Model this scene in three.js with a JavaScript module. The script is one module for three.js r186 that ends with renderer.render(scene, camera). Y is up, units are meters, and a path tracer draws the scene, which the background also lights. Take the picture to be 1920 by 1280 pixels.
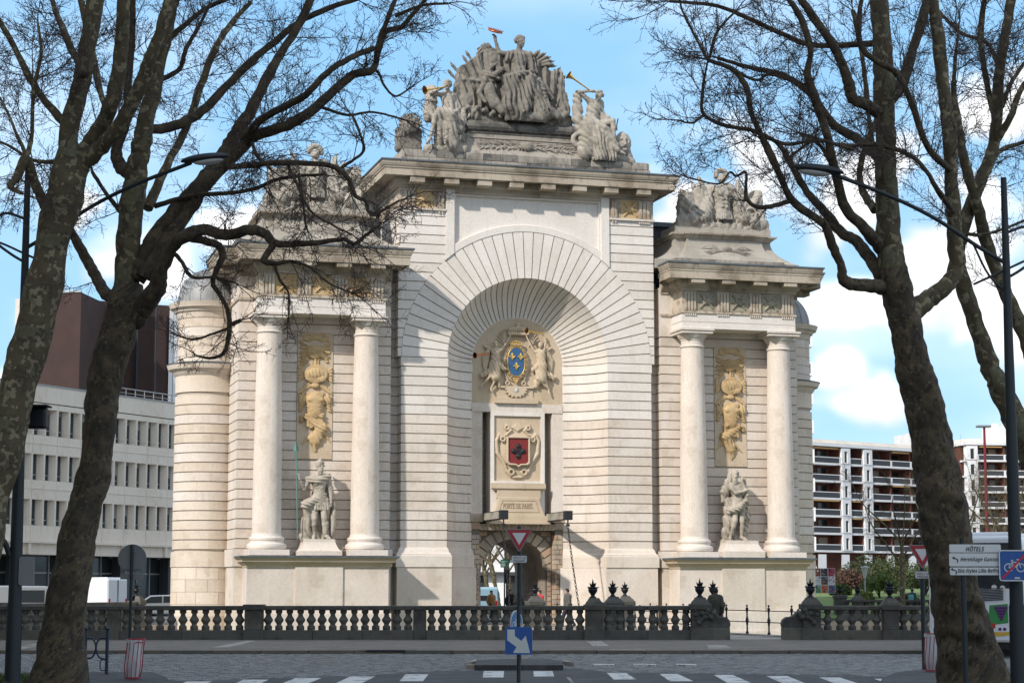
import * as THREE from 'three';
import { mergeGeometries, mergeVertices, toCreasedNormals } from 'three/addons/utils/BufferGeometryUtils.js';
import { RoundedBoxGeometry } from 'three/addons/geometries/RoundedBoxGeometry.js';
import { ImprovedNoise } from 'three/addons/math/ImprovedNoise.js';
import { FontLoader } from 'three/addons/loaders/FontLoader.js';
import { TextGeometry } from 'three/addons/geometries/TextGeometry.js';

// ------------------------------------------------------------------ camera
const scene = new THREE.Scene();
const camera = new THREE.PerspectiveCamera(2 * Math.atan(640 / 3750) * 180 / Math.PI, 1920 / 1280, 0.5, 3000);
const CAM_H = 1.65, PITCH = Math.atan(468 / 3750), FOCAL = 3750;
camera.position.set(0, CAM_H, 0);
camera.rotation.set(PITCH, 0, 0);
scene.add(camera);
const renderer = new THREE.WebGLRenderer({ antialias: true });
renderer.setSize(1024, 682);
renderer.toneMapping = THREE.LinearToneMapping;
renderer.toneMappingExposure = 1.84;
renderer.shadowMap.enabled = true;

// ------------------------------------------------------------------ sky
function mulberry(a) { return () => { a |= 0; a = a + 0x6D2B79F5 | 0; let t = Math.imul(a ^ a >>> 15, 1 | a); t = t + Math.imul(t ^ t >>> 7, 61 | t) ^ t; return ((t ^ t >>> 14) >>> 0) / 4294967296; }; }
const perlin = new ImprovedNoise();
function fbm3(x, y, z, o = 5) { let s = 0, a = 0.5, f = 1; for (let i = 0; i < o; i++) { s += a * perlin.noise(x * f, y * f, z * f + i * 7.3); a *= 0.5; f *= 2.03; } return s; }
const mix = (a, b, t) => a + (b - a) * t;
const sstep = (a, b, x) => { const t = Math.min(1, Math.max(0, (x - a) / (b - a))); return t * t * (3 - 2 * t); };
const SUN = new THREE.Vector3(-1.029, 1.12, 1.328).normalize();
const CLOUD = 0.74;
function makeSky() {
  const W = 2048, H = 1024, data = new Float32Array(W * H * 4);
  // cumulus banks seen in the photograph: azimuth (right of view), elevation, half widths, all degrees
  const banks = [[5.0, 11.0, 1.8, 1.8], [7.2, 12.0, 2.6, 2.2], [9.8, 10.8, 2.8, 2.6], [12.4, 9.8, 2.6, 2.4], [9.8, 8.3, 2.0, 0.8], [14.4, 6.6, 1.7, 2.3], [10.6, 5.3, 1.9, 0.9], [9.4, 6.1, 0.9, 0.6], [9.2, 3.5, 1.2, 0.6], [-10.8, 9.0, 2.8, 1.9], [-8.2, 10.2, 2.2, 1.1], [-12.8, 7.6, 2.2, 1.6], [-14.4, 5.4, 2.4, 1.8], [-12.6, 10.4, 1.2, 0.8], [14.6, 13.6, 2.2, 1.6]];
  for (let j = 0; j < H; j++) {
    const el = ((j + 0.5) / H - 0.5) * Math.PI;      // row 0 is the bottom
    const y = Math.sin(el), c = Math.cos(el);
    for (let i = 0; i < W; i++) {
      const lon = ((i + 0.5) / W - 0.5) * 2 * Math.PI;
      // three's equirect: u = atan2(z, x) / 2pi + 0.5
      const x = Math.cos(lon) * c, z = Math.sin(lon) * c;
      const k = (j * W + i) * 4;
      let r, g, b;
      const e = Math.max(0, y);
      const t = Math.pow(1 - e, 4.2);
      r = 0.135 + 0.20 * t; g = 0.315 + 0.21 * t; b = 0.56 + 0.10 * t;
      if (y > -0.02) {
        const azd = Math.atan2(x, -z) * 180 / Math.PI, eld = el * 180 / Math.PI;
        let m = -1, up = 0;
        for (const [a, q, ha, hq] of banks) { const da = (azd - a) / ha, dq = (eld - q) / hq; const v = 1 - Math.sqrt(da * da + dq * dq); if (v > m) { m = v; up = dq; } }
        const n = fbm3(x * 14, y * 20, z * 14, 7) * 0.9 + fbm3(x * 44, y * 60, z * 44 + 9, 5) * 0.35;
        // outside the view the broken cumulus is denser, cover added for neutral fill
        const wide = fbm3(x * 2.6 + 4, y * 5 + 2, z * 2.6, 4);
        const inView = sstep(22, 15, Math.abs(azd)) * sstep(23, 17, eld);
        let d = mix(0.2 + wide * 1.5 + n * 0.8, m * 0.95 + n * 1.55 - 0.2, inView);
        d = sstep(-0.06, 0.40, d) * 0.94;
        const thin = sstep(-0.15, 0.5, fbm3(x * 5 + 9, y * 18, z * 5 - 4, 5)) * 0.38 * sstep(0.6, 0.05, y);
        const shade = 0.6 + 0.3 * sstep(-0.35, 0.45, n + m * 0.25) + mix(0.14, 0.26 * sstep(-0.7, 0.5, up + n), inView) + 0.16 * fbm3(x * 60, y * 80, z * 60, 4);
        const cr = CLOUD * shade * 1.01, cg = CLOUD * shade, cb = CLOUD * 1.0 * shade;
        r += (0.85 - r) * thin; g += (0.86 - g) * thin; b += (0.88 - b) * thin;
        r += (cr - r) * d; g += (cg - g) * d; b += (cb - b) * d;
      } else { r = 0.2; g = 0.19; b = 0.17; }
      data[k] = r; data[k + 1] = g; data[k + 2] = b; data[k + 3] = 1;
    }
  }
  const tx = new THREE.DataTexture(data, W, H, THREE.RGBAFormat, THREE.FloatType);
  tx.mapping = THREE.EquirectangularReflectionMapping; tx.magFilter = THREE.LinearFilter; tx.minFilter = THREE.LinearFilter;
  tx.wrapS = THREE.RepeatWrapping; tx.needsUpdate = true;
  return tx;
}
const skyTex = makeSky();
scene.background = skyTex; scene.environment = skyTex;
scene.environmentIntensity = 1; scene.backgroundIntensity = 1;

// ------------------------------------------------------------------ sun
const sun = new THREE.DirectionalLight(new THREE.Color(1, 0.925, 0.825), 2.35);
sun.position.set(0, 0, -70).addScaledVector(SUN, 200); sun.target.position.set(0, 0, -70);
sun.castShadow = true; sun.shadow.mapSize.set(4096, 4096); sun.shadow.radius = 3; sun.shadow.bias = -0.0005;
Object.assign(sun.shadow.camera, { left: -80, right: 80, top: 90, bottom: -60, near: 1, far: 600 });
scene.add(sun, sun.target);

// ------------------------------------------------------------------ helpers
const R = mulberry(20240417);
const rr = (a, b) => a + (b - a) * R();
const pick = a => a[Math.floor(R() * a.length)];
const V3 = (x, y, z) => new THREE.Vector3(x, y, z);
const taken = {};
function numbered(n) { if (!(n in taken)) { taken[n] = 0; return n; } taken[n]++; return n + '_' + String(taken[n]).padStart(3, '0'); }
const cs = Math.cos(PITCH), sn = Math.sin(PITCH);
// a point of the place from the sight line through (px, py) of the 1920x1280 survey picture and its distance in metres
function at(px, py, d) { const x = (px - 960) / FOCAL, y = -(py - 640) / FOCAL; const ry = y * cs + sn, rz = y * sn - cs, k = d / -rz; return V3(x * k, CAM_H + ry * k, -d); }
function tag(o, label, category, group, kind) { o.userData.label = label; if (category) o.userData.category = category; if (group) o.userData.group = group; if (kind) o.userData.kind = kind; return o; }
function thing(name, label, category, pos = [0, 0, 0], turn = 0, group) {
  const o = new THREE.Group(); o.name = numbered(name); o.position.set(...pos); o.rotation.y = turn; scene.add(o); tag(o, label, category, group); return o;
}
function mesh(name, geo, mat, parent) { const m = new THREE.Mesh(geo, mat); m.name = parent ? name : numbered(name); m.castShadow = m.receiveShadow = true; (parent || scene).add(m); return m; }
function structure(name, geo, mat, label, parent) { const m = mesh(name, geo, mat, parent); if (!parent) { m.userData.kind = 'structure'; if (label) m.userData.label = label; } return m; }
function copyThing(src, label, pos, turn) { const c = src.clone(); c.name = numbered(src.name.replace(/_\d\d\d$/, '')); c.userData = { ...src.userData, label }; if (pos) c.position.set(...pos); if (turn !== undefined) c.rotation.y = turn; scene.add(c); return c; }
function subgroup(name, parent, pos) { const g = new THREE.Group(); g.name = name; parent.add(g); if (pos) g.position.set(...pos); return g; }
// box-projected uv in metres
function uvm(geo) {
  let g = geo.index ? geo.toNonIndexed() : geo;
  if (!g.attributes.normal) g.computeVertexNormals();
  const p = g.attributes.position, n = p.count, uv = new Float32Array(n * 2);
  const a = V3(), b = V3(), c = V3(), e = V3(), f = V3();
  for (let i = 0; i < n; i += 3) {
    a.fromBufferAttribute(p, i); b.fromBufferAttribute(p, i + 1); c.fromBufferAttribute(p, i + 2);
    e.subVectors(b, a); f.subVectors(c, a); e.cross(f);
    const ax = Math.abs(e.x), ay = Math.abs(e.y), az = Math.abs(e.z);
    for (let k = 0; k < 3; k++) {
      const x = p.getX(i + k), y = p.getY(i + k), z = p.getZ(i + k);
      let u, v; if (az >= ax && az >= ay) { u = x; v = y; } else if (ax >= ay) { u = z + 3.7; v = y; } else { u = x; v = z; }
      uv[(i + k) * 2] = u; uv[(i + k) * 2 + 1] = v;
    }
  }
  g.setAttribute('uv', new THREE.BufferAttribute(uv, 2));
  return g;
}
function clean(g) { const o = g.index ? g.toNonIndexed() : g; for (const k of Object.keys(o.attributes)) if (!['position', 'normal', 'uv'].includes(k)) o.deleteAttribute(k); if (!o.attributes.uv) uvm(o); if (!o.attributes.normal) o.computeVertexNormals(); return o; }
function join(list) { return mergeGeometries(list.map(clean)); }
function box(w, h, d, x = 0, y = 0, z = 0) { const g = new THREE.BoxGeometry(w, h, d); g.translate(x, y, z); return uvm(g); }
// box given by its limits
function bx(x0, x1, y0, y1, z0, z1) { return box(Math.abs(x1 - x0), y1 - y0, Math.abs(z1 - z0), (x0 + x1) / 2, (y0 + y1) / 2, (z0 + z1) / 2); }
function rbox(w, h, d, r, x = 0, y = 0, z = 0, s = 1) { const g = new RoundedBoxGeometry(w, h, d, s, r); g.translate(x, y, z); return uvm(g); }
function rbx(x0, x1, y0, y1, z0, z1, r = 0.02) { return rbox(Math.abs(x1 - x0), y1 - y0, Math.abs(z1 - z0), r, (x0 + x1) / 2, (y0 + y1) / 2, (z0 + z1) / 2); }
function cyl(r0, r1, h, x, y, z, n = 16) { const g = new THREE.CylinderGeometry(r1, r0, h, n); g.translate(x, y + h / 2, z); return g; }
function lathe(pts, n = 24, x = 0, y = 0, z = 0) { let g = new THREE.LatheGeometry(pts.map(p => new THREE.Vector2(p[0], p[1])), n); const R0 = Math.max(...pts.map(p => p[0])), uv = g.attributes.uv, P = g.attributes.position; for (let i = 0; i < uv.count; i++) uv.setXY(i, uv.getX(i) * 6.283 * R0, P.getY(i)); g = toCreasedNormals(g, n < 14 ? 0.72 : 0.5); g.translate(x, y, z); return g; }
// polygon in plan (x,z) raised from y0 to y1
function prism(poly, y0, y1) { const s = new THREE.Shape(poly.map(p => new THREE.Vector2(p[0], -p[1]))); const g = new THREE.ExtrudeGeometry(s, { depth: y1 - y0, bevelEnabled: false }); g.rotateX(-Math.PI / 2); g.translate(0, y0, 0); return uvm(g); }
// polygon in elevation (x,y) with thickness from z0 to z1
function slab(poly, z0, z1, bev = 0, holes) { const s = new THREE.Shape(poly.map(p => new THREE.Vector2(p[0], p[1]))); if (holes) for (const h of holes) s.holes.push(new THREE.Path(h.map(p => new THREE.Vector2(p[0], p[1])))); const g = new THREE.ExtrudeGeometry(s, { depth: z1 - z0 - 2 * bev, bevelEnabled: bev > 0, bevelSize: bev, bevelThickness: bev, bevelSegments: 1, bevelOffset: -bev, curveSegments: 8 }); g.translate(0, 0, z0 + bev); return uvm(g); }
// moulding: profile [out, y] swept along a plan path [x, z]; outward is to the right of the walking direction seen from above with z toward the viewer
function sweep(path, prof, caps = true) {
  const n = path.length, m = prof.length, P = [];
  for (let i = 0; i < n; i++) {
    const a = path[Math.max(0, i - 1)], b = path[i], c = path[Math.min(n - 1, i + 1)];
    let d1 = [b[0] - a[0], b[1] - a[1]], d2 = [c[0] - b[0], c[1] - b[1]];
    if (i === 0) d1 = d2; if (i === n - 1) d2 = d1;
    const l1 = Math.hypot(...d1), l2 = Math.hypot(...d2);
    const n1 = [-d1[1] / l1, d1[0] / l1], n2 = [-d2[1] / l2, d2[0] / l2];
    const k = 1 + n1[0] * n2[0] + n1[1] * n2[1];
    const mx = (n1[0] + n2[0]) / k, mz = (n1[1] + n2[1]) / k;
    P.push(prof.map(p => [b[0] + mx * p[0], p[1], b[1] + mz * p[0]]));
  }
  const v = [];
  const q = (a, b, c, d) => v.push(...a, ...b, ...c, ...a, ...c, ...d);
  for (let i = 0; i < n - 1; i++) for (let j = 0; j < m - 1; j++) q(P[i][j], P[i + 1][j], P[i + 1][j + 1], P[i][j + 1]);
  if (caps) for (const [i, rev] of [[0, 0], [n - 1, 1]]) {
    const tri = THREE.ShapeUtils.triangulateShape(prof.map(p => new THREE.Vector2(p[0], p[1])), []);
    for (const t of tri) { const o = rev ? [t[0], t[1], t[2]] : [t[2], t[1], t[0]]; for (const k of o) v.push(...P[i][k]); }
  }
  const g = new THREE.BufferGeometry(); g.setAttribute('position', new THREE.Float32BufferAttribute(v, 3)); g.computeVertexNormals(); return uvm(g);
}
// round bar along points [Vector3] with radii, parallel-transport frames
function tube(pts, rad, sides = 6, cap = true) {
  const n = pts.length, v = [], nn = [], uv = [], idx = []; const T = V3(), Nn = V3(), B = V3(); let prev = null; let L = 0;
  for (let i = 0; i < n; i++) {
    T.subVectors(pts[Math.min(n - 1, i + 1)], pts[Math.max(0, i - 1)]); if (T.lengthSq() < 1e-12) T.set(0, 1, 0); T.normalize();
    if (!prev) { Nn.set(Math.abs(T.y) < 0.9 ? 0 : 1, Math.abs(T.y) < 0.9 ? 1 : 0, 0); } else Nn.copy(prev);
    Nn.addScaledVector(T, -Nn.dot(T)).normalize(); prev = prev || V3(); prev.copy(Nn); B.crossVectors(T, Nn);
    if (i) L += pts[i].distanceTo(pts[i - 1]);
    const r = Array.isArray(rad) ? rad[i] : rad;
    for (let k = 0; k <= sides; k++) { const a = k / sides * Math.PI * 2, c = Math.cos(a), s = Math.sin(a); const x = Nn.x * c + B.x * s, y = Nn.y * c + B.y * s, z = Nn.z * c + B.z * s; v.push(pts[i].x + x * r, pts[i].y + y * r, pts[i].z + z * r); nn.push(x, y, z); uv.push(k / sides * 6.283 * r, L); }
  }
  const w = sides + 1;
  for (let i = 0; i < n - 1; i++) for (let k = 0; k < sides; k++) { const a = i * w + k, b = a + w; idx.push(a, a + 1, b, a + 1, b + 1, b); }
  if (cap) for (const i of [0, n - 1]) { const c0 = v.length / 3; v.push(pts[i].x, pts[i].y, pts[i].z); const s = i ? 1 : -1; T.subVectors(pts[i ? n - 1 : 1], pts[i ? n - 2 : 0]).normalize().multiplyScalar(s); nn.push(T.x, T.y, T.z); uv.push(0, L); for (let k = 0; k < sides; k++) i ? idx.push(c0, i * w + k, i * w + k + 1) : idx.push(c0, k + 1, k); }
  const g = new THREE.BufferGeometry(); g.setAttribute('position', new THREE.Float32BufferAttribute(v, 3)); g.setAttribute('normal', new THREE.Float32BufferAttribute(nn, 3)); g.setAttribute('uv', new THREE.Float32BufferAttribute(uv, 2)); g.setIndex(idx); return g;
}
const bar = (a, b, r, s = 6) => tube([V3(...a), V3(...b)], r, s);
// smooth curve through points
function curvePts(pts, n) { return new THREE.CatmullRomCurve3(pts.map(p => p.isVector3 ? p : V3(...p))).getPoints(n); }

// ------------------------------------------------------------------ carved forms: signed distances on a grid, meshed with surface nets
class Carve {
  constructor(min, max, cell) {
    this.min = min; this.c = cell; this.n = [0, 1, 2].map(i => Math.ceil((max[i] - min[i]) / cell) + 1);
    this.f = new Float32Array(this.n[0] * this.n[1] * this.n[2]).fill(1e3);
  }
  each(lo, hi, fn) {
    const { min, c, n, f } = this, a = [], b = [];
    for (let i = 0; i < 3; i++) { a[i] = Math.max(0, Math.floor((lo[i] - min[i]) / c)); b[i] = Math.min(n[i] - 1, Math.ceil((hi[i] - min[i]) / c)); }
    for (let k = a[2]; k <= b[2]; k++) for (let j = a[1]; j <= b[1]; j++) { let o = (k * n[1] + j) * n[0] + a[0]; for (let i = a[0]; i <= b[0]; i++, o++) f[o] = fn(f[o], min[0] + i * c, min[1] + j * c, min[2] + k * c); }
  }
  put(lo, hi, k, d, sub) {
    const m = k + this.c * 3, L = lo.map(v => v - m), H = hi.map(v => v + m);
    if (sub) this.each(L, H, (f, x, y, z) => { const e = -d(x, y, z); if (k <= 0) return Math.max(f, e); const h = Math.max(k - Math.abs(f - e), 0) / k; return Math.max(f, e) + h * h * k * 0.25; });
    else this.each(L, H, (f, x, y, z) => { const e = d(x, y, z); if (k <= 0) return Math.min(f, e); const h = Math.max(k - Math.abs(f - e), 0) / k; return Math.min(f, e) - h * h * k * 0.25; });
    return this;
  }
  // tapered limb from a to b
  limb(a, b, r0, r1, k = 0.05, fold) {
    const R = Math.max(r0, r1), ab = [b[0] - a[0], b[1] - a[1], b[2] - a[2]], l2 = ab[0] ** 2 + ab[1] ** 2 + ab[2] ** 2 || 1e-9;
    return this.put([0, 1, 2].map(i => Math.min(a[i], b[i]) - R), [0, 1, 2].map(i => Math.max(a[i], b[i]) + R), k, (x, y, z) => {
      const px = x - a[0], py = y - a[1], pz = z - a[2]; let t = (px * ab[0] + py * ab[1] + pz * ab[2]) / l2; t = t < 0 ? 0 : t > 1 ? 1 : t;
      const d = Math.hypot(px - ab[0] * t, py - ab[1] * t, pz - ab[2] * t) - (r0 + (r1 - r0) * t); return fold ? d + fold(x, y, z, t) : d;
    });
  }
  chain(pts, k = 0.04, fold) { for (let i = 0; i < pts.length - 1; i++) this.limb(pts[i], pts[i + 1], pts[i][3], pts[i + 1][3], k, fold); return this; }
  ball(c, r, k = 0.05, fold) {
    const rad = Array.isArray(r) ? r : [r, r, r], m = Math.min(...rad);
    return this.put(c.map((v, i) => v - rad[i]), c.map((v, i) => v + rad[i]), k, (x, y, z) => { const q = Math.hypot((x - c[0]) / rad[0], (y - c[1]) / rad[1], (z - c[2]) / rad[2]); const d = (q - 1) * m; return fold ? d + fold(x, y, z) : d; });
  }
  block(c, h, k = 0.03, r = 0.02, fold) {
    return this.put(c.map((v, i) => v - h[i]), c.map((v, i) => v + h[i]), k, (x, y, z) => { const a = Math.abs(x - c[0]) - h[0] + r, b = Math.abs(y - c[1]) - h[1] + r, e = Math.abs(z - c[2]) - h[2] + r; const d = Math.hypot(Math.max(a, 0), Math.max(b, 0), Math.max(e, 0)) + Math.min(Math.max(a, b, e), 0) - r; return fold ? d + fold(x, y, z) : d; });
  }
  ring(c, R0, r, k = 0.03, sy = 1) { return this.put([c[0] - R0 - r, c[1] - R0 * sy - r, c[2] - r], [c[0] + R0 + r, c[1] + R0 * sy + r, c[2] + r], k, (x, y, z) => Math.hypot(Math.hypot(x - c[0], (y - c[1]) / sy) - R0, z - c[2]) - r); }
  cut(c, r, k = 0.03) { const rad = Array.isArray(r) ? r : [r, r, r], m = Math.min(...rad); return this.put(c.map((v, i) => v - rad[i]), c.map((v, i) => v + rad[i]), k, (x, y, z) => (Math.hypot((x - c[0]) / rad[0], (y - c[1]) / rad[1], (z - c[2]) / rad[2]) - 1) * m, true); }
  rough(amp, freq) { const { min, c, n, f } = this; let o = 0; for (let k = 0; k < n[2]; k++) for (let j = 0; j < n[1]; j++) for (let i = 0; i < n[0]; i++, o++) if (Math.abs(f[o]) < c * 3) f[o] += amp * perlin.noise((min[0] + i * c) * freq + 3, (min[1] + j * c) * freq, (min[2] + k * c) * freq + 11); return this; }
  build() {
    const { n, f, c, min } = this, [nx, ny, nz] = n, sy = nx, sz = nx * ny, id = new Int32Array(f.length).fill(-1), pos = [], idx = [];
    const co = [0, 1, sy, sy + 1, sz, sz + 1, sz + sy, sz + sy + 1], ed = [[0, 1], [2, 3], [4, 5], [6, 7], [0, 2], [1, 3], [4, 6], [5, 7], [0, 4], [1, 5], [2, 6], [3, 7]];
    for (let k = 0; k < nz - 1; k++) for (let j = 0; j < ny - 1; j++) for (let i = 0; i < nx - 1; i++) {
      const o = k * sz + j * sy + i; let mask = 0; for (let q = 0; q < 8; q++) if (f[o + co[q]] < 0) mask |= 1 << q;
      if (mask === 0 || mask === 255) continue;
      let x = 0, y = 0, z = 0, m = 0;
      for (const [a, b] of ed) { const A = mask >> a & 1, B = mask >> b & 1; if (A === B) continue; const fa = f[o + co[a]], fb = f[o + co[b]], t = fa / (fa - fb); x += (a & 1) + ((b & 1) - (a & 1)) * t; y += (a >> 1 & 1) + ((b >> 1 & 1) - (a >> 1 & 1)) * t; z += (a >> 2) + ((b >> 2) - (a >> 2)) * t; m++; }
      id[o] = pos.length / 3; pos.push(min[0] + (i + x / m) * c, min[1] + (j + y / m) * c, min[2] + (k + z / m) * c);
    }
    const quad = (a, b, d, e, flip) => { if (a < 0 || b < 0 || d < 0 || e < 0) return; flip ? idx.push(a, e, d, a, d, b) : idx.push(a, b, d, a, d, e); };
    for (let k = 1; k < nz - 1; k++) for (let j = 1; j < ny - 1; j++) for (let i = 1; i < nx - 1; i++) {
      const o = k * sz + j * sy + i, s = f[o] < 0;
      if (s !== f[o + 1] < 0) quad(id[o - sy - sz], id[o - sz], id[o], id[o - sy], !s);
      if (s !== f[o + sy] < 0) quad(id[o - 1 - sz], id[o - 1], id[o], id[o - sz], !s);
      if (s !== f[o + sz] < 0) quad(id[o - 1 - sy], id[o - sy], id[o], id[o - 1], !s);
    }
    const g = new THREE.BufferGeometry(); g.setAttribute('position', new THREE.Float32BufferAttribute(pos, 3)); g.setIndex(idx); g.computeVertexNormals();
    const uv = new Float32Array(pos.length / 3 * 2), N = g.attributes.normal;
    for (let i = 0; i < uv.length / 2; i++) { const ax = Math.abs(N.getX(i)), az = Math.abs(N.getZ(i)); uv[i * 2] = pos[i * 3] * 0.8 + pos[i * 3 + 2] * 0.6; uv[i * 2 + 1] = pos[i * 3 + 1]; }
    g.setAttribute('uv', new THREE.BufferAttribute(uv, 2));
    return g;
  }
}

// ------------------------------------------------------------------ materials
function lattice(seed) { const r = mulberry(seed), a = new Float32Array(65536); for (let i = 0; i < 65536; i++) a[i] = r(); return a; }
const LAT = lattice(77);
function vn(x, y, per, s) { // periodic value noise
  const xi = Math.floor(x), yi = Math.floor(y); let fx = x - xi, fy = y - yi; fx = fx * fx * (3 - 2 * fx); fy = fy * fy * (3 - 2 * fy);
  const X0 = ((xi % per) + per) % per, X1 = (X0 + 1) % per, Y0 = ((yi % per) + per) % per, Y1 = (Y0 + 1) % per;
  const h = (a, b) => LAT[(a * 73 + b * 157 * 3 + s * 911 + a * b * 13) & 65535];
  const p = h(X0, Y0), q = h(X1, Y0), u = h(X0, Y1), w = h(X1, Y1);
  return p + (q - p) * fx + (u - p) * fy + (p - q - u + w) * fx * fy;
}
function pfbm(u, v, per, s, oct = 5, sx = 1) { let a = 0.5, t = 0, w = 0, p = per; for (let i = 0; i < oct; i++) { t += a * vn(u * p * sx, v * p, p * Math.max(1, sx), s + i * 17); w += a; a *= 0.55; p *= 2; } return t / w; }
function tex(size, fn, metres, srgb = true) {
  const d = new Uint8Array(size * size * 4);
  for (let j = 0; j < size; j++) for (let i = 0; i < size; i++) { const c = fn(i / size, j / size), k = (j * size + i) * 4; for (let q = 0; q < 3; q++) { let v = c[q]; if (srgb) v = v <= 0.0031308 ? v * 12.92 : 1.055 * Math.pow(Math.max(v, 0), 1 / 2.4) - 0.055; d[k + q] = Math.max(0, Math.min(255, v * 255)); } d[k + 3] = 255; }
  const t = new THREE.DataTexture(d, size, size); t.wrapS = t.wrapT = THREE.RepeatWrapping; t.magFilter = THREE.LinearFilter; t.minFilter = THREE.LinearMipmapLinearFilter; t.generateMipmaps = true; t.colorSpace = srgb ? THREE.SRGBColorSpace : THREE.NoColorSpace;
  if (metres) t.repeat.set(1 / metres, 1 / metres); t.needsUpdate = true; return t;
}
const mix3 = (a, b, t) => [mix(a[0], b[0], t), mix(a[1], b[1], t), mix(a[2], b[2], t)];
// stone: two tones, a stain tone with its own outline, vertical run marks, fine grain
function stoneTex(A, B, S, o = {}) {
  const { size = 512, metres = 6, stain = 0.3, run = 0.2, seed = 1, grain = 0.08, edge = 0.12 } = o;
  return tex(size, (u, v) => {
    const big = pfbm(u, v, 3, seed, 5), mid = pfbm(u, v, 12, seed + 5, 4), fine = pfbm(u, v, 96, seed + 9, 2);
    let c = mix3(A, B, sstep(0.35, 0.65, big));
    const st = sstep(0.56, 0.56 + edge, mid * 0.6 + big * 0.4 + (stain - 0.3) * 0.5); c = mix3(c, S, st * stain * 1.6);
    const rn = sstep(0.52, 0.75, pfbm(u, v * 0.999, 4, seed + 21, 4, 12)) * sstep(0.4, 0.62, pfbm(u, v, 5, seed + 33, 3)); c = mix3(c, S, rn * run);
    const g = 1 + (fine - 0.5) * 2 * grain; return [c[0] * g, c[1] * g, c[2] * g];
  }, metres);
}
const bumpTex = tex(256, (u, v) => { const a = pfbm(u, v, 16, 3, 4); return [a, a, a]; }, 1.2, false);
const bumpCoarse = tex(256, (u, v) => { const a = pfbm(u, v, 8, 5, 5); return [a, a, a]; }, 3, false);
function mat(o) { return new THREE.MeshStandardMaterial({ roughness: 0.9, metalness: 0, ...o }); }
function stone(A, B, S, o = {}, m = {}) { return mat({ map: stoneTex(A, B, S, o), bumpMap: bumpTex, bumpScale: 0.006, roughness: 0.88, ...m }); }
function tinted(m, r, g, b) { const c = m.clone(); c.color.r *= r; c.color.g *= g; c.color.b *= b; return c; }
const flat = (r, g, b, o = {}) => mat({ color: new THREE.Color().setRGB(r, g, b), ...o });
const M = {};
M.cream = stone([0.66, 0.597, 0.54], [0.61, 0.54, 0.475], [0.46, 0.39, 0.325], { seed: 1, stain: 0.27, run: 0.32 });
M.white = stone([0.70, 0.658, 0.615], [0.655, 0.607, 0.557], [0.51, 0.455, 0.40], { seed: 4, stain: 0.2, run: 0.24 });
M.creams = [M.cream, tinted(M.cream, 1.04, 1.03, 1.02), tinted(M.cream, 0.95, 0.94, 0.92), tinted(M.cream, 1.0, 0.985, 0.96)];
M.whites = [M.white, tinted(M.white, 1.03, 1.03, 1.03), tinted(M.white, 0.965, 0.96, 0.95)];
M.warm = stone([0.64, 0.56, 0.475], [0.585, 0.50, 0.41], [0.44, 0.36, 0.28], { seed: 7, stain: 0.28, run: 0.2 });
M.warms = [M.warm, tinted(M.warm, 1.06, 1.06, 1.06), tinted(M.warm, 0.93, 0.92, 0.9), tinted(M.warm, 1.02, 0.97, 0.92)];
M.ochre = stone([0.52, 0.375, 0.205], [0.445, 0.31, 0.16], [0.32, 0.215, 0.11], { seed: 9, stain: 0.35, run: 0.1, metres: 3 });
M.tan = stone([0.55, 0.45, 0.335], [0.495, 0.40, 0.285], [0.38, 0.295, 0.20], { seed: 12, stain: 0.25, run: 0.15, metres: 4 });
M.weather = stone([0.33, 0.30, 0.26], [0.25, 0.228, 0.195], [0.11, 0.10, 0.088], { seed: 14, stain: 0.42, run: 0.55, metres: 4, edge: 0.2 });
M.weatherDark = stone([0.20, 0.185, 0.165], [0.14, 0.13, 0.118], [0.07, 0.068, 0.062], { seed: 15, stain: 0.5, run: 0.5, metres: 3 });
M.cornice = stone([0.45, 0.39, 0.315], [0.35, 0.295, 0.23], [0.16, 0.125, 0.092], { seed: 18, stain: 0.4, run: 0.6, metres: 5, edge: 0.2 });
M.frieze = stone([0.50, 0.435, 0.35], [0.40, 0.345, 0.275], [0.27, 0.20, 0.14], { seed: 21, stain: 0.45, run: 0.3, metres: 3 });
M.sculpt = stone([0.235, 0.215, 0.185], [0.17, 0.156, 0.135], [0.085, 0.078, 0.07], { seed: 23, stain: 0.4, run: 0.3, metres: 3, edge: 0.25 });
M.sculptPale = stone([0.36, 0.33, 0.285], [0.28, 0.255, 0.215], [0.16, 0.14, 0.118], { seed: 25, stain: 0.35, run: 0.25, metres: 3, edge: 0.25 });
M.statue = stone([0.44, 0.39, 0.33], [0.35, 0.31, 0.255], [0.18, 0.15, 0.12], { seed: 27, stain: 0.4, run: 0.3, metres: 2, edge: 0.25 });
M.blue = stone([0.105, 0.10, 0.088], [0.074, 0.070, 0.062], [0.040, 0.039, 0.036], { seed: 29, stain: 0.45, run: 0.35, metres: 2.5, edge: 0.25 });
M.blues = [M.blue, tinted(M.blue, 1.15, 1.13, 1.08), tinted(M.blue, 0.85, 0.86, 0.88)];
M.lead = stone([0.115, 0.135, 0.15], [0.085, 0.10, 0.115], [0.16, 0.17, 0.17], { seed: 31, stain: 0.3, run: 0.2, metres: 3 }, { roughness: 0.6, metalness: 0.2 });
M.dome = stone([0.24, 0.245, 0.25], [0.17, 0.18, 0.185], [0.33, 0.33, 0.32], { seed: 32, stain: 0.35, run: 0.6, metres: 3 }, { roughness: 0.55, metalness: 0.2 });
M.slate = stone([0.055, 0.058, 0.072], [0.04, 0.043, 0.055], [0.08, 0.08, 0.085], { seed: 34, stain: 0.3, run: 0.1, metres: 2 }, { roughness: 0.7 });
M.brickGrey = stone([0.43, 0.36, 0.285], [0.36, 0.30, 0.24], [0.25, 0.20, 0.16], { seed: 36, stain: 0.35, run: 0.1, metres: 3 });
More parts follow.
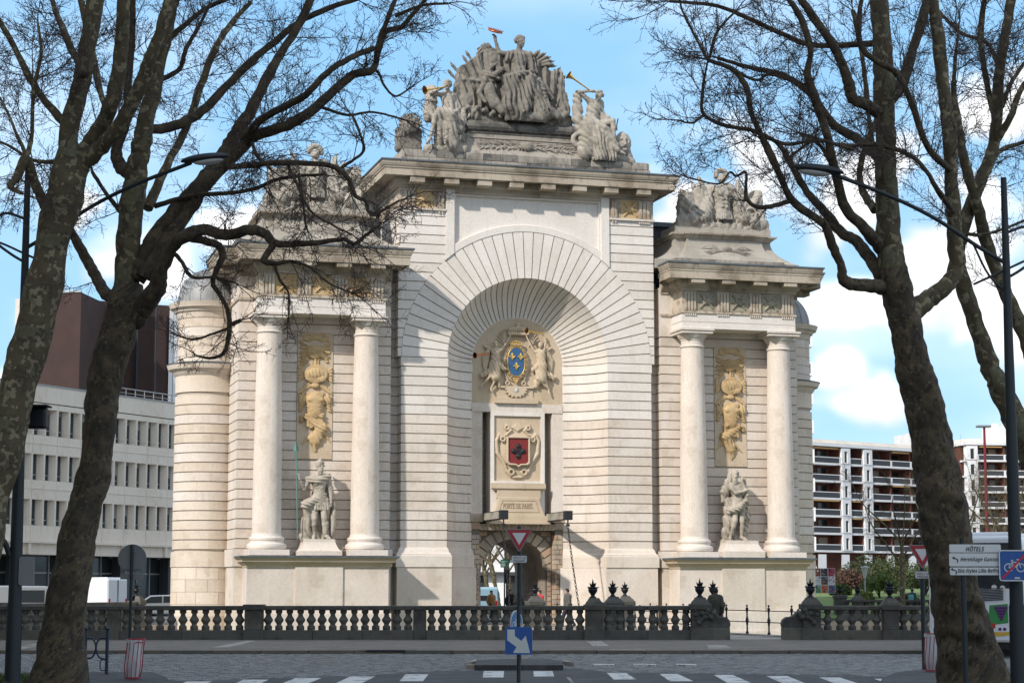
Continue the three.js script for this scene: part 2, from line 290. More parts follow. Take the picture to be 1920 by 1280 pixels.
M.brickPink = tinted(M.brickGrey, 1.12, 0.94, 0.82); M.brickPale = tinted(M.brickGrey, 1.12, 1.1, 1.05); M.brickDull = tinted(M.brickGrey, 0.86, 0.88, 0.9);
M.bricks = [M.brickGrey, M.brickPink, M.brickPale, M.brickDull, M.brickGrey];
M.metope = stone([0.36, 0.325, 0.25], [0.29, 0.265, 0.205], [0.19, 0.165, 0.125], { seed: 38, stain: 0.4, run: 0.3, metres: 2 });
M.joint = flat(0.16, 0.135, 0.11);
M.groove = flat(0.46, 0.40, 0.335);
M.ironBlack = flat(0.012, 0.014, 0.02, { roughness: 0.45, metalness: 0.35 });
M.iron = flat(0.022, 0.024, 0.03, { roughness: 0.55, metalness: 0.3 });
M.post = flat(0.022, 0.03, 0.035, { roughness: 0.55, metalness: 0.2 });
M.gold = flat(0.83, 0.56, 0.2, { roughness: 0.28, metalness: 1 });
M.goldRed = flat(0.62, 0.22, 0.10, { roughness: 0.35, metalness: 1 });
M.goldPaint = flat(0.62, 0.44, 0.16, { roughness: 0.45, metalness: 0.5 });
M.verdigris = flat(0.10, 0.22, 0.19, { roughness: 0.7 });
M.asphalt = mat({ map: tex(512, (u, v) => { const a = pfbm(u, v, 4, 41, 4), b = pfbm(u, v, 128, 43, 2), st = sstep(0.56, 0.6, pfbm(u, v, 7, 47, 4)), c = (0.066 + (a - 0.5) * 0.06 + (b - 0.5) * 0.035) * (1 - 0.3 * st); return [c, c * 1.0, c * 1.02]; }, 4), bumpMap: bumpTex, bumpScale: 0.01 });
M.grass = flat(0.06, 0.085, 0.025); M.grassBright = flat(0.12, 0.17, 0.04);

// ------------------------------------------------------------------ the city gate (local frame: x along the front, z out of the front, origin on the arch axis at street level)
const PHI = 15.7 * Math.PI / 180, GX = 0.814, GZ = -98.17;
const gate = thing('city_gate', 'pale stone triumphal city gate with a deep central arch and four columns', 'city gate', [GX, 0, GZ], PHI);
const mir = p => p.map(q => [-q[0], q[1]]).reverse();
const sd = (s, p) => s > 0 ? p : mir(p);
const PITCHH = 0.466, GAP = 0.05, Y0 = 12.95, RB = 2.37, RI = 4.12, RO = 6.42, RT = 6.8, DEEP = 2.0, PIERW = 6.42;
const cove = []; for (let i = 0; i <= 10; i++) { const t = i / 10, A = 0.62 * (1 - Math.cos(t * Math.PI / 2)) + 0.38 * t, B = 0.62 * Math.sin(t * Math.PI / 2) + 0.38 * t; cove.push([RI - (RI - RB) * A, -DEEP * B]); }
function shrink(cv, e) { return cv.map((p, i) => { const a = cv[Math.max(0, i - 1)], b = cv[Math.min(cv.length - 1, i + 1)], dx = b[0] - a[0], dz = b[1] - a[1], l = Math.hypot(dx, dz); return [p[0] - dz / l * e, p[1] + dx / l * e]; }); }
// piers left and right of the niche, one stone course after another
for (const s of [-1, 1]) {
  const foot = [...cove.slice().reverse(), [PIERW, 0], [PIERW, -2.6], [RB, -2.6]];
  const inner = [...shrink(cove, 0.08).slice().reverse().map(p => [p[0], Math.min(p[1], -0.08)]), [PIERW - 0.08, -0.08], [PIERW - 0.08, -2.6], [RB + 0.08, -2.6]];
  mesh('pier_core', prism(sd(s, inner), -5.5, Y0), M.groove, gate);
  for (let k = 0; k < 19; k++) {
    const y0 = 4.10 + k * PITCHH + GAP / 2, y1 = 4.10 + (k + 1) * PITCHH - GAP / 2;
    const f = k === 18 ? foot.map((p, i) => [p[0] + (i < 11 ? -0.03 : 0.03), p[1] + 0.03]) : foot;
    mesh('course_stone', prism(sd(s, f), y0, y1), pick(k > 12 ? M.whites : M.creams), gate);
  }
  const path = sd(s, [...cove.slice().reverse(), [PIERW, 0], [PIERW, -0.8]]);
  mesh('pier_base_moulding', sweep(path, [[-0.1, 4.07], [0.0, 4.07], [0.0, 3.74], [0.05, 3.70], [0.09, 3.62], [0.13, 3.5], [0.22, 3.42], [0.22, 3.36], [0.26, 3.33], [0.26, 2.80], [0.1, 2.78], [-0.1, 2.78]]), pick(M.creams), gate);
  mesh('pier_plinth', prism(sd(s, foot.map((p, i) => [p[0] + (i < 11 ? -0.2 : 0.2), p[1] + (i < 12 ? 0.2 : 0)])), -5.5, 2.79), pick(M.creams), gate);
}
// fan of voussoirs that turns into the coved soffit
{
  const N = 37, prof = [[RO, 0], [5.2, 0], [RI, 0], ...cove.slice(1)], back = [[RO, -0.09], [5.2, -0.09], [RI + 0.09, -0.09], ...shrink(cove, 0.09).slice(1).map(p => [p[0], p[1] - 0.0])];
  const ring = (p, a) => [Math.cos(a) * p[0], Y0 + Math.sin(a) * p[0], p[1]];
  for (let k = 0; k < N; k++) {
    const g = 0.024, v = [], q = (a, b, c, d) => v.push(...a, ...b, ...c, ...a, ...c, ...d);
    const a0 = Math.PI * k / N, a1 = Math.PI * (k + 1) / N, S = 2;
    const A = (j, p) => { const m = (a0 + a1) / 2, h = (a1 - a0) / 2 - g / p[0]; return m + h * (j / S * 2 - 1); };
    for (let j = 0; j < S; j++) for (let i = 0; i < prof.length - 1; i++) q(ring(prof[i], A(j, prof[i])), ring(prof[i], A(j + 1, prof[i])), ring(prof[i + 1], A(j + 1, prof[i + 1])), ring(prof[i + 1], A(j, prof[i + 1])));
    for (const [j, fl] of [[0, 0], [S, 1]]) for (let i = 0; i < prof.length - 1; i++) { const a = ring(prof[i], A(j, prof[i])), b = ring(prof[i + 1], A(j, prof[i + 1])), c = ring(back[i + 1], A(j, prof[i + 1])), d = ring(back[i], A(j, prof[i])); fl ? q(a, b, c, d) : q(a, d, c, b); }
    for (let j = 0; j < S; j++) q(ring(prof[0], A(j + 1, prof[0])), ring(prof[0], A(j, prof[0])), ring(back[0], A(j, prof[0])), ring(back[0], A(j + 1, prof[0])));
    const geo = new THREE.BufferGeometry(); geo.setAttribute('position', new THREE.Float32BufferAttribute(v, 3)); geo.computeVertexNormals();
    mesh('voussoir', uvm(geo), pick(M.whites), gate);
  }
  const v = [], q = (a, b, c, d) => v.push(...a, ...b, ...c, ...a, ...c, ...d), S = 48;
  for (let j = 0; j < S; j++) { const a0 = Math.PI * j / S, a1 = Math.PI * (j + 1) / S; for (let i = 0; i < back.length - 1; i++) q(ring(back[i], a0), ring(back[i], a1), ring(back[i + 1], a1), ring(back[i + 1], a0)); }
  const geo = new THREE.BufferGeometry(); geo.setAttribute('position', new THREE.Float32BufferAttribute(v, 3)); geo.computeVertexNormals();
  mesh('arch_backing', uvm(geo), M.groove, gate);
  // smooth raised band above the fan, ending under the blank panel
  const FX = 4.17, pts = [], S2 = 24, aE = Math.acos(FX / RT), aE0 = Math.acos(FX / (RO + 0.005));
  for (let i = 0; i <= S2; i++) { const a = mix(aE0, Math.PI - aE0, i / S2); pts.push([Math.cos(a) * (RO + 0.005), Y0 + Math.sin(a) * (RO + 0.005)]); }
  for (let i = S2; i >= 0; i--) { const a = mix(aE, Math.PI - aE, i / S2); pts.push([Math.cos(a) * RT, Y0 + Math.sin(a) * RT]); }
  mesh('arch_band', slab(pts, -0.3, 0.03, 0.03), M.white, gate);
  // blank panel with its frame
  const pp = []; for (let i = 0; i <= S2; i++) { const a = mix(aE, Math.PI - aE, i / S2); pp.push([Math.cos(a) * (RT - 0.1), Y0 + Math.sin(a) * (RT - 0.1)]); }
  mesh('blank_panel', slab([...pp, [-FX, 21.5], [FX, 21.5]], -0.5, -0.16), M.white, gate);
  for (const s of [-1, 1]) {
    const yb = Y0 + Math.sqrt(RO * RO - FX * FX) - 0.3;
    const x0 = 3.80, x1 = 4.24, pl = []; for (let i = 0; i <= 4; i++) { const x = mix(x0, x1, i / 4); pl.push([x * s, Y0 + Math.sqrt((RO + 0.0) ** 2 - x * x) + 0.01]); }
    mesh('panel_frame', slab([...pl, [x1 * s, 21.34], [x0 * s, 21.34]], -0.3, 0.07, 0.015), M.white, gate);
    mesh('panel_frame_fillet', bx(s * 3.70, s * 3.80, 18.6, 21.14, -0.3, -0.02), M.white, gate);
  }
  mesh('panel_frame', bx(-3.8, 3.8, 21.14, 21.34, -0.3, 0.045), M.cornice, gate);
  mesh('panel_frame_fillet', bx(-3.7, 3.7, 21.04, 21.14, -0.3, -0.02), M.cream, gate);
}
// walls beside the fan, courses cut to the arc
const UPW = 6.6;
for (const s of [-1, 1]) {
  mesh('upper_core', slab([[s * UPW - s * 0.07, Y0], [s * UPW - s * 0.07, 20.3], [s * 4.1, 20.3], [s * 4.1, Y0 + 4.7], [s * 5.0, Y0 + 3.9], [s * 5.9, Y0 + 2.4], [s * 6.35, Y0]], -7.4, -0.08), M.groove, gate);
  for (let k = 0; k < 16; k++) {
    const y0 = Y0 + k * PITCHH + GAP / 2, y1 = Y0 + (k + 1) * PITCHH - GAP / 2 - (k === 15 ? 0.1 : 0);
    const xa = y => { const d = y - Y0; return d < RO ? Math.max(4.25, Math.sqrt(RO * RO - d * d) + 0.012) : 4.25; };
    const poly = [[s * UPW, y0], [s * UPW, y1]]; for (let i = 0; i <= 4; i++) { const y = mix(y1, y0, i / 4); poly.push([s * xa(y), y]); }
    mesh('course_stone', slab(poly, -4.0, -0.012), pick(M.whites), gate);
  }
  // frieze beside the panel
  mesh('frieze_core', bx(s * 4.25, s * UPW, 20.3, 21.4, -7.4, 0.0), M.frieze, gate);
  mesh('taenia', bx(s * 4.25, s * (UPW + 0.06), 20.22, 20.32, -3, 0.12), M.cream, gate);
  for (const [c, n] of [[6.1, 3], [4.5, 1.4]]) {
    const half = n === 3 ? 0.31 : 0.16;
    mesh('triglyph', bx(s * (c - half), s * (c + half), 20.32, 21.28, -0.1, 0.05), M.frieze, gate);
    for (let i = 0; i < Math.ceil(n); i++) { const x = s * (c - half + (i + 0.5) * (2 * half / Math.ceil(n))); mesh('triglyph_bar', bx(x - 0.07, x + 0.07, 20.34, 21.2, 0.0, 0.10), M.frieze, gate); }
    for (let i = 0; i < (n === 3 ? 6 : 2); i++) { const x = s * (c - half + (i + 0.5) * (2 * half / (n === 3 ? 6 : 2))); mesh('gutta', lathe([[0.0, 0], [0.045, 0], [0.02, 0.1], [0, 0.1]], 6, x, 20.1, 0.06), M.cream, gate); }
  }
}
// ------------------------------------------------------------------ main cornice
const CP = sd(1, [[-UPW, -7], [-UPW, 0], [UPW, 0], [UPW, -7]]);
mesh('cornice_bed', sweep(CP, [[-0.2, 21.32], [0.08, 21.32], [0.08, 21.42], [0.14, 21.44], [0.2, 21.52], [0.22, 21.66], [0.22, 21.80], [-0.2, 21.80]]), M.cornice, gate);
mesh('cornice', sweep(CP, [[-0.2, 21.80], [0.86, 21.80], [0.88, 21.74], [0.91, 21.74], [0.91, 22.06], [0.96, 22.09], [0.96, 22.14], [1.0, 22.18], [1.06, 22.30], [1.08, 22.42], [1.08, 22.47], [-0.2, 22.47]]), M.cornice, gate);
mesh('cornice_flashing', sweep(CP, [[-0.2, 22.475], [1.11, 22.475], [1.12, 22.43], [1.13, 22.43], [1.13, 22.50], [-0.2, 22.56]]), M.lead, gate);
for (const x of [-5.85, -4.12, -2.45, -0.82, 0.82, 2.45, 4.12, 5.85]) mesh('modillion', rbx(x - 0.37, x + 0.37, 21.44, 21.79, 0.1, 0.84, 0.03), M.cornice, gate);
// ------------------------------------------------------------------ attic blocks above the cornice
{
  const rowsY = [22.5, 22.9, 23.28];
  for (let r = 0; r < 2; r++) {
    let x = -6.5 + (r ? 0.15 : 0); const end = 6.5 - (r ? 0.15 : 0);
    while (x < end - 0.05) {
      let w = Math.abs(x + 0) > 3.6 ? rr(1.1, 1.7) : rr(0.85, 1.15); if (x + w > end - 0.5) w = end - x;
      const dark = x > -3 && x < 3.2 ? R() < 0.62 : R() < 0.15;
      mesh('attic_stone', rbx(x + 0.008, x + w - 0.008, rowsY[r] + 0.008, rowsY[r + 1] - 0.008, -3.0, -0.02 - (r ? 0.04 : 0) + rr(-0.015, 0.015), 0.02), dark ? M.weatherDark : M.weather, gate);
      x += w;
    }
  }
  mesh('attic_core', bx(-6.45, 6.45, 22.48, 23.26, -2.9, -0.12), M.sculptPale, gate);
  mesh('attic_roof_slab', bx(-UPW, UPW, 22.3, 22.49, -7, -0.4), M.lead, gate);
  mesh('attic_rear_wall', bx(-UPW + 0.05, UPW - 0.05, 17.5, 22.4, -7.3, -3.9), M.white, gate);
}
// ------------------------------------------------------------------ niche back wall
{
  const tym = [[-RB - 0.1, 10.98]]; for (let i = 0; i <= 32; i++) { const a = Math.PI * (1 - i / 32); tym.push([Math.cos(a) * (RB + 0.1), Y0 + Math.sin(a) * (RB + 0.1)]); } tym.push([RB + 0.1, 10.98]);
  mesh('tympanum', slab(tym, -2.5, -2.0), M.tan, gate);
  mesh('niche_band', bx(-RB, RB, 10.55, 10.985, -2.5, -1.965), M.cream, gate);
  for (const s of [-1, 1]) {
    mesh('slot_jamb', bx(s * 1.82, s * (RB + 0.05), 5.45, 10.56, -2.9, -2.0), pick(M.creams), gate);
    mesh('slot_bracket_stone', bx(s * 1.80, s * (RB + 0.05), 5.06, 5.46, -2.9, -1.93), M.brickPale, gate);
    for (let k = 0; k < 24; k++) mesh('slot_brick', bx(s * 1.36, s * 1.86, 5.48 + k * 0.213, 5.48 + k * 0.213 + 0.19, -3.3, -3.1 + rr(-0.01, 0.01)), pick(M.bricks), gate);
    mesh('slot_back', bx(s * 1.3, s * 1.9, 5.0, 10.6, -3.5, -3.2), M.joint, gate);
    mesh('slot_inner_side', bx(s * 1.28, s * 1.40, 5.1, 10.56, -3.3, -2.02), M.brickDull, gate);
  }
  mesh('panel_surround', join([bx(-1.41, -1.22, 5.1, 10.56, -2.9, -1.95), bx(1.22, 1.41, 5.1, 10.56, -2.9, -1.95), bx(-1.22, 1.22, 10.36, 10.56, -2.9, -1.95), bx(-1.22, 1.22, 5.1, 7.1, -2.9, -1.95)]), M.white, gate);
  mesh('shield_panel', bx(-1.22, 1.22, 7.1, 10.36, -2.9, -2.06), M.tan, gate);
  // shelf, die and lettered plinth below the shield
  mesh('panel_shelf', sweep([[-1.28, -2.0], [-1.28, -1.75], [1.28, -1.75], [1.28, -2.0]], [[-0.1, 6.62], [0.0, 6.62], [0.02, 6.68], [0.1, 6.72], [0.1, 6.98], [-0.1, 7.0]]), M.tan, gate);
  mesh('panel_die', bx(-1.12, 1.12, 6.26, 6.63, -2.2, -1.72), M.tan, gate);
  const pl = [[-1.4, 5.36], [1.4, 5.36]]; for (let i = 0; i <= 6; i++) { const t = i / 6; pl.push([1.36 - 0.28 * Math.sin(t * Math.PI / 2), 5.36 + 0.92 * t]); } for (let i = 6; i >= 0; i--) { const t = i / 6; pl.push([-1.36 + 0.28 * Math.sin(t * Math.PI / 2), 5.36 + 0.92 * t]); }
  mesh('lettered_plinth', slab(pl, -2.2, -1.68, 0.02), M.tan, gate);
  mesh('plinth_fillet', join([[-1.05, -0.86, 5.55, 6.12], [1.05, 0.86, 5.55, 6.12]].map(([a, b, y0, y1]) => bar([a, y0, -1.67], [b, y1, -1.67], 0.014, 4)).concat([bar([-1.05, 5.55, -1.67], [1.05, 5.55, -1.67], 0.014, 4), bar([-0.86, 6.12, -1.67], [0.86, 6.12, -1.67], 0.014, 4)])), M.brickPink, gate);
  mesh('plinth_foot', bx(-1.5, 1.5, 5.08, 5.37, -2.3, -1.62), M.tan, gate);
  mesh('plinth_foot', bx(-1.62, 1.62, 4.96, 5.09, -2.3, -1.58), M.tan, gate);
}
// text cut into the plinth
const fontSerif = await new FontLoader().loadAsync('fonts/droid/droid_serif_regular.typeface.json');
const fontBold = await new FontLoader().loadAsync('fonts/droid/droid_sans_bold.typeface.json');
function textGeo(str, h, width, font, depth = 0.01) {
  const g = new TextGeometry(str, { font, size: h, depth, curveSegments: 4, bevelEnabled: false }); g.computeBoundingBox(); const b = g.boundingBox; const sx = width ? width / (b.max.x - b.min.x) : 1;
  g.translate(-(b.max.x + b.min.x) / 2, -(b.max.y + b.min.y) / 2, 0); g.scale(sx, 1, 1); return clean(g);
}
{ const g = textGeo('PORTE DE PARIS', 0.25, 1.52, fontSerif, 0.03); g.translate(-0.08, 5.86, -1.69); mesh('carved_lettering', g, flat(0.30, 0.225, 0.14), gate); }

// ------------------------------------------------------------------ rubble-stone surround of the passage
{
  const sur = subgroup('passage_surround', gate);
  const stoneBox = (x0, x1, y0, y1, z1, z0 = z1 - 0.4) => mesh('stone', rbx(x0 + 0.012, x1 - 0.012, y0 + 0.012, y1 - 0.012, z0, z1 + rr(-0.012, 0.012), 0.015), pick(M.bricks), sur);
  for (const s of [-1, 1]) {
    mesh('mortar_bed', bx(s * 1.97, s * (RB + 0.0), -5.5, 4.97, -2.9, -2.04), M.joint, sur);
    for (let k = 0; k < 20; k++) { const y0 = -0.25 + k * 0.247, y1 = y0 + 0.247; if (y0 > 4.4) continue; const m = mix(1.95, RB, k % 2 ? 0.62 : 0.36); const xs = k % 3 === 2 ? [1.95, RB] : [1.95, m, RB]; for (let i = 0; i < xs.length - 1; i++) { const a = s * xs[i], b = s * xs[i + 1]; stoneBox(Math.min(a, b), Math.max(a, b), y0, Math.min(y1, 4.68), -2.0, -2.62); } }
    mesh('stone', rbx(s * 1.95 + (s < 0 ? -0.42 : 0), s * 1.95 + (s > 0 ? 0.42 : 0), 4.7, 5.05, -2.6, -1.97, 0.02), s < 0 ? M.brickPink : M.brickGrey, sur);
  }
  // flat arch lintel
  mesh('mortar_bed', bx(-1.95, 1.95, 4.70, 4.95, -2.6, -2.03), M.joint, sur);
  for (let i = 0; i < 19; i++) {
    const t0 = -1.95 + i * 3.9 / 19, t1 = t0 + 3.9 / 19, f = x => x * 1.07;
    mesh('lintel_stone', slab([[t0 + 0.012, 4.66], [t1 - 0.012, 4.66], [f(t1) - 0.012, 4.965], [f(t0) + 0.012, 4.965]], -2.6, -1.985 + rr(-0.012, 0.012)), i === 9 ? M.ochre : pick([M.brickPale, M.brickGrey, M.brickPale]), sur);
  }
  // inner wall with the round-headed opening
  const AR = 1.73, SP = 2.62, AY = 1.62; // half width, springing, rise
  const arc = (k, r) => { const a = Math.PI * k; return [Math.cos(a) * AR * r, SP + Math.sin(a) * AY * r]; };
  const hole = []; for (let i = 0; i <= 24; i++) hole.push(arc(i / 24, 1)); hole.push([-AR, -0.5], [AR, -0.5]);
  mesh('mortar_bed', slab([[-2.0, -0.6], [2.0, -0.6], [2.0, 4.72], [-2.0, 4.72]], -3.0, -2.64, 0, [hole]), M.joint, sur);
  for (let i = 0; i < 15; i++) {
    const a = i / 15, b = (i + 1) / 15, e = 0.006, r2 = 1.34; const q0 = arc(a + e, 1), q1 = arc(b - e, 1), q2 = arc(b - e, r2), q3 = arc(a + e, r2);
    const cl = p => [Math.max(-1.93, Math.min(1.93, p[0])), Math.min(4.66, p[1])];
    mesh('arch_stone', slab([q0, q1, cl(q2), cl(q3)], -2.95, -2.6 + rr(-0.012, 0.012)), pick(M.bricks), sur);
  }
  for (const s of [-1, 1]) {
    for (let k = 0; k < 11; k++) { const y0 = -0.1 + k * 0.247; stoneBox(Math.min(s * AR, s * 1.94), Math.max(s * AR, s * 1.94), y0, y0 + 0.247, -2.6); }
    for (let k = 0; k < 8; k++) { const y0 = 2.66 + k * 0.247, y1 = Math.min(4.66, y0 + 0.247); const t = Math.min(0.999, Math.max(0, (y0 - SP) / (AY * 1.36))); const xi = AR * 1.36 * Math.sqrt(1 - t * t); if (xi < 1.85) { stoneBox(s > 0 ? xi : -1.94, s > 0 ? 1.94 : -xi, y0, y1, -2.61); } }
  }
  // vault and sides of the passage
  const vs = []; const q = (a, b, c, d) => vs.push(...a, ...b, ...c, ...a, ...c, ...d);
  const pr = [[AR, -0.5], ...Array.from({ length: 25 }, (_, i) => arc(i / 24, 1)), [-AR, -0.5]];
  for (let i = 0; i < pr.length - 1; i++) for (const [z0, z1] of [[-2.65, -5.5], [-5.5, -8.6]]) q([pr[i][0], pr[i][1], z0], [pr[i + 1][0], pr[i + 1][1], z0], [pr[i + 1][0], pr[i + 1][1], z1], [pr[i][0], pr[i][1], z1]);
  const vg = new THREE.BufferGeometry(); vg.setAttribute('position', new THREE.Float32BufferAttribute(vs, 3)); vg.computeVertexNormals();
  mesh('passage_vault', uvm(vg), M.brickDull, sur);
}
// main body behind, leaving the passage open
{
  const AR = 1.76;
  mesh('rear_wall', join([bx(-6.5, -AR, -5.5, 17.4, -8.6, -3.05), bx(AR, 6.5, -5.5, 17.4, -8.6, -3.05), bx(-AR, AR, 4.28, 17.4, -8.6, -3.55)]), M.cream, gate);
  mesh('niche_backing', join([bx(-6.4, -1.9, 5.0, 17.3, -3.1, -2.5), bx(1.9, 6.4, 5.0, 17.3, -3.1, -2.5), bx(-1.95, 1.95, 10.6, 17.3, -3.2, -2.48), bx(-1.3, 1.3, 4.9, 10.6, -3.3, -2.85)]), M.cream, gate);
}
// ------------------------------------------------------------------ side pavilions
const PIN = 6.95, POUT = 14.36, REC = -0.8, COLS = [8.33, 13.0];
for (const s of [-1, 1]) {
  const X = (a, b) => [Math.min(s * a, s * b), Math.max(s * a, s * b)];
  const bxx = (a, b, ...r) => bx(...X(a, b), ...r);
  // recessed strip between centre and pavilion
  for (let k = 0; k < 27; k++) { const y0 = 4.10 + k * PITCHH + GAP / 2; if (y0 < 16.3) mesh('recess_stone', bxx(6.40, 6.98, y0, y0 + PITCHH - GAP, -1.6, REC), pick(M.creams), gate); }
  mesh('recess_core', bxx(6.38, 7.0, -5.5, 17.2, -1.7, REC - 0.07), M.groove, gate);
  mesh('recess_base', bxx(6.38, 7.0, -5.5, 4.05, -1.6, REC + 0.1), M.cream, gate);
  mesh('pavilion_core', bxx(PIN + 0.08, POUT - 0.08, -5.5, 16.9, -8.5, -0.08), M.groove, gate);
  for (let k = -1; k < 22; k++) {
    const y0 = 4.10 + k * PITCHH + GAP / 2, y1 = y0 + PITCHH - GAP;
    if (y0 > 7.8 && y1 < 14.2) {
      mesh('course_stone', bxx(PIN, 9.78, y0, y1, -1.4, 0), pick(M.creams), gate);
      mesh('course_stone', bxx(11.54, POUT, y0, y1, -3.6, 0), pick(M.creams), gate);
    } else mesh('course_stone', bxx(PIN, POUT, y0, y1, -3.6, 0), pick(M.creams), gate);
  }
  mesh('wall_head', bxx(PIN, POUT, 14.40, 16.9, -3.6, -0.005), M.cream, gate);
  mesh('wall_base', bxx(PIN - 0.12, POUT + 0.12, 2.8, 3.62, -3.6, 0.12), M.cream, gate);
  mesh('wall_base', bxx(PIN - 0.05, POUT + 0.05, -5.5, 2.79, -3.6, 0.05), M.cream, gate);
  // tall trophy panel: the ground of the relief
  mesh('trophy_panel', bxx(9.80, 11.52, 7.9, 13.97, -0.3, 0.03), s < 0 ? M.tan : M.tan, gate);
  // pedestal of the two columns
  const P0 = 7.3, P1 = 14.0;
  mesh('pedestal_block', bxx(P0, 9.5, -5.5, 2.76, -0.2, 1.48), pick(M.creams), gate);
  mesh('pedestal_block', bxx(9.5, 11.75, -5.5, 2.76, -0.2, 1.56), pick(M.creams), gate);
  mesh('pedestal_block', bxx(11.75, P1, -5.5, 2.76, -0.2, 1.48), pick(M.creams), gate);
  mesh('pedestal_foot', bxx(P0 - 0.1, P1 + 0.1, -5.5, 0.62, -0.2, 1.66), M.cream, gate);
  mesh('pedestal_foot', bxx(P0 - 0.18, P1 + 0.18, -5.5, -0.28, -0.2, 1.74), M.cream, gate);
  const pp = sd(s, [[P0, 0], [P0, 1.52], [P1, 1.52], [P1, 0]]);
  mesh('pedestal_ledge', sweep(pp, [[-0.1, 2.74], [0.03, 2.74], [0.05, 2.84], [0.14, 2.92], [0.16, 2.98], [0.26, 3.0], [0.28, 3.12], [0.36, 3.16], [0.38, 3.24], [-0.3, 3.26], [-1.55, 3.27]], true), M.tan, gate);
  mesh('ledge_flashing', sweep(pp, [[0.30, 3.245], [0.40, 3.235], [0.41, 3.20], [0.42, 3.20], [0.42, 3.275], [-1.5, 3.31]]), M.lead, gate);
  for (const c of COLS) {
    const x = s * c, col = subgroup('column', gate, [x, 0, 0.8]);
    mesh('column_plinth', rbx(-0.95, 0.95, 3.29, 3.56, -0.95, 0.95, 0.02), M.cream, col);
    mesh('column_base', lathe([[0, 3.56], [0.86, 3.56], [0.92, 3.62], [0.94, 3.72], [0.91, 3.82], [0.84, 3.86], [0.80, 3.9], [0.80, 3.98], [0.83, 4.02], [0.83, 4.1], [0.79, 4.16], [0.73, 4.18], [0.70, 4.3], [0, 4.3]], 48), M.cream, col);
    const sh = []; for (let i = 0; i <= 14; i++) { const t = i / 14; sh.push([mix(0.685, 0.565, Math.pow(t, 1.7)), mix(4.28, 13.75, t)]); }
    mesh('column_shaft', lathe(sh, 48), M.creams[1], col);
    mesh('column_capital', lathe([[0.55, 13.7], [0.6, 13.74], [0.63, 13.79], [0.6, 13.84], [0.565, 13.86], [0.565, 14.08], [0.60, 14.1], [0.60, 14.15], [0.64, 14.18], [0.7, 14.26], [0.76, 14.36], [0.78, 14.42], [0, 14.42]], 40), M.cream, col);
    mesh('column_abacus', join([bx(-0.82, 0.82, 14.42, 14.56, -0.82, 0.82), bx(-0.88, 0.88, 14.56, 14.66, -0.88, 0.88)]), M.cream, col);
  }
  // entablature carried by the columns
  const E0 = 7.55, E1 = 13.65, ep = sd(s, [[PIN, 0], [E0, 0], [E0, 1.5], [E1, 1.5], [E1, 0], [POUT, 0], [POUT, -4]]);
  mesh('architrave', bxx(E0, E1, 14.67, 15.42, -0.4, 1.5), M.white, gate);
  mesh('architrave_fillet', bxx(E0 - 0.02, E1 + 0.02, 15.0, 15.03, -0.3, 1.515), M.cream, gate);
  mesh('taenia', sweep(ep, [[-0.1, 15.42], [0.07, 15.42], [0.07, 15.53], [-0.1, 15.54]]), M.frieze, gate);
  mesh('frieze', bxx(E0 + 0.03, E1 - 0.03, 15.53, 16.58, -0.4, 1.46), M.frieze, gate);
  const tc = [7.98, 9.73, 11.48, 13.22];
  for (const c of tc) {
    mesh('triglyph', bxx(c - 0.33, c + 0.33, 15.54, 16.56, 1.2, 1.51), M.frieze, gate);
    for (let i = 0; i < 4; i++) { const x = c - 0.33 + (i + 0.5) * 0.165; mesh('triglyph_bar', bxx(x - 0.05, x + 0.05, 15.56, 16.44, 1.3, 1.565), M.frieze, gate); }
    for (let i = 0; i < 6; i++) { const x = c - 0.33 + (i + 0.5) * 0.11; mesh('gutta', lathe([[0.0, 0], [0.045, 0], [0.022, 0.11], [0, 0.11]], 6, s * x, 15.31, 1.53), M.cream, gate); }
  }
  mesh('cornice_bed', sweep(ep, [[-0.1, 16.56], [0.06, 16.56], [0.06, 16.68], [0.12, 16.70], [0.18, 16.78], [0.25, 16.86], [0.27, 16.94], [0.27, 17.10], [-0.1, 17.10]]), M.cornice, gate);
  mesh('cornice', sweep(ep, [[-0.1, 17.09], [0.92, 17.09], [0.94, 17.03], [0.97, 17.03], [0.97, 17.36], [1.0, 17.40], [1.0, 17.46], [1.04, 17.52], [1.1, 17.66], [1.12, 17.76], [1.12, 17.80], [-0.1, 17.80]]), M.cornice, gate);
  mesh('cornice_flashing', sweep(ep, [[-0.1, 17.81], [1.14, 17.805], [1.15, 17.76], [1.16, 17.76], [1.16, 17.84], [-0.1, 17.92]]), M.lead, gate);
  mesh('cornice_roof', bxx(E0 - 0.6, E1 + 0.6, 17.4, 17.83, -0.5, 1.45), M.lead, gate);
  for (const c of [8.1, 9.73, 11.43, 13.05]) mesh('modillion', rbx(...X(c - 0.36, c + 0.36), 16.82, 17.085, 1.6, 2.42, 0.03), M.cornice, gate);
  for (const z of [-0.6, -2.2]) mesh('modillion', rbx(...X(POUT + 0.1, POUT + 0.92), 16.82, 17.085, z - 0.36, z + 0.36, 0.03), M.cornice, gate);
  // stepped attic with hollow sides
  const C = 10.6, xs = c => s * c;
  mesh('attic_plinth', rbx(...X(C - 3.95, C + 3.95), 17.86, 18.36, -4.0, 0.1, 0.03), M.weather, gate);
  mesh('attic_plinth', rbx(...X(C - 3.0, C + 3.0), 17.86, 18.40, -1, 0.42, 0.03), M.weather, gate);
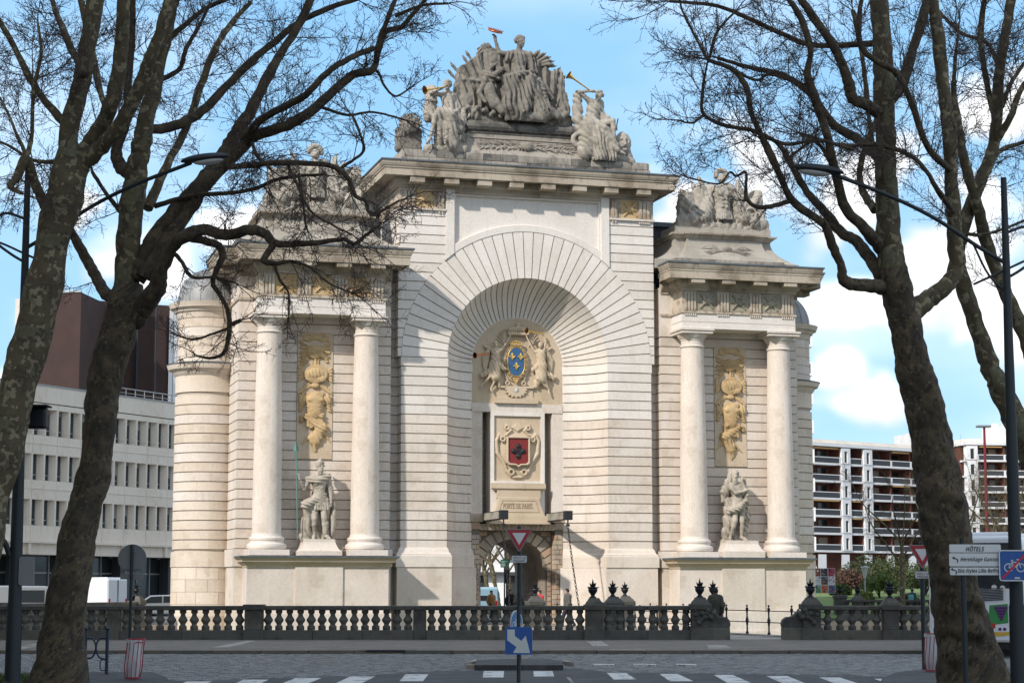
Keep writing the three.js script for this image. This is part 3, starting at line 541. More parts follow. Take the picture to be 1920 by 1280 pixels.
  const hollow = (hb, ht, zb, zt, zbk, y0, y1) => { const n = 10, v = [], q = (a, b, c, d) => v.push(...a, ...b, ...c, ...a, ...c, ...d); const rg = i => { const t = i / n, e = Math.pow(1 - t, 2.3), h = mix(ht, hb, e), z = mix(zt, zb, e), y = mix(y0, y1, t); return [[s * (C - h), y, zbk], [s * (C - h), y, z], [s * (C + h), y, z], [s * (C + h), y, zbk]]; }; for (let i = 0; i < n; i++) { const a = rg(i), b = rg(i + 1); for (let k = 0; k < 3; k++) s > 0 ? q(a[k], a[k + 1], b[k + 1], b[k]) : q(a[k + 1], a[k], b[k], b[k + 1]); } const g = new THREE.BufferGeometry(); g.setAttribute('position', new THREE.Float32BufferAttribute(v, 3)); g.computeVertexNormals(); return uvm(g); };
  mesh('attic_slope', hollow(3.85, 2.62, 0.05, -0.55, -4, 18.36, 19.58), M.sculptPale, gate);
  mesh('attic_slope', hollow(2.85, 2.05, 0.38, -0.28, -3, 18.40, 19.58), M.sculptPale, gate);
  const mp = sd(s, [[C - 2.62, -3.6], [C - 2.62, -0.5], [C - 2.05, -0.5], [C - 2.05, -0.24], [C + 2.05, -0.24], [C + 2.05, -0.5], [C + 2.62, -0.5], [C + 2.62, -3.6]]);
  mesh('attic_moulding', sweep(mp, [[-0.2, 19.56], [0.03, 19.56], [0.06, 19.62], [0.14, 19.66], [0.16, 19.72], [0.26, 19.74], [0.28, 19.82], [-0.3, 19.85]]), M.cornice, gate);
  mesh('attic_moulding_cap', bxx(C - 2.6, C + 2.6, 19.7, 19.86, -3.6, -0.45), M.cornice, gate);
  mesh('trophy_socle', rbx(...X(C - 2.65, C + 2.65), 19.86, 20.24, -2.6, -0.5, 0.03), M.sculptPale, gate);
  // round stair turret with a lead dome behind the outer corner
  const TU = subgroup('stair_turret', gate, [s * 15.3, 0, -4.1]);
  mesh('turret_core', cyl(1.46, 1.46, 20.5, 0, -5.5, 0, 40), M.groove, TU);
  for (let k = -1; k < 16; k++) { const y0 = 4.10 + k * PITCHH + GAP / 2; if (y0 + 0.4 < 11.4) mesh('turret_course', lathe([[1.4, y0], [1.55, y0], [1.55, y0 + PITCHH - GAP], [1.4, y0 + PITCHH - GAP]], 40), pick([M.warm, M.cream, M.warm]), TU); }
  mesh('turret_band', lathe([[1.4, 11.25], [1.55, 11.25], [1.55, 12.05], [1.6, 12.1], [1.68, 12.2], [1.74, 12.32], [1.9, 12.38], [1.93, 12.46], [1.98, 12.58], [1.99, 12.64], [1.3, 12.72]], 40), M.warm, TU);
  mesh('turret_flashing', lathe([[2.0, 12.60], [2.02, 12.645], [1.4, 12.78]], 40), M.lead, TU);
  mesh('turret_base', lathe([[1.3, 3.55], [1.6, 3.53], [1.62, 2.8], [1.5, 2.79], [1.5, -5.5], [1.2, -5.5]].reverse(), 40), M.warm, TU);
  for (let r = 0; r < 6; r++) for (let k = 0; k < 9; k++) { const y0 = -0.75 + r * 0.59, a0 = (k + (r % 2) * 0.5) / 9 * 6.2832, g = new THREE.LatheGeometry([[1.45, y0 + 0.006], [1.58, y0 + 0.006], [1.58, y0 + 0.584], [1.45, y0 + 0.584]].map(p => new THREE.Vector2(...p)), 6, a0 + 0.004, 6.2832 / 9 - 0.008); mesh('turret_block', uvm(toCreasedNormals(g, 0.5)), pick(M.warms), TU); }
  mesh('turret_drum_foot', lathe([[1.3, 12.7], [1.5, 12.74], [1.5, 13.0], [1.3, 13.0]], 40), M.warm, TU);
  for (let k = 0; k < 4; k++) { const y0 = 13.05 + k * PITCHH; mesh('turret_course', lathe([[1.3, y0], [1.48, y0], [1.48, y0 + PITCHH - GAP], [1.3, y0 + PITCHH - GAP]], 40), pick([M.warm, M.cream]), TU); }
  mesh('turret_cornice', lathe([[1.3, 14.9], [1.5, 14.9], [1.54, 15.05], [1.56, 15.15], [1.66, 15.22], [1.72, 15.36], [1.86, 15.40], [1.9, 15.52], [1.95, 15.64], [1.3, 15.75]], 40), M.warm, TU);
  const dm = []; for (let i = 0; i <= 14; i++) { const a = i / 14 * Math.PI / 2; dm.push([Math.max(0.001, 1.5 * Math.cos(a)), 15.72 + 1.72 * Math.sin(a)]); }
  mesh('turret_dome', lathe(dm, 40), M.dome, TU);
  for (let i = 0; i < 16; i++) { const a = i / 16 * Math.PI * 2, p = []; for (let k = 0; k <= 10; k++) { const b = k / 10.6 * Math.PI / 2; p.push(V3(Math.cos(a) * 1.505 * Math.cos(b), 15.72 + 1.725 * Math.sin(b), Math.sin(a) * 1.505 * Math.cos(b))); } mesh('dome_seam', tube(p, 0.02, 4), M.dome, TU); }
  // slate roof between the pavilion and the centre
  const rf = [[s * 6.5, 17.6], [s * 15, 17.6], [s * 12.5, 20.9], [s * 6.5, 20.9]];
  mesh('slate_roof', slab(s > 0 ? rf : rf.reverse(), -8.4, -4.6), M.slate, gate);
  for (let k = 0; k < 14; k++) mesh('slate_row', bxx(6.55, 14.9 - k * 0.18, 17.65 + k * 0.23, 17.65 + k * 0.23 + 0.22, -4.62, -4.55 - 0.0), pick([M.slate, tinted(M.slate, 0.85, 0.85, 0.9), tinted(M.slate, 1.2, 1.2, 1.2)]), gate);
  mesh('roof_ridge', bxx(6.5, 12.6, 20.86, 21.1, -8.5, -4.3), M.lead, gate);
}
// ------------------------------------------------------------------ drawbridge beams and chains
for (const s of [-1, 1]) {
  const b = subgroup('drawbridge_beam', gate);
  mesh('beam', rbx(s * 1.62 - 0.17, s * 1.62 + 0.17, 5.12, 5.48, -2.9, 1.15, 0.02), stone([0.34, 0.32, 0.28], [0.28, 0.26, 0.22], [0.15, 0.14, 0.12], { seed: 51 + s, stain: 0.4, run: 0, metres: 1.5, size: 256 }), b);
  mesh('beam_end', rbx(s * 1.62 - 0.2, s * 1.62 + 0.2, 5.08, 5.52, 1.1, 1.42, 0.02), M.iron, b);
  mesh('beam_strap', bx(s * 1.62 - 0.18, s * 1.62 + 0.18, 5.48, 5.50, -2.0, 1.12), M.iron, b);
  mesh('beam_strap', bx(s * 1.62 - 0.18, s * 1.62 + 0.18, 5.10, 5.12, -2.0, 1.12), M.iron, b);
  mesh('chain_shackle', join([bar([s * 1.62, 5.1, 1.26], [s * 1.62, 4.85, 1.26], 0.035), box(0.16, 0.12, 0.12, s * 1.62, 4.82, 1.26)]), M.iron, b);
  // chain of separate links hanging down to the bridge
  const link = new THREE.TorusGeometry(0.062, 0.018, 5, 12); link.scale(0.72, 1.45, 1); clean(link);
  const top = V3(s * 1.62, 4.74, 1.26), end = V3(s * 1.62 + (s > 0 ? 0.35 : 0.1), 0.15, 2.3), n = 34;
  for (let i = 0; i < n; i++) { const t = i / (n - 1), p = top.clone().lerp(end, t); p.z -= 0.1 * Math.sin(t * Math.PI); const l = mesh('chain_link', link, M.iron, b); l.position.copy(p); l.rotation.y = i % 2 ? Math.PI / 2 : 0.2; }
}

// ------------------------------------------------------------------ carved figures
function gp(u, y, w) { return [GX + u * Math.cos(PHI) + w * Math.sin(PHI), y, GZ - u * Math.sin(PHI) + w * Math.cos(PHI)]; }
function gthing(name, label, cat, base, group) { return thing(name, label, cat, gp(...base), PHI, group); }
function relTo(g, b) { g.translate(-b[0], -b[1], -b[2]); return g; }
// carved drapery: rounded ridges with sharp valleys
const waves = (amp, f, ax, ay, az = 0) => (x, y, z) => { const q = f * 0.82 * (x * ax + y * ay + z * az) + 0.9 * Math.sin(2.6 * y + 2.1 * x) + 0.5 * Math.sin(5.3 * y - 3.1 * x); return amp * 2.0 * (0.62 - Math.abs(Math.sin(q))); };
// s: size factor (1 = a figure 1.8 m tall)
function head(c, p, s, yaw = 0, o = {}) {
  const [x, y, z] = p, cy = Math.cos(yaw), sy = Math.sin(yaw), Q = (a, b, d) => [x + (a * cy + d * sy) * s, y + b * s, z + (-a * sy + d * cy) * s];
  c.ball([x, y + 0.01 * s, z], [0.082 * s, 0.115 * s, 0.095 * s], 0.02 * s);
  c.ball(Q(0, -0.06, 0.03), [0.06 * s, 0.065 * s, 0.06 * s], 0.03 * s);
  c.limb(Q(0, 0.025, 0.088), Q(0, -0.022, 0.112), 0.011 * s, 0.018 * s, 0.01 * s);
  c.limb(Q(-0.045, 0.035, 0.085), Q(0.045, 0.035, 0.085), 0.013 * s, 0.013 * s, 0.015 * s);
  for (const e of [-1, 1]) { c.cut(Q(e * 0.034, 0.012, 0.098), 0.017 * s, 0.008 * s); c.ball(Q(e * 0.034, 0.012, 0.084), 0.015 * s, 0.004 * s); c.ball(Q(e * 0.082, -0.005, 0), [0.014 * s, 0.03 * s, 0.02 * s], 0.01 * s); }
  c.limb(Q(-0.022, -0.055, 0.09), Q(0.022, -0.055, 0.09), 0.011 * s, 0.011 * s, 0.008 * s); c.ball(Q(0, -0.1, 0.07), 0.026 * s, 0.02 * s);
  if (o.hair) for (let i = 0; i < 34; i++) { const a = i * 2.399, h = 1 - i / 34 * 1.35, r = Math.sqrt(Math.max(0, 1 - h * h)); const dx = Math.cos(a) * r, dz = Math.sin(a) * r; if (dz > 0.35 && h < 0.45) continue; c.ball(Q(dx * 0.09, 0.025 + h * 0.11, dz * 0.1 - 0.01), (0.028 + 0.012 * ((i * 7) % 3) / 2) * s, 0.008 * s); }
  if (o.bun) c.ball(Q(0, 0.02, -0.11), 0.05 * s, 0.02 * s);
  if (o.beard) for (let i = 0; i < 16; i++) c.ball(Q((i % 4 - 1.5) * 0.032, -0.085 - Math.floor(i / 4) * 0.028, 0.085 - Math.floor(i / 4) * 0.008 - Math.abs(i % 4 - 1.5) * 0.02), 0.024 * s, 0.008 * s);
}
function hand(c, w, dir, s, curl = 0.6) { // palm and five bent fingers pointing along dir
  const d = V3(...dir).normalize(), a = Math.abs(d.y) < 0.8 ? V3(0, 1, 0) : V3(1, 0, 0), q = V3().crossVectors(d, a).normalize(), n = V3().crossVectors(q, d);
  const P = (t, u, v) => [w[0] + (d.x * t + q.x * u + n.x * v) * s, w[1] + (d.y * t + q.y * u + n.y * v) * s, w[2] + (d.z * t + q.z * u + n.z * v) * s];
  c.limb(P(0, 0, 0), P(0.08, 0, 0), 0.032 * s, 0.04 * s, 0.02 * s);
  for (let i = 0; i < 4; i++) { const u = (i - 1.5) * 0.022, L = [0.075, 0.085, 0.08, 0.062][i]; c.limb(P(0.085, u, 0), P(0.085 + L * 0.55, u, -0.02 * curl), 0.0115 * s, 0.0105 * s, 0.004); c.limb(P(0.085 + L * 0.55, u, -0.02 * curl), P(0.085 + L * (1 - 0.35 * curl), u, -0.06 * curl), 0.0105 * s, 0.009 * s, 0.004); }
  c.limb(P(0.02, 0.035, 0), P(0.07, 0.06, -0.03 * curl), 0.014 * s, 0.011 * s, 0.01);
}
function person(c, J, s, o = {}) {
  const k = 0.05 * s, m = (a, b, t = 0.5) => [mix(a[0], b[0], t), mix(a[1], b[1], t), mix(a[2], b[2], t)];
  const ch = m(J.shL, J.shR), hp = m(J.hipL, J.hipR);
  const wst = J.waist || m(ch, hp, 0.6);
  c.limb(m(J.shL, ch, 0.45), m(J.shR, ch, 0.45), 0.105 * s, 0.105 * s, k); c.ball(m(ch, wst, 0.3), [0.17 * s, 0.17 * s, 0.115 * s], k);
  c.limb(m(ch, wst, 0.35), wst, 0.14 * s, 0.125 * s, k); c.limb(m(wst, J.hipL, 0.7), m(wst, J.hipR, 0.7), 0.125 * s, 0.125 * s, k); c.limb(wst, hp, 0.13 * s, 0.14 * s, k);
  if (o.chest) for (const e of [-1, 1]) c.ball([ch[0] + e * 0.075 * s, ch[1] - 0.11 * s, ch[2] + 0.075 * s], [0.075 * s, 0.06 * s, 0.05 * s], 0.02 * s);
  if (o.breast) for (const e of [-1, 1]) c.ball([ch[0] + e * 0.08 * s, ch[1] - 0.15 * s, ch[2] + 0.09 * s], 0.07 * s, 0.03 * s);
  if (o.abs) for (let r = 0; r < 3; r++) for (const e of [-1, 1]) c.ball([mix(ch[0], wst[0], 0.6 + r * 0.25) + e * 0.04 * s, mix(ch[1], wst[1], 0.62 + r * 0.24), mix(ch[2], wst[2], 0.8) + 0.1 * s], [0.04 * s, 0.032 * s, 0.03 * s], 0.01 * s);
  c.limb(ch, [mix(ch[0], J.head[0], 0.8), J.head[1] - 0.08 * s, mix(ch[2], J.head[2], 0.8)], 0.075 * s, 0.056 * s, 0.04 * s);
  head(c, J.head, s, J.yaw || 0, o);
  for (const S of ['L', 'R']) {
    c.limb(J['sh' + S], J['el' + S], 0.068 * s, 0.048 * s, k * 0.8); c.limb(J['el' + S], J['ha' + S], 0.05 * s, 0.03 * s, 0.02 * s);
    const e = J['el' + S], h = J['ha' + S]; if (!o.noHands) hand(c, h, J['hd' + S] || [h[0] - e[0], h[1] - e[1], h[2] - e[2]], s, 0.8);
    c.limb(J['hip' + S], J['kn' + S], 0.105 * s, 0.066 * s, k); c.limb(J['kn' + S], m(J['kn' + S], J['an' + S], 0.35), 0.064 * s, 0.06 * s, 0.03 * s); c.limb(m(J['kn' + S], J['an' + S], 0.35), J['an' + S], 0.06 * s, 0.037 * s, 0.03 * s);
    const t = J['to' + S]; if (t) { c.limb(J['an' + S], m(J['an' + S], t, 0.6), 0.042 * s, 0.04 * s, 0.02 * s); c.limb(m(J['an' + S], t, 0.5), t, 0.042 * s, 0.028 * s, 0.02 * s); }
  }
}
// ---------------- warrior between the left columns
{
  const B = [-10.6, 3.3, 0.85], st = gthing('warrior_statue', 'stone warrior statue with helmet and spear between the left columns', 'statue', B, 'statues between the columns');
  const dieS = [[1.0, 0], [1.0, 0.2], [0.92, 0.24], [0.84, 0.34], [0.76, 0.5], [0.72, 0.62], [0.72, 0.74]]; const ring4 = []; for (let i = 0; i < dieS.length; i++) ring4.push(dieS[i]);
  const pl = sweep([[-0, 0], [0, 0.0]].length ? [[-0.001, -0.8], [-0.001, 0], [0.001, 0], [0.001, -0.8]] : [], dieS, false);
  mesh('statue_plinth', join([pl, bx(-0.72, 0.72, 0.5, 0.735, -0.75, 0.71)]), M.cream, st);
  const c = new Carve([-1.3, 0.6, -0.75], [1.15, 4.75, 0.85], 0.028), s = 2.0, y = 0.74;
  person(c, { head: [0.06, y + 3.42, 0.12], yaw: 0.35, shL: [-0.42, y + 2.86, 0.02], shR: [0.48, y + 2.9, 0.0], elL: [-0.68, y + 2.36, 0.16], haL: [-0.93, y + 2.82, 0.3], hdL: [-0.2, 0.9, 0.1], elR: [0.62, y + 2.2, -0.02], haR: [0.58, y + 1.74, 0.18], waist: [0.05, y + 2.15, 0.08], hipL: [-0.16, y + 1.8, 0.03], hipR: [0.24, y + 1.8, 0.06], knL: [-0.18, y + 0.98, 0.16], knR: [0.27, y + 1.02, 0.26], anL: [-0.16, y + 0.16, 0.02], anR: [0.32, y + 0.2, 0.16], toL: [-0.24, y + 0.07, 0.34], toR: [0.52, y + 0.07, 0.42] }, s, { chest: 1, abs: 1, beard: 1 });
  // helmet, cloak, skirt straps, shield
  c.ball([0.05, y + 3.55, 0.08], [0.22, 0.23, 0.25], 0.03).limb([0.05, y + 3.72, 0.2], [0.03, y + 3.68, -0.2], 0.06, 0.05, 0.02).ball([0.08, y + 3.79, 0.16], 0.07, 0.02).limb([-0.16, y + 3.45, 0.2], [0.28, y + 3.46, 0.2], 0.03, 0.03, 0.01);
  const fv = waves(0.035, 21, 0.75, 0.3, 0.5), fd = waves(0.04, 16, 0.9, 0.35);
  c.chain([[-0.5, y + 2.85, 0.05, 0.15], [-0.1, y + 2.72, 0.26, 0.15], [0.45, y + 2.98, 0.14, 0.14]], 0.06, waves(0.03, 24, 0.2, 1));
  c.limb([0.5, y + 2.95, -0.1], [0.62, y + 2.2, -0.15], 0.16, 0.2, 0.06, fv);
  c.limb([0.25, y + 2.1, 0.15], [-0.62, y + 1.62, 0.2], 0.13, 0.24, 0.08, waves(0.035, 22, 0.3, 1));
  c.limb([-0.42, y + 1.75, 0.02], [-0.56, y + 0.1, -0.08], 0.2, 0.3, 0.06, fd); c.limb([-0.62, y + 1.6, 0.16], [-0.6, y + 0.8, 0.1], 0.16, 0.06, 0.06, fd); c.limb([-0.2, y + 1.7, 0.0], [-0.16, y + 0.1, -0.22], 0.2, 0.28, 0.06, fd); c.limb([0.1, y + 2.6, -0.3], [0.1, y + 0.1, -0.4], 0.3, 0.36, 0.1, fd);
  for (let i = 0; i < 6; i++) c.limb([-0.15 + i * 0.11, y + 1.9, 0.24], [-0.16 + i * 0.12, y + 1.42, 0.3], 0.055, 0.06, 0.01);
  c.put([0.45, y + 0.1, -0.3], [1.0, y + 1.85, 0.3], 0.03, (x, Y, z) => { const a = (x - 0.72 - (Y - y - 0.95) * 0.06) / 0.16, b = (Y - y - 0.95) / 0.9, d = (z + 0.05) / 0.3; return (Math.hypot(a, b, d) - 1) * 0.16; });
  c.limb([0.34, y + 0.75, 0.2], [0.32, y + 0.3, 0.18], 0.15, 0.11, 0.02);
  c.block([0.0, y - 0.03, 0.0], [0.72, 0.06, 0.6], 0.03); c.rough(0.012, 9);
  mesh('figure', c.build(), M.statue, st);
  mesh('spear', join([bar([-1.12, y + 4.25, 0.36], [-1.0, y + 0.0, 0.34], 0.03, 8), (() => { const g = new THREE.ConeGeometry(0.13, 0.5, 4); g.scale(1, 1, 0.35); g.translate(-1.13, y + 4.4, 0.36); return g; })()]), M.verdigris, st);
}
// ---------------- hero in a lion skin between the right columns
{
  const B = [10.6, 3.3, 0.85], st = gthing('hero_statue', 'stone statue of a bearded man in a lion skin between the right columns', 'statue', B, 'statues between the columns');
  mesh('statue_plinth', join([sweep([[-0.001, -0.8], [-0.001, 0], [0.001, 0], [0.001, -0.8]], [[1.05, 0], [1.05, 0.3], [0.96, 0.36], [0.88, 0.5], [0.8, 0.66], [0.8, 0.82]], false), bx(-0.8, 0.8, 0.6, 0.815, -0.78, 0.79)]), M.cream, st);
  const c = new Carve([-1.1, 0.7, -0.75], [0.95, 4.7, 0.85], 0.028), s = 1.95, y = 0.82;
  person(c, { head: [-0.16, y + 3.2, 0.2], yaw: -0.3, shL: [-0.42, y + 2.78, 0.08], shR: [0.32, y + 2.72, 0.06], elL: [-0.2, y + 2.36, 0.42], haL: [0.22, y + 2.48, 0.42], hdL: [0.9, 0.35, 0], elR: [0.45, y + 2.3, 0.3], haR: [0.16, y + 2.95, 0.34], hdR: [0.1, 1, 0], waist: [0.0, y + 2.05, 0.1], hipL: [-0.15, y + 1.75, 0.05], hipR: [0.22, y + 1.75, 0.05], knL: [-0.22, y + 1.0, 0.28], knR: [0.18, y + 0.98, 0.18], anL: [-0.42, y + 0.2, 0.12], anR: [0.2, y + 0.2, 0.05], toL: [-0.55, y + 0.06, 0.38], toR: [0.34, y + 0.06, 0.38] }, s, { chest: 1, abs: 1, beard: 1, hair: 1 });
  c.ball([-0.17, y + 3.36, 0.08], [0.25, 0.22, 0.26], 0.04, waves(0.02, 34, 1, 0.2)); c.limb([-0.35, y + 3.3, 0.1], [-0.62, y + 2.4, -0.05], 0.13, 0.24, 0.06, waves(0.04, 18, 0.9, 0.5)); c.limb([-0.62, y + 2.4, -0.05], [-0.72, y + 2.0, -0.05], 0.2, 0.1, 0.06);
  c.limb([-0.45, y + 2.0, 0], [-0.42, y + 0.9, -0.1], 0.2, 0.28, 0.06, waves(0.045, 17, 0.9, 0.5)); c.limb([-0.45, y + 0.9, -0.15], [-0.55, y + 0.1, -0.2], 0.24, 0.2, 0.06, waves(0.05, 15, 0.8, 0.5));
  c.chain([[-0.5, y + 1.5, 0.28, 0.17], [-0.05, y + 1.62, 0.38, 0.17], [0.3, y + 1.95, 0.24, 0.1]], 0.06, waves(0.035, 20, 0.5, 0.9)); c.limb([0.42, y + 2.1, 0.05], [0.5, y + 1.2, -0.05], 0.16, 0.22, 0.06, waves(0.045, 17, 0.8, 0.6)); c.limb([0.48, y + 1.3, -0.15], [0.42, y + 0.1, -0.3], 0.22, 0.22, 0.06, waves(0.045, 15, 0.8, 0.6));
  c.limb([0.36, y + 3.1, 0.1], [0.42, y + 2.0, 0.2], 0.09, 0.13, 0.03, waves(0.025, 30, 0.6, 1)); c.limb([0, y + 2.5, -0.25], [0, y + 0.1, -0.4], 0.3, 0.34, 0.1, waves(0.04, 15, 1, 0.2));
  c.block([0.0, y - 0.03, 0.0], [0.8, 0.06, 0.62], 0.03); c.rough(0.012, 9);
  mesh('figure', c.build(), M.statue, st);
}
// ---------------- socle and cushion of the crowning group (part of the gate)
{
  const v = []; const q = (a, b, c, d) => v.push(...a, ...b, ...c, ...a, ...c, ...d), n = 12;
  const rg = i => { const t = i / n, e = Math.pow(1 - t, 3), h = 3.0 + 1.1 * e, z = -0.55 + 0.4 * e, y = mix(23.27, 24.42, t); return [[-h, y, -2.4], [-h, y, z], [h, y, z], [h, y, -2.4]]; };
  for (let i = 0; i < n; i++) { const a = rg(i), b = rg(i + 1); for (let k = 0; k < 3; k++) q(a[k], a[k + 1], b[k + 1], b[k]); }
  const g = new THREE.BufferGeometry(); g.setAttribute('position', new THREE.Float32BufferAttribute(v, 3)); g.computeVertexNormals(); mesh('crown_socle', uvm(g), M.weather, gate);
  mesh('socle_fillet', bx(-2.9, 2.9, 24.16, 24.22, -1, -0.5), M.sculptPale, gate);
  mesh('crown_cushion', sweep([[-2.7, -2.3], [-2.7, -0.75], [2.75, -0.75], [2.75, -2.3]], [[-0.2, 24.40], [0.24, 24.40], [0.26, 24.46], [0.16, 24.5], [0.3, 24.58], [0.38, 24.72], [0.38, 24.86], [0.3, 25.0], [0.12, 25.1], [-1.5, 25.14]]), M.weatherDark, gate);
  const c = new Carve([-3.2, 23.3, -0.75], [3.2, 24.2, 0.2], 0.03);
  for (const s of [-1, 1]) for (let i = 0; i < 16; i++) { const x = s * (0.3 + i * 0.14), y = 23.78 + 0.05 * Math.sin(i * 1.3) - i * 0.008; c.limb([x, y, -0.36], [x + s * 0.2, y + (i % 2 ? 0.16 : -0.13), -0.30], 0.045, 0.02, 0.02); c.limb([x, y + 0.22, -0.42], [x + s * 0.3, y + 0.26, -0.4], 0.028, 0.02, 0.01); }
  c.ball([0, 23.82, -0.34], [0.36, 0.22, 0.14], 0.04, waves(0.03, 26, 1, 0.7)); mesh('laurel_relief', c.build(), M.sculptPale, gate);
}
// ---------------- crowning group
{
  const B = [-0.6, 25.12, -0.9], st = gthing('crowning_sculpture', 'weathered seated woman raising a wreath among banners on top of the gate', 'sculpture', B);
  let c = new Carve([-2.3, 25.0, -1.7], [1.1, 29.8, 0.5], 0.036), s = 2.35;
  person(c, { head: [-0.26, 29.24, -0.55], yaw: 0.6, shL: [-0.78, 28.58, -0.65], shR: [0.16, 28.6, -0.7], elL: [-1.36, 28.62, -0.6], haL: [-1.56, 29.22, -0.55], hdL: [-0.1, 1, 0], elR: [0.36, 27.75, -0.45], haR: [-0.08, 27.5, -0.2], waist: [-0.36, 27.85, -0.7], hipL: [-0.62, 27.4, -0.75], hipR: [-0.1, 27.4, -0.75], knL: [-0.78, 27.05, 0.02], knR: [0.16, 27.2, 0.02], anL: [-0.95, 25.75, -0.1], anR: [-0.3, 25.8, -0.05], toL: [-1.0, 25.5, 0.25], toR: [-0.3, 25.45, 0.3] }, s, { breast: 1, hair: 1 });
  const fs = waves(0.07, 15, 1, 0.25), ft = waves(0.05, 19, 1, 0.1);
  c.limb([-0.3, 28.4, -0.6], [-0.36, 27.7, -0.55], 0.36, 0.34, 0.08, ft); c.limb([0.2, 28.6, -0.6], [0.42, 27.7, -0.6], 0.2, 0.24, 0.08, fs); c.limb([-0.75, 28.55, -0.62], [-0.95, 28.3, -0.6], 0.22, 0.16, 0.06, ft);
  c.limb([-0.75, 27.2, -0.1], [-0.95, 25.6, -0.15], 0.32, 0.42, 0.08, fs); c.limb([0.1, 27.3, -0.1], [-0.25, 25.7, -0.15], 0.3, 0.4, 0.08, fs); c.limb([-0.35, 27.5, -0.3], [-0.5, 25.6, -0.35], 0.4, 0.6, 0.1, fs); c.limb([0.2, 27.2, -0.2], [0.75, 25.5, -0.3], 0.26, 0.45, 0.1, waves(0.06, 11, 1, 0.5));
  c.chain([[-1.15, 27.3, -0.1, 0.13], [-0.5, 27.4, 0.1, 0.16], [0.1, 27.55, 0.0, 0.13]], 0.05, waves(0.04, 18, 0.4, 1)); c.limb([-1.1, 27.2, 0.0], [-1.05, 25.7, 0.05], 0.14, 0.3, 0.06, fs);
  c.limb([-0.9, 25.25, -0.2], [0.7, 25.25, -0.2], 0.3, 0.28, 0.1, waves(0.03, 9, 1, 0)); c.rough(0.02, 6);
  mesh('seated_figure', c.build(), M.sculpt, st);
  // banners, palm leaves and captives behind and beside her
  c = new Carve([-3.9, 25.0, -1.9], [2.75, 29.2, 0.15], 0.042);
  c.put([-3.6, 25.1, -1.6], [2.5, 29.0, -0.5], 0.06, (x, y, z) => { const top = x < -0.4 ? mix(28.75, 27.8, sstep(-1.9, -3.5, x)) : mix(28.5, 28.05, sstep(0.6, 2.0, x)) - 0.3 * Math.sin(Math.max(0, x - 0.5) * 2.1); const q = x * 6.2 + (x + 0.6) * (28 - y) * 0.9 + Math.sin(y * 2.3) * 0.7, w = 0.25 * Math.abs(Math.sin(q)) + 0.09 * Math.abs(Math.sin(q * 2.3 + y)) - 0.12; return Math.max(Math.abs(z + 1.02 - w) - 0.26, y - top, -3.55 - x + 0.25 * (y - 27), x - 2.1 - (27.5 - y) * 0.2) * 0.8; });
  for (const [x, y] of [[-3.78, 27.6], [-3.62, 27.95], [-3.0, 28.35], [-2.85, 28.62], [1.98, 28.15], [2.25, 27.75]]) c.limb([x * 0.9, y - 0.4, -1.2], [x, y, -1.2], 0.05, 0.085, 0.02).limb([x, y, -1.2], [x + Math.sign(x) * 0.14, y + 0.2, -1.2], 0.09, 0.012, 0.01);
  for (let i = 0; i < 15; i++) { const a = 0.05 + i * 0.085, L = 0.9 + 0.35 * ((i * 5) % 3) / 2; c.limb([0.25, 28.05, -0.9], [0.25 + Math.cos(a) * L, 28.05 + Math.sin(a) * L * 0.7, -0.85 + (i % 3) * 0.12], 0.05, 0.09, 0.02).limb([0.25 + Math.cos(a) * L, 28.05 + Math.sin(a) * L * 0.7, -0.85 + (i % 3) * 0.12], [0.25 + Math.cos(a) * (L + 0.3), 28.05 + Math.sin(a) * (L + 0.3) * 0.68, -0.85 + (i % 3) * 0.12], 0.09, 0.01, 0.01); }
  c.ball([-1.95, 28.85, -0.95], [0.3, 0.3, 0.25], 0.05, waves(0.07, 19, 1, 1)).ball([-2.2, 28.65, -1.0], [0.22, 0.3, 0.22], 0.05, waves(0.06, 17, 1, -1));
  c.put([-2.1, 27.9, -1], [-1.3, 28.9, -0.3], 0.03, (x, y, z) => (Math.hypot((x + 1.68) / 0.36, (y - 28.38) / 0.48, (z + 0.72) / 0.2) - 1) * 0.2).ring([-1.68, 28.38, -0.62], 0.3, 0.045, 0.02, 1.4).ball([-1.72, 27.88, -0.6], 0.12, 0.03, waves(0.03, 30, 1, 1));
  // drapery swag, shield and captives
  c.chain([[-2.3, 27.6, -0.8, 0.14], [-1.7, 27.35, -0.5, 0.18], [-1.2, 27.75, -0.6, 0.12]], 0.06, waves(0.04, 20, 0.5, 1)); c.chain([[-3.3, 27.2, -0.9, 0.2], [-2.3, 27.1, -0.7, 0.18], [-1.4, 27.25, -0.5, 0.12]], 0.06, waves(0.05, 14, 0.3, 1));
  c.ring([-3.05, 26.75, -0.75], 0.42, 0.09, 0.03, 0.95).ball([-3.0, 26.1, -0.7], [0.36, 0.36, 0.2], 0.05);
  c.ball([-1.92, 26.62, -0.45], [0.34, 0.42, 0.3], 0.08).limb([-1.95, 26.5, -0.4], [-1.7, 25.9, -0.3], 0.3, 0.34, 0.1).limb([-2.2, 26.9, -0.4], [-2.5, 26.4, -0.25], 0.15, 0.12, 0.05).limb([-2.5, 26.4, -0.25], [-2.2, 25.9, -0.1], 0.12, 0.1, 0.05).ball([-2.15, 27.08, -0.4], [0.17, 0.21, 0.2], 0.04, waves(0.025, 30, 1, 1)).limb([-1.7, 26.0, -0.3], [-1.3, 25.5, -0.1], 0.25, 0.2, 0.08);
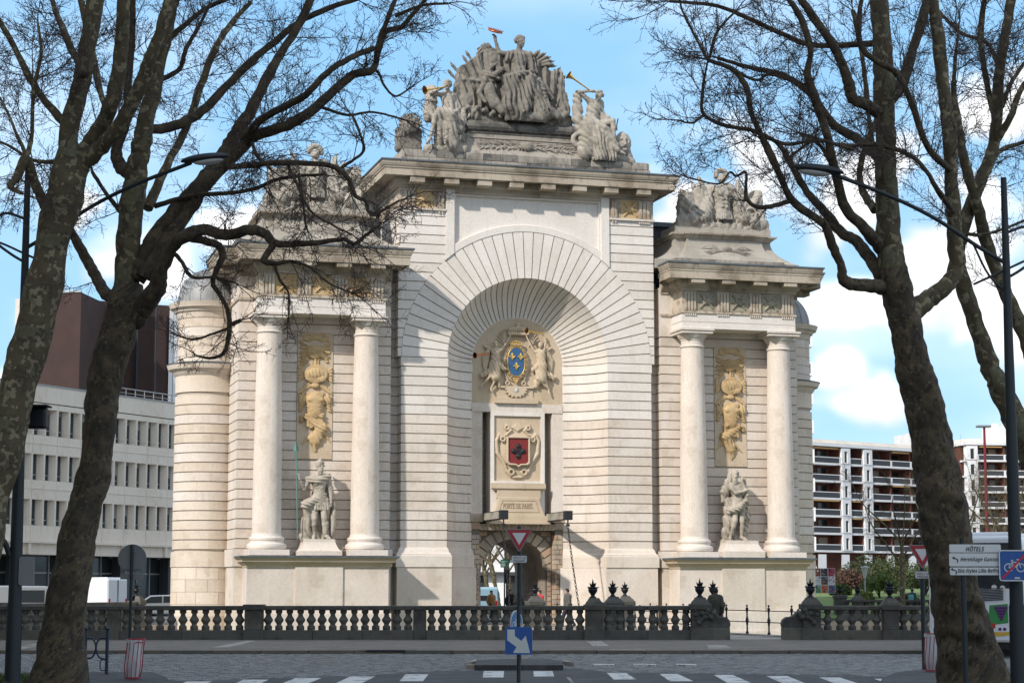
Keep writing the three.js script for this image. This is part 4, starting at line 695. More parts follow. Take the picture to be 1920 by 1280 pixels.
  c.limb([0.75, 27.0, -0.5], [0.85, 26.2, -0.4], 0.3, 0.34, 0.08).limb([0.85, 26.2, -0.4], [0.95, 25.6, -0.3], 0.34, 0.45, 0.08, waves(0.05, 13, 1, 0.4)).limb([1.05, 27.0, -0.55], [1.4, 26.4, -0.5], 0.15, 0.13, 0.05).limb([1.1, 25.8, -0.3], [1.6, 25.45, -0.2], 0.26, 0.2, 0.08).ball([0.72, 27.32, -0.6], 0.18, 0.05);
  for (let r = 0; r < 3; r++) for (const e of [-1, 1]) c.ball([0.8 + e * 0.12, 26.75 - r * 0.19, -0.14 + r * 0.02], [0.11, 0.08, 0.07], 0.02);
  for (let i = 0; i < 44; i++) { const x = -3.2 + i * 0.125, h = 25.3 + 0.25 * Math.abs(Math.sin(i * 2.3)) + (Math.abs(x + 0.5) > 1.6 ? 0.12 : 0); c.ball([x, h, -0.45 + 0.12 * Math.sin(i * 1.7)], 0.11 + 0.06 * Math.abs(Math.sin(i * 3.1)), 0.05); }
  c.chain([[1.7, 27.9, -0.9, 0.12], [1.95, 27.0, -0.85, 0.2], [2.1, 26.0, -0.7, 0.25], [1.7, 25.4, -0.6, 0.3]], 0.08, waves(0.06, 15, 1, 0.3)); c.chain([[-3.35, 27.6, -1.0, 0.12], [-3.4, 26.6, -0.95, 0.2], [-3.1, 25.7, -0.8, 0.25], [-2.6, 25.3, -0.6, 0.25]], 0.08, waves(0.05, 15, 1, 0.3));
  c.limb([-3.1, 25.2, -0.9], [2.2, 25.2, -0.9], 0.35, 0.35, 0.1); c.rough(0.025, 5);
  mesh('banners_and_captives', c.build(), M.sculpt, st);
  // metal wreath
  const wr = []; for (let i = 0; i < 22; i++) { const a = i / 22 * Math.PI * 2, g = new THREE.ConeGeometry(0.075, 0.24, 4); g.scale(1, 1, 0.4); g.rotateX(0.5); g.rotateY(-a + Math.PI / 2); g.rotateZ(Math.cos(a) * -0.3); g.translate(Math.cos(a) * 0.36, 0.06 + Math.sin(a) * 0.02, Math.sin(a) * 0.36); wr.push(g); }
  const tg = new THREE.TorusGeometry(0.36, 0.035, 6, 28); tg.rotateX(Math.PI / 2); wr.push(tg); const wg = join(wr); wg.rotateX(0.35); wg.rotateZ(-0.2); wg.translate(-1.6, 29.66, -0.45); mesh('wreath', wg, M.goldRed, st);
  for (const m of st.children) relTo(m.geometry, B);
}
function trumpet(a, b, r) { const A = V3(...a), Bv = V3(...b), d = Bv.clone().sub(A), p = [], q = []; for (let i = 0; i <= 12; i++) { const t = i / 12; p.push(A.clone().addScaledVector(d, t)); q.push(0.035 + 0.02 * t + (t > 0.72 ? Math.pow((t - 0.72) / 0.28, 2.4) * r : 0)); } return tube(p, q, 14, false); }
{ // left trumpeter
  const B = [-4.4, 23.3, -0.5], st = gthing('trumpeter_statue', 'stone trumpeter blowing a gilded trumpet to the left on the attic', 'statue', B, 'trumpeters on the attic');
  const c = new Carve([-5.6, 23.2, -1.6], [-2.9, 27.2, 0.6], 0.034), s = 2.0;
  person(c, { head: [-4.08, 26.7, -0.45], yaw: -0.5, shL: [-4.38, 26.22, -0.5], shR: [-3.68, 26.22, -0.6], elL: [-4.95, 26.22, -0.3], haL: [-4.4, 26.48, -0.1], hdL: [0.5, 0.4, 0], elR: [-3.42, 25.6, -0.5], haR: [-3.75, 25.3, -0.2], waist: [-4.02, 25.6, -0.55], hipL: [-4.25, 25.2, -0.55], hipR: [-3.85, 25.2, -0.55], knL: [-4.82, 25.0, 0.1], knR: [-4.1, 24.95, 0.15], anL: [-5.05, 23.85, 0.1], anR: [-4.25, 23.95, 0.15], toL: [-5.3, 23.5, 0.3], toR: [-4.4, 23.55, 0.42] }, s, { hair: 1, chest: 1 });
  const f = waves(0.045, 14, 1, 0.4); c.limb([-4.0, 26.1, -0.5], [-4.0, 25.3, -0.45], 0.3, 0.34, 0.08, f); c.limb([-4.8, 26.3, -0.75], [-4.98, 25.1, -0.5], 0.3, 0.34, 0.08, f); c.ball([-4.78, 26.45, -0.85], [0.3, 0.36, 0.2], 0.08); c.limb([-4.5, 25.2, 0.0], [-4.05, 25.1, 0.1], 0.28, 0.3, 0.08, f); c.limb([-4.1, 25.0, 0.05], [-3.95, 23.7, -0.1], 0.34, 0.42, 0.1, f); c.limb([-4.6, 24.9, -0.1], [-4.5, 23.8, -0.2], 0.26, 0.3, 0.08, f); c.limb([-3.7, 25.6, -0.6], [-3.5, 24.0, -0.5], 0.3, 0.4, 0.1, f); c.ball([-3.55, 26.2, -0.9], [0.2, 0.35, 0.15], 0.06);
  c.ball([-3.6, 24.4, -0.1], [0.26, 0.24, 0.22], 0.04, waves(0.04, 20, 1, 1)); c.block([-3.72, 23.95, -0.05], [0.24, 0.12, 0.2], 0.04); c.limb([-3.3, 25.3, -0.5], [-3.25, 24.8, -0.4], 0.2, 0.14, 0.05, f).ring([-3.15, 25.35, -0.5], 0.24, 0.07, 0.03); c.limb([-5.1, 23.4, -0.3], [-3.3, 23.45, -0.3], 0.22, 0.3, 0.1); c.rough(0.02, 6);
  mesh('figure', c.build(), M.sculptPale, st); mesh('trumpet', trumpet([-4.2, 26.55, -0.12], [-5.4, 26.2, 0.25], 0.17), M.gold, st);
  for (const m of st.children) relTo(m.geometry, B);
}
{ // right trumpeter
  const B = [3.9, 23.3, -0.5], st = gthing('trumpeter_statue', 'stone trumpeter raising a gilded trumpet up to the left beside the banners', 'statue', B, 'trumpeters on the attic');
  const c = new Carve([2.2, 23.2, -1.6], [5.3, 27.3, 0.6], 0.034), s = 2.0;
  person(c, { head: [3.86, 26.68, -0.35], yaw: -1.1, shL: [3.32, 26.42, -0.4], shR: [4.0, 26.1, -0.6], elL: [2.78, 26.8, -0.25], haL: [3.3, 26.82, -0.05], hdL: [0.8, 0.1, 0], elR: [4.22, 25.6, -0.5], haR: [4.65, 25.2, -0.35], waist: [3.55, 25.65, -0.55], hipL: [3.3, 25.2, -0.55], hipR: [3.8, 25.15, -0.55], knL: [3.95, 24.95, 0.2], knR: [4.48, 25.35, 0.0], anL: [4.7, 23.8, 0.15], anR: [4.55, 24.2, 0.0], toL: [5.02, 23.6, 0.3], toR: [4.62, 23.95, 0.2] }, s, { hair: 1, chest: 1 });
  const f = waves(0.05, 13, 0.7, 0.7); c.limb([3.6, 26.1, -0.5], [3.5, 25.3, -0.45], 0.3, 0.34, 0.08, f); c.limb([2.75, 26.7, -0.5], [2.75, 25.4, -0.5], 0.2, 0.3, 0.08, f).limb([2.75, 25.4, -0.4], [2.9, 24.6, -0.35], 0.3, 0.22, 0.06, f); c.limb([3.3, 25.35, -0.25], [3.95, 24.85, 0.1], 0.27, 0.25, 0.08, f); c.limb([3.95, 24.85, 0.12], [4.62, 23.85, 0.1], 0.2, 0.24, 0.06, f); c.limb([3.65, 24.8, 0.0], [3.75, 23.5, 0.0], 0.26, 0.42, 0.08, waves(0.05, 20, 1, 0.15)); c.limb([4.1, 24.3, 0.0], [4.35, 23.5, -0.05], 0.22, 0.36, 0.08, waves(0.05, 20, 1, 0.15)); c.limb([3.2, 25.1, -0.3], [3.1, 23.7, -0.2], 0.4, 0.45, 0.1, f); c.limb([3.5, 24.2, -0.1], [4.6, 23.5, -0.1], 0.4, 0.25, 0.1, f); c.limb([3.9, 26.0, -0.6], [4.15, 25.3, -0.5], 0.22, 0.22, 0.08, f); c.limb([4.3, 25.5, -0.5], [4.5, 24, -0.4], 0.24, 0.28, 0.08, f); c.ball([4.1, 26.3, -0.85], [0.2, 0.36, 0.16], 0.06);
  c.ring([2.72, 24.3, -0.2], 0.3, 0.12, 0.04); c.rough(0.02, 6);
  mesh('figure', c.build(), M.sculptPale, st); mesh('trumpet', trumpet([3.45, 26.75, -0.05], [2.08, 27.52, 0.15], 0.17), M.gold, st); mesh('baton', bar([4.72, 24.9, -0.3], [4.86, 25.55, -0.3], 0.03), M.iron, st);
  for (const m of st.children) relTo(m.geometry, B);
}
{ // grimacing masks at both ends of the attic
  let B = [-6.0, 23.3, -0.6], st = gthing('lion_mask', 'stone lion mask with curling mane at the left end of the attic', 'sculpture', B), c = new Carve([-6.75, 23.2, -1.4], [-5.3, 25.35, 0.2], 0.034);
  c.block([-6.0, 23.85, -0.7], [0.62, 0.6, 0.4], 0.06, 0.1, waves(0.03, 11, 1, 1)).ball([-5.98, 24.4, -0.4], [0.46, 0.5, 0.4], 0.08, waves(0.05, 14, 1, 0.6)).ball([-5.98, 24.2, -0.05], [0.2, 0.14, 0.14], 0.05).cut([-5.98, 24.02, 0.02], [0.2, 0.09, 0.16], 0.03).cut([-6.15, 24.5, -0.02], 0.09, 0.03).cut([-5.82, 24.5, -0.02], 0.09, 0.03);
  for (let i = 0; i < 11; i++) { const a = Math.PI * i / 10; c.limb([-5.98 + Math.cos(a) * 0.35, 24.5 + Math.sin(a) * 0.3, -0.35], [-5.98 + Math.cos(a) * 0.56, 24.55 + Math.sin(a) * 0.55, -0.3], 0.1, 0.06, 0.03); } c.rough(0.03, 6);
  mesh('mask', relTo(c.build(), B), M.sculpt, st);
  B = [5.15, 23.3, -0.6]; st = gthing('grotesque_mask', 'stone grotesque mask leaning on the right end of the attic', 'sculpture', B); c = new Carve([4.5, 23.2, -1.4], [5.95, 25.2, 0.2], 0.034);
  c.ball([5.12, 24.3, -0.4], [0.46, 0.58, 0.3], 0.05).cut([4.98, 24.38, -0.08], [0.11, 0.08, 0.12], 0.02).cut([5.3, 24.38, -0.08], [0.11, 0.08, 0.12], 0.02).cut([5.15, 24.02, -0.08], [0.2, 0.08, 0.12], 0.02).limb([5.15, 24.45, -0.1], [5.15, 24.18, -0.04], 0.05, 0.08, 0.03).limb([5.4, 23.9, -0.5], [5.75, 23.3, -0.5], 0.2, 0.1, 0.06).limb([4.7, 23.5, -0.5], [5.6, 23.4, -0.5], 0.25, 0.2, 0.1).rough(0.025, 6);
  mesh('mask', relTo(c.build(), B), M.sculptPale, st);
}
// ---------------- trophies on the pavilion attics
for (const s of [-1, 1]) {
  const C = s * 10.65, Y = 20.24, B = [C, Y, -1.1], st = gthing('trophy_sculpture', s < 0 ? 'carved stone trophy of armour and banners on the left pavilion behind branches' : 'carved stone trophy of armour and banners on the right pavilion', 'sculpture', B, 'trophies on the pavilion attics');
  const c = new Carve([C - 2.85, Y - 0.1, -2.1], [C + 2.85, Y + 3.15, 0.3], 0.04);
  for (const e of [-1, 1]) {
    // flags fanned out with spear heads
    for (let i = 0; i < 4; i++) { const a = 0.45 + i * 0.2, L = 2.5 - i * 0.12, ex = C + e * Math.sin(a) * L, ey = Y + 0.2 + Math.cos(a) * L * 0.98; c.limb([C + e * 0.3, Y + 0.3, -1.1], [ex, ey, -1.15 + i * 0.05], 0.05, 0.05, 0.02).limb([ex, ey, -1.15 + i * 0.05], [ex + e * 0.12, ey + 0.2, -1.15 + i * 0.05], 0.09, 0.015, 0.02); const bxp = C + e * Math.sin(a + 0.12) * L * 0.72, byp = Y + 0.2 + Math.cos(a + 0.12) * L * 0.7; c.limb([ex - e * 0.05, ey - 0.15, -1.1], [bxp, byp, -0.95], 0.12, 0.26, 0.06, waves(0.05, 17, Math.cos(a) * e, -Math.sin(a))).limb([bxp, byp, -0.95], [C + e * (0.75 + i * 0.3), Y + 0.45, -0.85], 0.26, 0.34, 0.08, waves(0.06, 15, Math.cos(a) * e, -Math.sin(a))); }
    c.limb([C + e * 0.55, Y + 1.9, -0.9], [C + e * 0.95, Y + 0.7, -0.65], 0.24, 0.34, 0.08, waves(0.05, 15, 1, 0.4)); c.ball([C + e * 1.1, Y + 0.5, -0.55], [0.4, 0.3, 0.3], 0.05, waves(0.05, 16, 1, 1)).ball([C + e * 2.2, Y + 0.28, -0.7], [0.36, 0.28, 0.3], 0.05).ball([C + e * 1.65, Y + 0.3, -0.5], 0.28, 0.04);
    c.ring([C + e * 1.55, Y + 0.75, -0.6], 0.3, 0.07, 0.03, 0.8);
  }
  c.put([C - 2.5, Y, -1.6], [C + 2.5, Y + 2.3, -0.5], 0.06, (x, y, z) => { const u = x - C, t = y - Y, top = 1.95 + 0.16 * Math.sin(u * 4.1) + 0.12 * Math.cos(u * 2.2) - 0.03 * u * u, a = Math.atan2(u, t + 0.9), w = 0.2 * Math.abs(Math.sin(a * 11 + Math.sin(t * 2.2) * 0.4)) + 0.07 * Math.abs(Math.sin(a * 26 + t * 2)) - 0.14; return Math.max(Math.abs(z + 1.0 - w) - 0.28, t - top, Math.abs(u) - 2.42 + 0.1 * t) * 0.8; });
  c.limb([C, Y + 1.65, -0.75], [C, Y + 0.75, -0.7], 0.46, 0.38, 0.06); for (const e of [-1, 1]) { c.ball([C + e * 0.19, Y + 1.6, -0.36], [0.2, 0.15, 0.12], 0.03).ball([C + e * 0.5, Y + 1.85, -0.75], [0.2, 0.24, 0.22], 0.05, waves(0.03, 26, 1, 0)); for (let r = 0; r < 3; r++) c.ball([C + e * 0.11, Y + 1.3 - r * 0.17, -0.34 + r * 0.01], [0.1, 0.075, 0.07], 0.02); for (let i = 0; i < 4; i++) c.limb([C + e * (0.06 + i * 0.1), Y + 0.75, -0.38 - i * 0.03], [C + e * (0.06 + i * 0.12), Y + 0.4, -0.33 - i * 0.03], 0.06, 0.06, 0.01); }
  c.limb([C, Y + 1.9, -0.75], [C, Y + 2.3, -0.75], 0.12, 0.14, 0.05).ball([C, Y + 2.36, -0.7], [0.21, 0.24, 0.24], 0.03).limb([C - 0.2, Y + 2.3, -0.55], [C + 0.2, Y + 2.3, -0.55], 0.05, 0.05, 0.02); for (let i = 0; i < 9; i++) { const a = i / 8 * Math.PI; c.ball([C + Math.cos(a) * 0.3, Y + 2.5 + Math.sin(a) * 0.28, -0.8], 0.13, 0.04, waves(0.02, 30, 1, 1)); }
  c.block([C, Y + 0.1, -1.0], [2.5, 0.14, 0.5], 0.08, 0.05, waves(0.03, 9, 1, 0)); c.rough(0.028, 6);
  const cg = relTo(c.build(), B); cg.scale(1, 1.1, 1); mesh('carving', cg, M.sculptPale, st);
  // palm relief on the attic slope (part of the gate)
  const q = new Carve([C - 1.9, 18.55, -0.5], [C + 1.9, 19.5, 0.42], 0.03), zz = y => 0.38 - 0.66 * (1 - Math.pow(1 - (y - 18.4) / 1.18, 2.3)) + 0.02;
  for (const e of [-1, 1]) for (let i = 0; i < 11; i++) { const a = -0.3 + i * 0.1, x0 = C + e * (0.12 + i * 0.03), L = 1.45 - Math.abs(i - 4) * 0.09, y1 = 18.95 + Math.sin(a) * L * 0.55 - 0.12 * (i < 4), x1 = C + e * Math.cos(a * 0.8) * L; const ym = (18.95 + y1) / 2 + 0.06; q.limb([x0, 18.95, zz(18.95)], [(x0 + x1) / 2, ym, zz(ym)], 0.035, 0.045, 0.01).limb([(x0 + x1) / 2, ym, zz(ym)], [x1, y1, zz(y1)], 0.045, 0.015, 0.01); }
  q.ball([C, 19.02, zz(19.02)], [0.26, 0.16, 0.1], 0.03, waves(0.02, 30, 1, 1)); mesh('palm_relief', q.build(), M.weather, gate);
}
// ---------------- tall trophy reliefs behind the statues (parts of the gate)
for (const s of [-1, 1]) {
  const C = s * 10.66, c = new Carve([C - 0.84, 7.95, -0.1], [C + 0.84, 14.0, 0.62], 0.026), m = s > 0 ? 1 : -1;
  const W = (a, f, x, y) => waves(a, f, x, y);
  // scrolls and ribbon at the top
  for (const e of [-1, 1]) { c.ring([C + e * 0.3, 13.72, 0.08], 0.16, 0.055, 0.02); c.limb([C + e * 0.1, 13.8, 0.08], [C + e * 0.55, 13.55, 0.06], 0.06, 0.04, 0.03); for (let i = 0; i < 5; i++) c.limb([C + e * 0.2, 13.2 - i * 0.05, 0.06], [C + e * (0.6 - 0.03 * i), 13.45 - i * 0.22, 0.08], 0.05, 0.07, 0.02, W(0.015, 30, 1, 1)); }
  c.ball([C, 13.75, 0.1], [0.17, 0.14, 0.1], 0.04);
  // round shield / eagle helm
  c.ball([C - 0.05, 13.02, 0.14], [0.34, 0.32, 0.16], 0.05, W(0.012, 22, 1, 0.5)).ring([C - 0.05, 13.02, 0.18], 0.27, 0.04, 0.02).limb([C + 0.2, 12.95, 0.2], [C + 0.42, 12.7, 0.12], 0.12, 0.06, 0.04).ball([C - 0.15, 13.0, 0.28], 0.07, 0.03);
  for (let i = 0; i < 7; i++) c.limb([C + m * 0.2, 12.85, 0.08], [C + m * (0.45 + 0.03 * i), 12.95 - i * 0.13, 0.06], 0.04, 0.06, 0.02); for (let i = 0; i < 5; i++) c.limb([C - 0.3, 12.75 - i * 0.05, 0.06], [C - 0.68, 12.95 - i * 0.2, 0.05], 0.03, 0.04, 0.01);
  // curved shield with helmet
  c.ball([C, 11.92, 0.15], [0.46, 0.42, 0.18], 0.05).ring([C + 0.02, 11.95, 0.2], 0.42, 0.055, 0.02, 0.92).limb([C + 0.15, 12.35, 0.2], [C + 0.35, 12.15, 0.2], 0.07, 0.05, 0.02).ball([C - 0.05, 11.98, 0.3], [0.26, 0.2, 0.1], 0.04, W(0.02, 28, 1, 0.3)).ball([C + 0.25, 11.7, 0.26], [0.16, 0.14, 0.1], 0.03, W(0.02, 30, 1, 1));
  c.limb([C, 12.7, 0.12], [C, 12.3, 0.16], 0.05, 0.07, 0.03).limb([C + 0.12, 12.75, 0.1], [C + 0.1, 12.3, 0.12], 0.03, 0.04, 0.02);
  for (const e of [-1, 1]) for (let i = 0; i < 5; i++) { const a = -0.6 + i * 0.35; c.limb([C + e * 0.38, 11.9, 0.05], [C + e * (0.5 + 0.22 * Math.cos(a)), 11.9 + Math.sin(a) * 0.5, 0.09], 0.04, 0.06, 0.02); c.limb([C + e * 0.1, 11.42, 0.06], [C + e * (0.35 + i * 0.09), 11.45 - i * 0.11, 0.08], 0.035, 0.05, 0.02); }
  c.ball([C, 11.4, 0.15], [0.17, 0.13, 0.12], 0.03);
  // cuirass with shoulder straps
  c.limb([C, 10.75, 0.1], [C, 10.05, 0.12], 0.36, 0.3, 0.05); c.block([C, 11.0, 0.16], [0.34, 0.1, 0.12], 0.04, 0.04); for (const e of [-1, 1]) { c.ball([C + e * 0.17, 10.72, 0.36], [0.17, 0.13, 0.1], 0.03).ball([C + e * 0.5, 10.75, 0.12], [0.17, 0.27, 0.14], 0.04, W(0.025, 24, 1, 0.2)).limb([C + e * 0.5, 10.6, 0.1], [C + e * 0.6, 10.2, 0.08], 0.1, 0.07, 0.03, W(0.02, 26, 0.4, 1)); for (let r = 0; r < 2; r++) c.ball([C + e * 0.1, 10.42 - r * 0.17, 0.36], [0.1, 0.075, 0.06], 0.02); }
  c.limb([C - 0.32, 9.98, 0.26], [C + 0.32, 10.02, 0.26], 0.06, 0.06, 0.02); c.limb([C + m * 0.3, 10.4, 0.28], [C - m * 0.25, 9.9, 0.34], 0.05, 0.07, 0.02);
  for (let i = 0; i < 6; i++) c.limb([C - 0.28 + i * 0.11, 9.95, 0.22], [C - 0.27 + i * 0.11, 9.45 - 0.06 * (i % 2), 0.24], 0.06, 0.065, 0.01); c.limb([C + m * 0.35, 9.9, 0.2], [C - m * 0.3, 9.35, 0.24], 0.12, 0.2, 0.04, W(0.035, 21, 0.7, 1)); c.limb([C + m * 0.5, 9.9, 0.1], [C + m * 0.55, 9.7, 0.12], 0.1, 0.09, 0.03);
  c.limb([C - m * 0.25, 9.4, 0.14], [C - m * 0.05, 8.75, 0.12], 0.26, 0.2, 0.05, W(0.03, 20, 1, 0.4)); c.limb([C - 0.02, 8.9, 0.1], [C + 0.04, 8.3, 0.06], 0.22, 0.07, 0.05, W(0.03, 22, 1, 0.2)); c.limb([C - m * 0.35, 9.2, 0.08], [C - m * 0.66, 8.7, 0.04], 0.1, 0.03, 0.03); c.limb([C + m * 0.2, 8.95, 0.08], [C + m * 0.5, 8.6, 0.05], 0.08, 0.03, 0.03);
  c.rough(0.012, 11); { const g = c.build(), p = g.attributes.position; for (let i = 0; i < p.count; i++) { p.setX(i, C + (p.getX(i) - C) * 1.2 * (Math.abs(p.getX(i) - C) < 0.68 ? 1 : 0.68 / Math.abs(p.getX(i) - C))); p.setZ(i, p.getZ(i) * 0.72); } g.computeVertexNormals(); mesh('trophy_relief', g, M.ochre, gate); }
  // small carved metopes
  for (const [u, y, z, big] of [[s * 5.36, 20.8, 0.0, 1], ...(s < 0 ? [[-8.86, 16.05, 1.46, 0], [-10.6, 16.05, 1.46, 0], [-12.35, 16.05, 1.46, 0]] : [[8.86, 16.05, 1.46, 0], [10.6, 16.05, 1.46, 0], [12.35, 16.05, 1.46, 0]])]) {
    const hw = big ? 0.48 : 0.5; mesh('metope', bx(u - hw, u + hw, y - 0.46, y + 0.46, z - 0.1, z + 0.02), s > 0 && !big ? M.metope : M.ochre, gate);
    const d = new Carve([u - hw, y - 0.45, z - 0.05], [u + hw, y + 0.45, z + 0.25], 0.028); for (const e of [-1, 1]) d.limb([u - e * 0.33, y - 0.33, z + 0.04], [u + e * 0.3, y + 0.33, z + 0.05], 0.05, 0.06, 0.02).limb([u, y, z + 0.05], [u + e * 0.36, y - 0.05, z + 0.03], 0.09, 0.04, 0.03); d.ball([u, y, z + 0.05], [0.2, 0.18, 0.1], 0.04, waves(0.03, 26, 1, 1)); mesh('metope_carving', d.build(), s > 0 && !big ? M.metope : M.ochre, gate);
  }
}
// ---------------- tympanum: two winged figures, crown, oval shield
{
  const Z = -2.0, c = new Carve([-2.3, 10.95, Z - 0.12], [2.3, 15.3, Z + 0.7], 0.028), s = 1.1;
  const fly = (e, J) => { person(c, J, s, { hair: 1 }); };
  fly(-1, { head: [-1.2, 13.95, Z + 0.3], yaw: 0.6, shL: [-1.38, 13.62, Z + 0.22], shR: [-0.95, 13.62, Z + 0.22], elL: [-1.2, 13.2, Z + 0.34], haL: [-0.75, 12.75, Z + 0.3], elR: [-0.7, 13.95, Z + 0.25], haR: [-0.42, 14.42, Z + 0.22], hdR: [0.2, 1, 0], hipL: [-1.42, 12.85, Z + 0.2], hipR: [-1.1, 12.85, Z + 0.2], knL: [-1.5, 12.3, Z + 0.26], knR: [-1.1, 12.35, Z + 0.28], anL: [-1.88, 11.85, Z + 0.14], anR: [-1.42, 11.72, Z + 0.16], toL: [-1.95, 11.68, Z + 0.16], toR: [-1.4, 11.55, Z + 0.2] });
  fly(1, { head: [1.12, 13.95, Z + 0.3], yaw: -0.6, shL: [0.85, 13.62, Z + 0.22], shR: [1.3, 13.62, Z + 0.22], elL: [0.6, 13.98, Z + 0.25], haL: [0.4, 14.42, Z + 0.22], hdL: [-0.2, 1, 0], elR: [1.42, 14.12, Z + 0.25], haR: [1.28, 14.5, Z + 0.25], hdR: [-0.5, 0.6, 0], hipL: [0.95, 12.8, Z + 0.2], hipR: [1.25, 12.8, Z + 0.2], knL: [0.98, 12.25, Z + 0.3], knR: [1.3, 12.25, Z + 0.28], anL: [1.35, 11.95, Z + 0.18], anR: [1.6, 11.72, Z + 0.16], toL: [1.5, 11.85, Z + 0.16], toR: [1.6, 11.5, Z + 0.2] });
  const f = waves(0.03, 21, 0.9, 0.5);
  for (const e of [-1, 1]) { c.limb([e * 1.2, 13.55, Z + 0.2], [e * 1.2, 12.9, Z + 0.2], 0.2, 0.24, 0.05, f); c.limb([e * 1.22, 12.9, Z + 0.2], [e * 1.2, 12.3, Z + 0.18], 0.26, 0.26, 0.06, f); c.limb([e * 1.4, 12.6, Z + 0.12], [e * 1.85, 12.35, Z + 0.1], 0.16, 0.14, 0.05, f); c.limb([e * 1.1, 13.0, Z + 0.25], [e * 0.75, 12.7, Z + 0.2], 0.14, 0.1, 0.05, f); c.limb([e * 1.1, 12.4, Z + 0.1], [e * 0.95, 11.9, Z + 0.06], 0.2, 0.14, 0.05, f);
    for (let i = 0; i < 8; i++) { const a = -0.5 - i * 0.13, L = 0.75 + i * 0.05; c.limb([e * 1.5, 13.75 - i * 0.02, Z + 0.1], [e * (1.62 + 0.32 * Math.cos(a) * L), 13.62 + Math.sin(a) * L * 1.05, Z + 0.07], 0.07, 0.045, 0.015); } c.limb([e * 1.45, 13.7, Z + 0.12], [e * 1.75, 13.85, Z + 0.1], 0.09, 0.07, 0.03);
    for (let i = 0; i < 7; i++) c.limb([e * 0.6, 13.9, Z + 0.04], [e * (0.58 + i * 0.09), 14.75 - i * i * 0.014, Z + 0.05], 0.02, 0.035, 0.01); }
  // crown held above the shield
  c.ring([0, 14.55, Z + 0.2], 0.01, 0.01, 0.01); c.limb([-0.5, 14.5, Z + 0.2], [0.5, 14.5, Z + 0.2], 0.08, 0.08, 0.02); for (let i = 0; i < 9; i++) { const x = -0.52 + i * 0.13; c.limb([x, 14.58, Z + 0.2], [x * 0.8, 14.86 - Math.abs(x) * 0.12, Z + 0.2], 0.05, 0.05, 0.03).ball([x, 14.68, Z + 0.26], 0.055, 0.02); } c.ball([0, 14.98, Z + 0.18], 0.1, 0.03).limb([0, 15.0, Z + 0.16], [0, 15.2, Z + 0.16], 0.035, 0.035, 0.02);
  // cartouche ground and scrolls
  c.ball([-0.12, 13.05, Z + 0.02], [0.72, 0.98, 0.16], 0.05); for (const e of [-1, 1]) { c.ring([-0.12 + e * 0.42, 12.0, Z + 0.12], 0.1, 0.04, 0.02); c.limb([-0.12 + e * 0.4, 12.1, Z + 0.1], [-0.12 + e * 0.6, 12.6, Z + 0.08], 0.05, 0.04, 0.02); }
  c.rough(0.01, 12); mesh('winged_figures_relief', c.build(), M.tan, gate);
  // cut-edge plaque and plank below
  const zz = []; const pts = []; pts.push([-1.0, 11.75], [-0.62, 11.75]); for (let i = 0; i <= 16; i++) { const a = Math.PI + i / 16 * Math.PI, r = i % 2 ? 0.46 : 0.58; pts.push([-0.1 + Math.cos(a) * r * 1.05, 11.68 + Math.sin(a) * r * 0.75]); } pts.push([0.42, 11.75], [0.82, 11.75], [0.82, 11.85], [-1.0, 11.85]);
  mesh('plaque', slab(pts, Z - 0.02, Z + 0.17, 0.02), M.tan, gate); mesh('plaque_back', slab([[-1.05, 11.08], [0.92, 11.08], [0.8, 11.4], [0.76, 11.85], [-0.94, 11.85], [-0.98, 11.4]], Z - 0.02, Z + 0.06), M.tan, gate); mesh('tympanum_plank', bx(-1.22, 1.05, 10.99, 11.24, Z - 0.02, Z + 0.2), M.tan, gate);
  { const cr = []; for (let i = 0; i < 8; i++) { const a = i * Math.PI / 4; const g = new THREE.ConeGeometry(0.045, 0.16, 4); g.scale(1, 1, 0.4); g.translate(0, 0.09, 0); g.rotateZ(a); g.translate(-0.1, 11.66, Z + 0.19); cr.push(g); } mesh('cross_badge', join(cr), flat(0.6, 0.6, 0.58, { roughness: 0.5 }), gate); }
  // oval shield
  const ov = new THREE.SphereGeometry(1, 32, 20); ov.scale(0.42, 0.70, 0.12); const oval = (rx, ry, n = 40) => Array.from({ length: n }, (_, i) => { const a = i / n * Math.PI * 2, e = 0.86; return [-0.12 + Math.sign(Math.cos(a)) * Math.pow(Math.abs(Math.cos(a)), e) * rx, 13.08 + Math.sign(Math.sin(a)) * Math.pow(Math.abs(Math.sin(a)), e) * ry]; });
  const sh = subgroup('oval_shield', gate);
  mesh('shield_field', slab(oval(0.44, 0.72), Z + 0.1, Z + 0.24, 0.03), flat(0.03, 0.105, 0.235, { roughness: 0.55 }), sh);
  mesh('shield_rim', slab(oval(0.475, 0.755), Z + 0.08, Z + 0.255, 0.02, [oval(0.43, 0.71)]), M.goldPaint, sh);
  { const rim = []; for (let i = 0; i < 40; i++) { const a = i / 40 * Math.PI * 2; const g = new THREE.SphereGeometry(0.052 + 0.016 * (i % 2), 6, 5); g.translate(-0.12 + Math.cos(a) * 0.55, 13.08 + Math.sin(a) * 0.84, Z + 0.18); rim.push(g); const t = new THREE.TorusGeometry(0.045, 0.015, 4, 8); t.translate(-0.12 + Math.cos(a) * 0.55, 13.08 + Math.sin(a) * 0.84, Z + 0.23); if (i % 2) rim.push(t); } mesh('shield_garland', join(rim), M.ochre, sh); }
  { const cr = [box(0.62, 0.07, 0.1, -0.12, 13.97, Z + 0.2)]; for (let i = 0; i < 7; i++) { const x = -0.12 + (i - 3) * 0.1; const g = new THREE.SphereGeometry(0.05, 6, 5); g.translate(x * 0.95, 14.13 - Math.abs(i - 3) * 0.03, Z + 0.2); cr.push(g); cr.push(bar([x, 13.98, Z + 0.2], [x * 0.95, 14.12 - Math.abs(i - 3) * 0.03, Z + 0.2], 0.024, 5)); } mesh('shield_crown', join(cr), M.goldPaint, sh); }
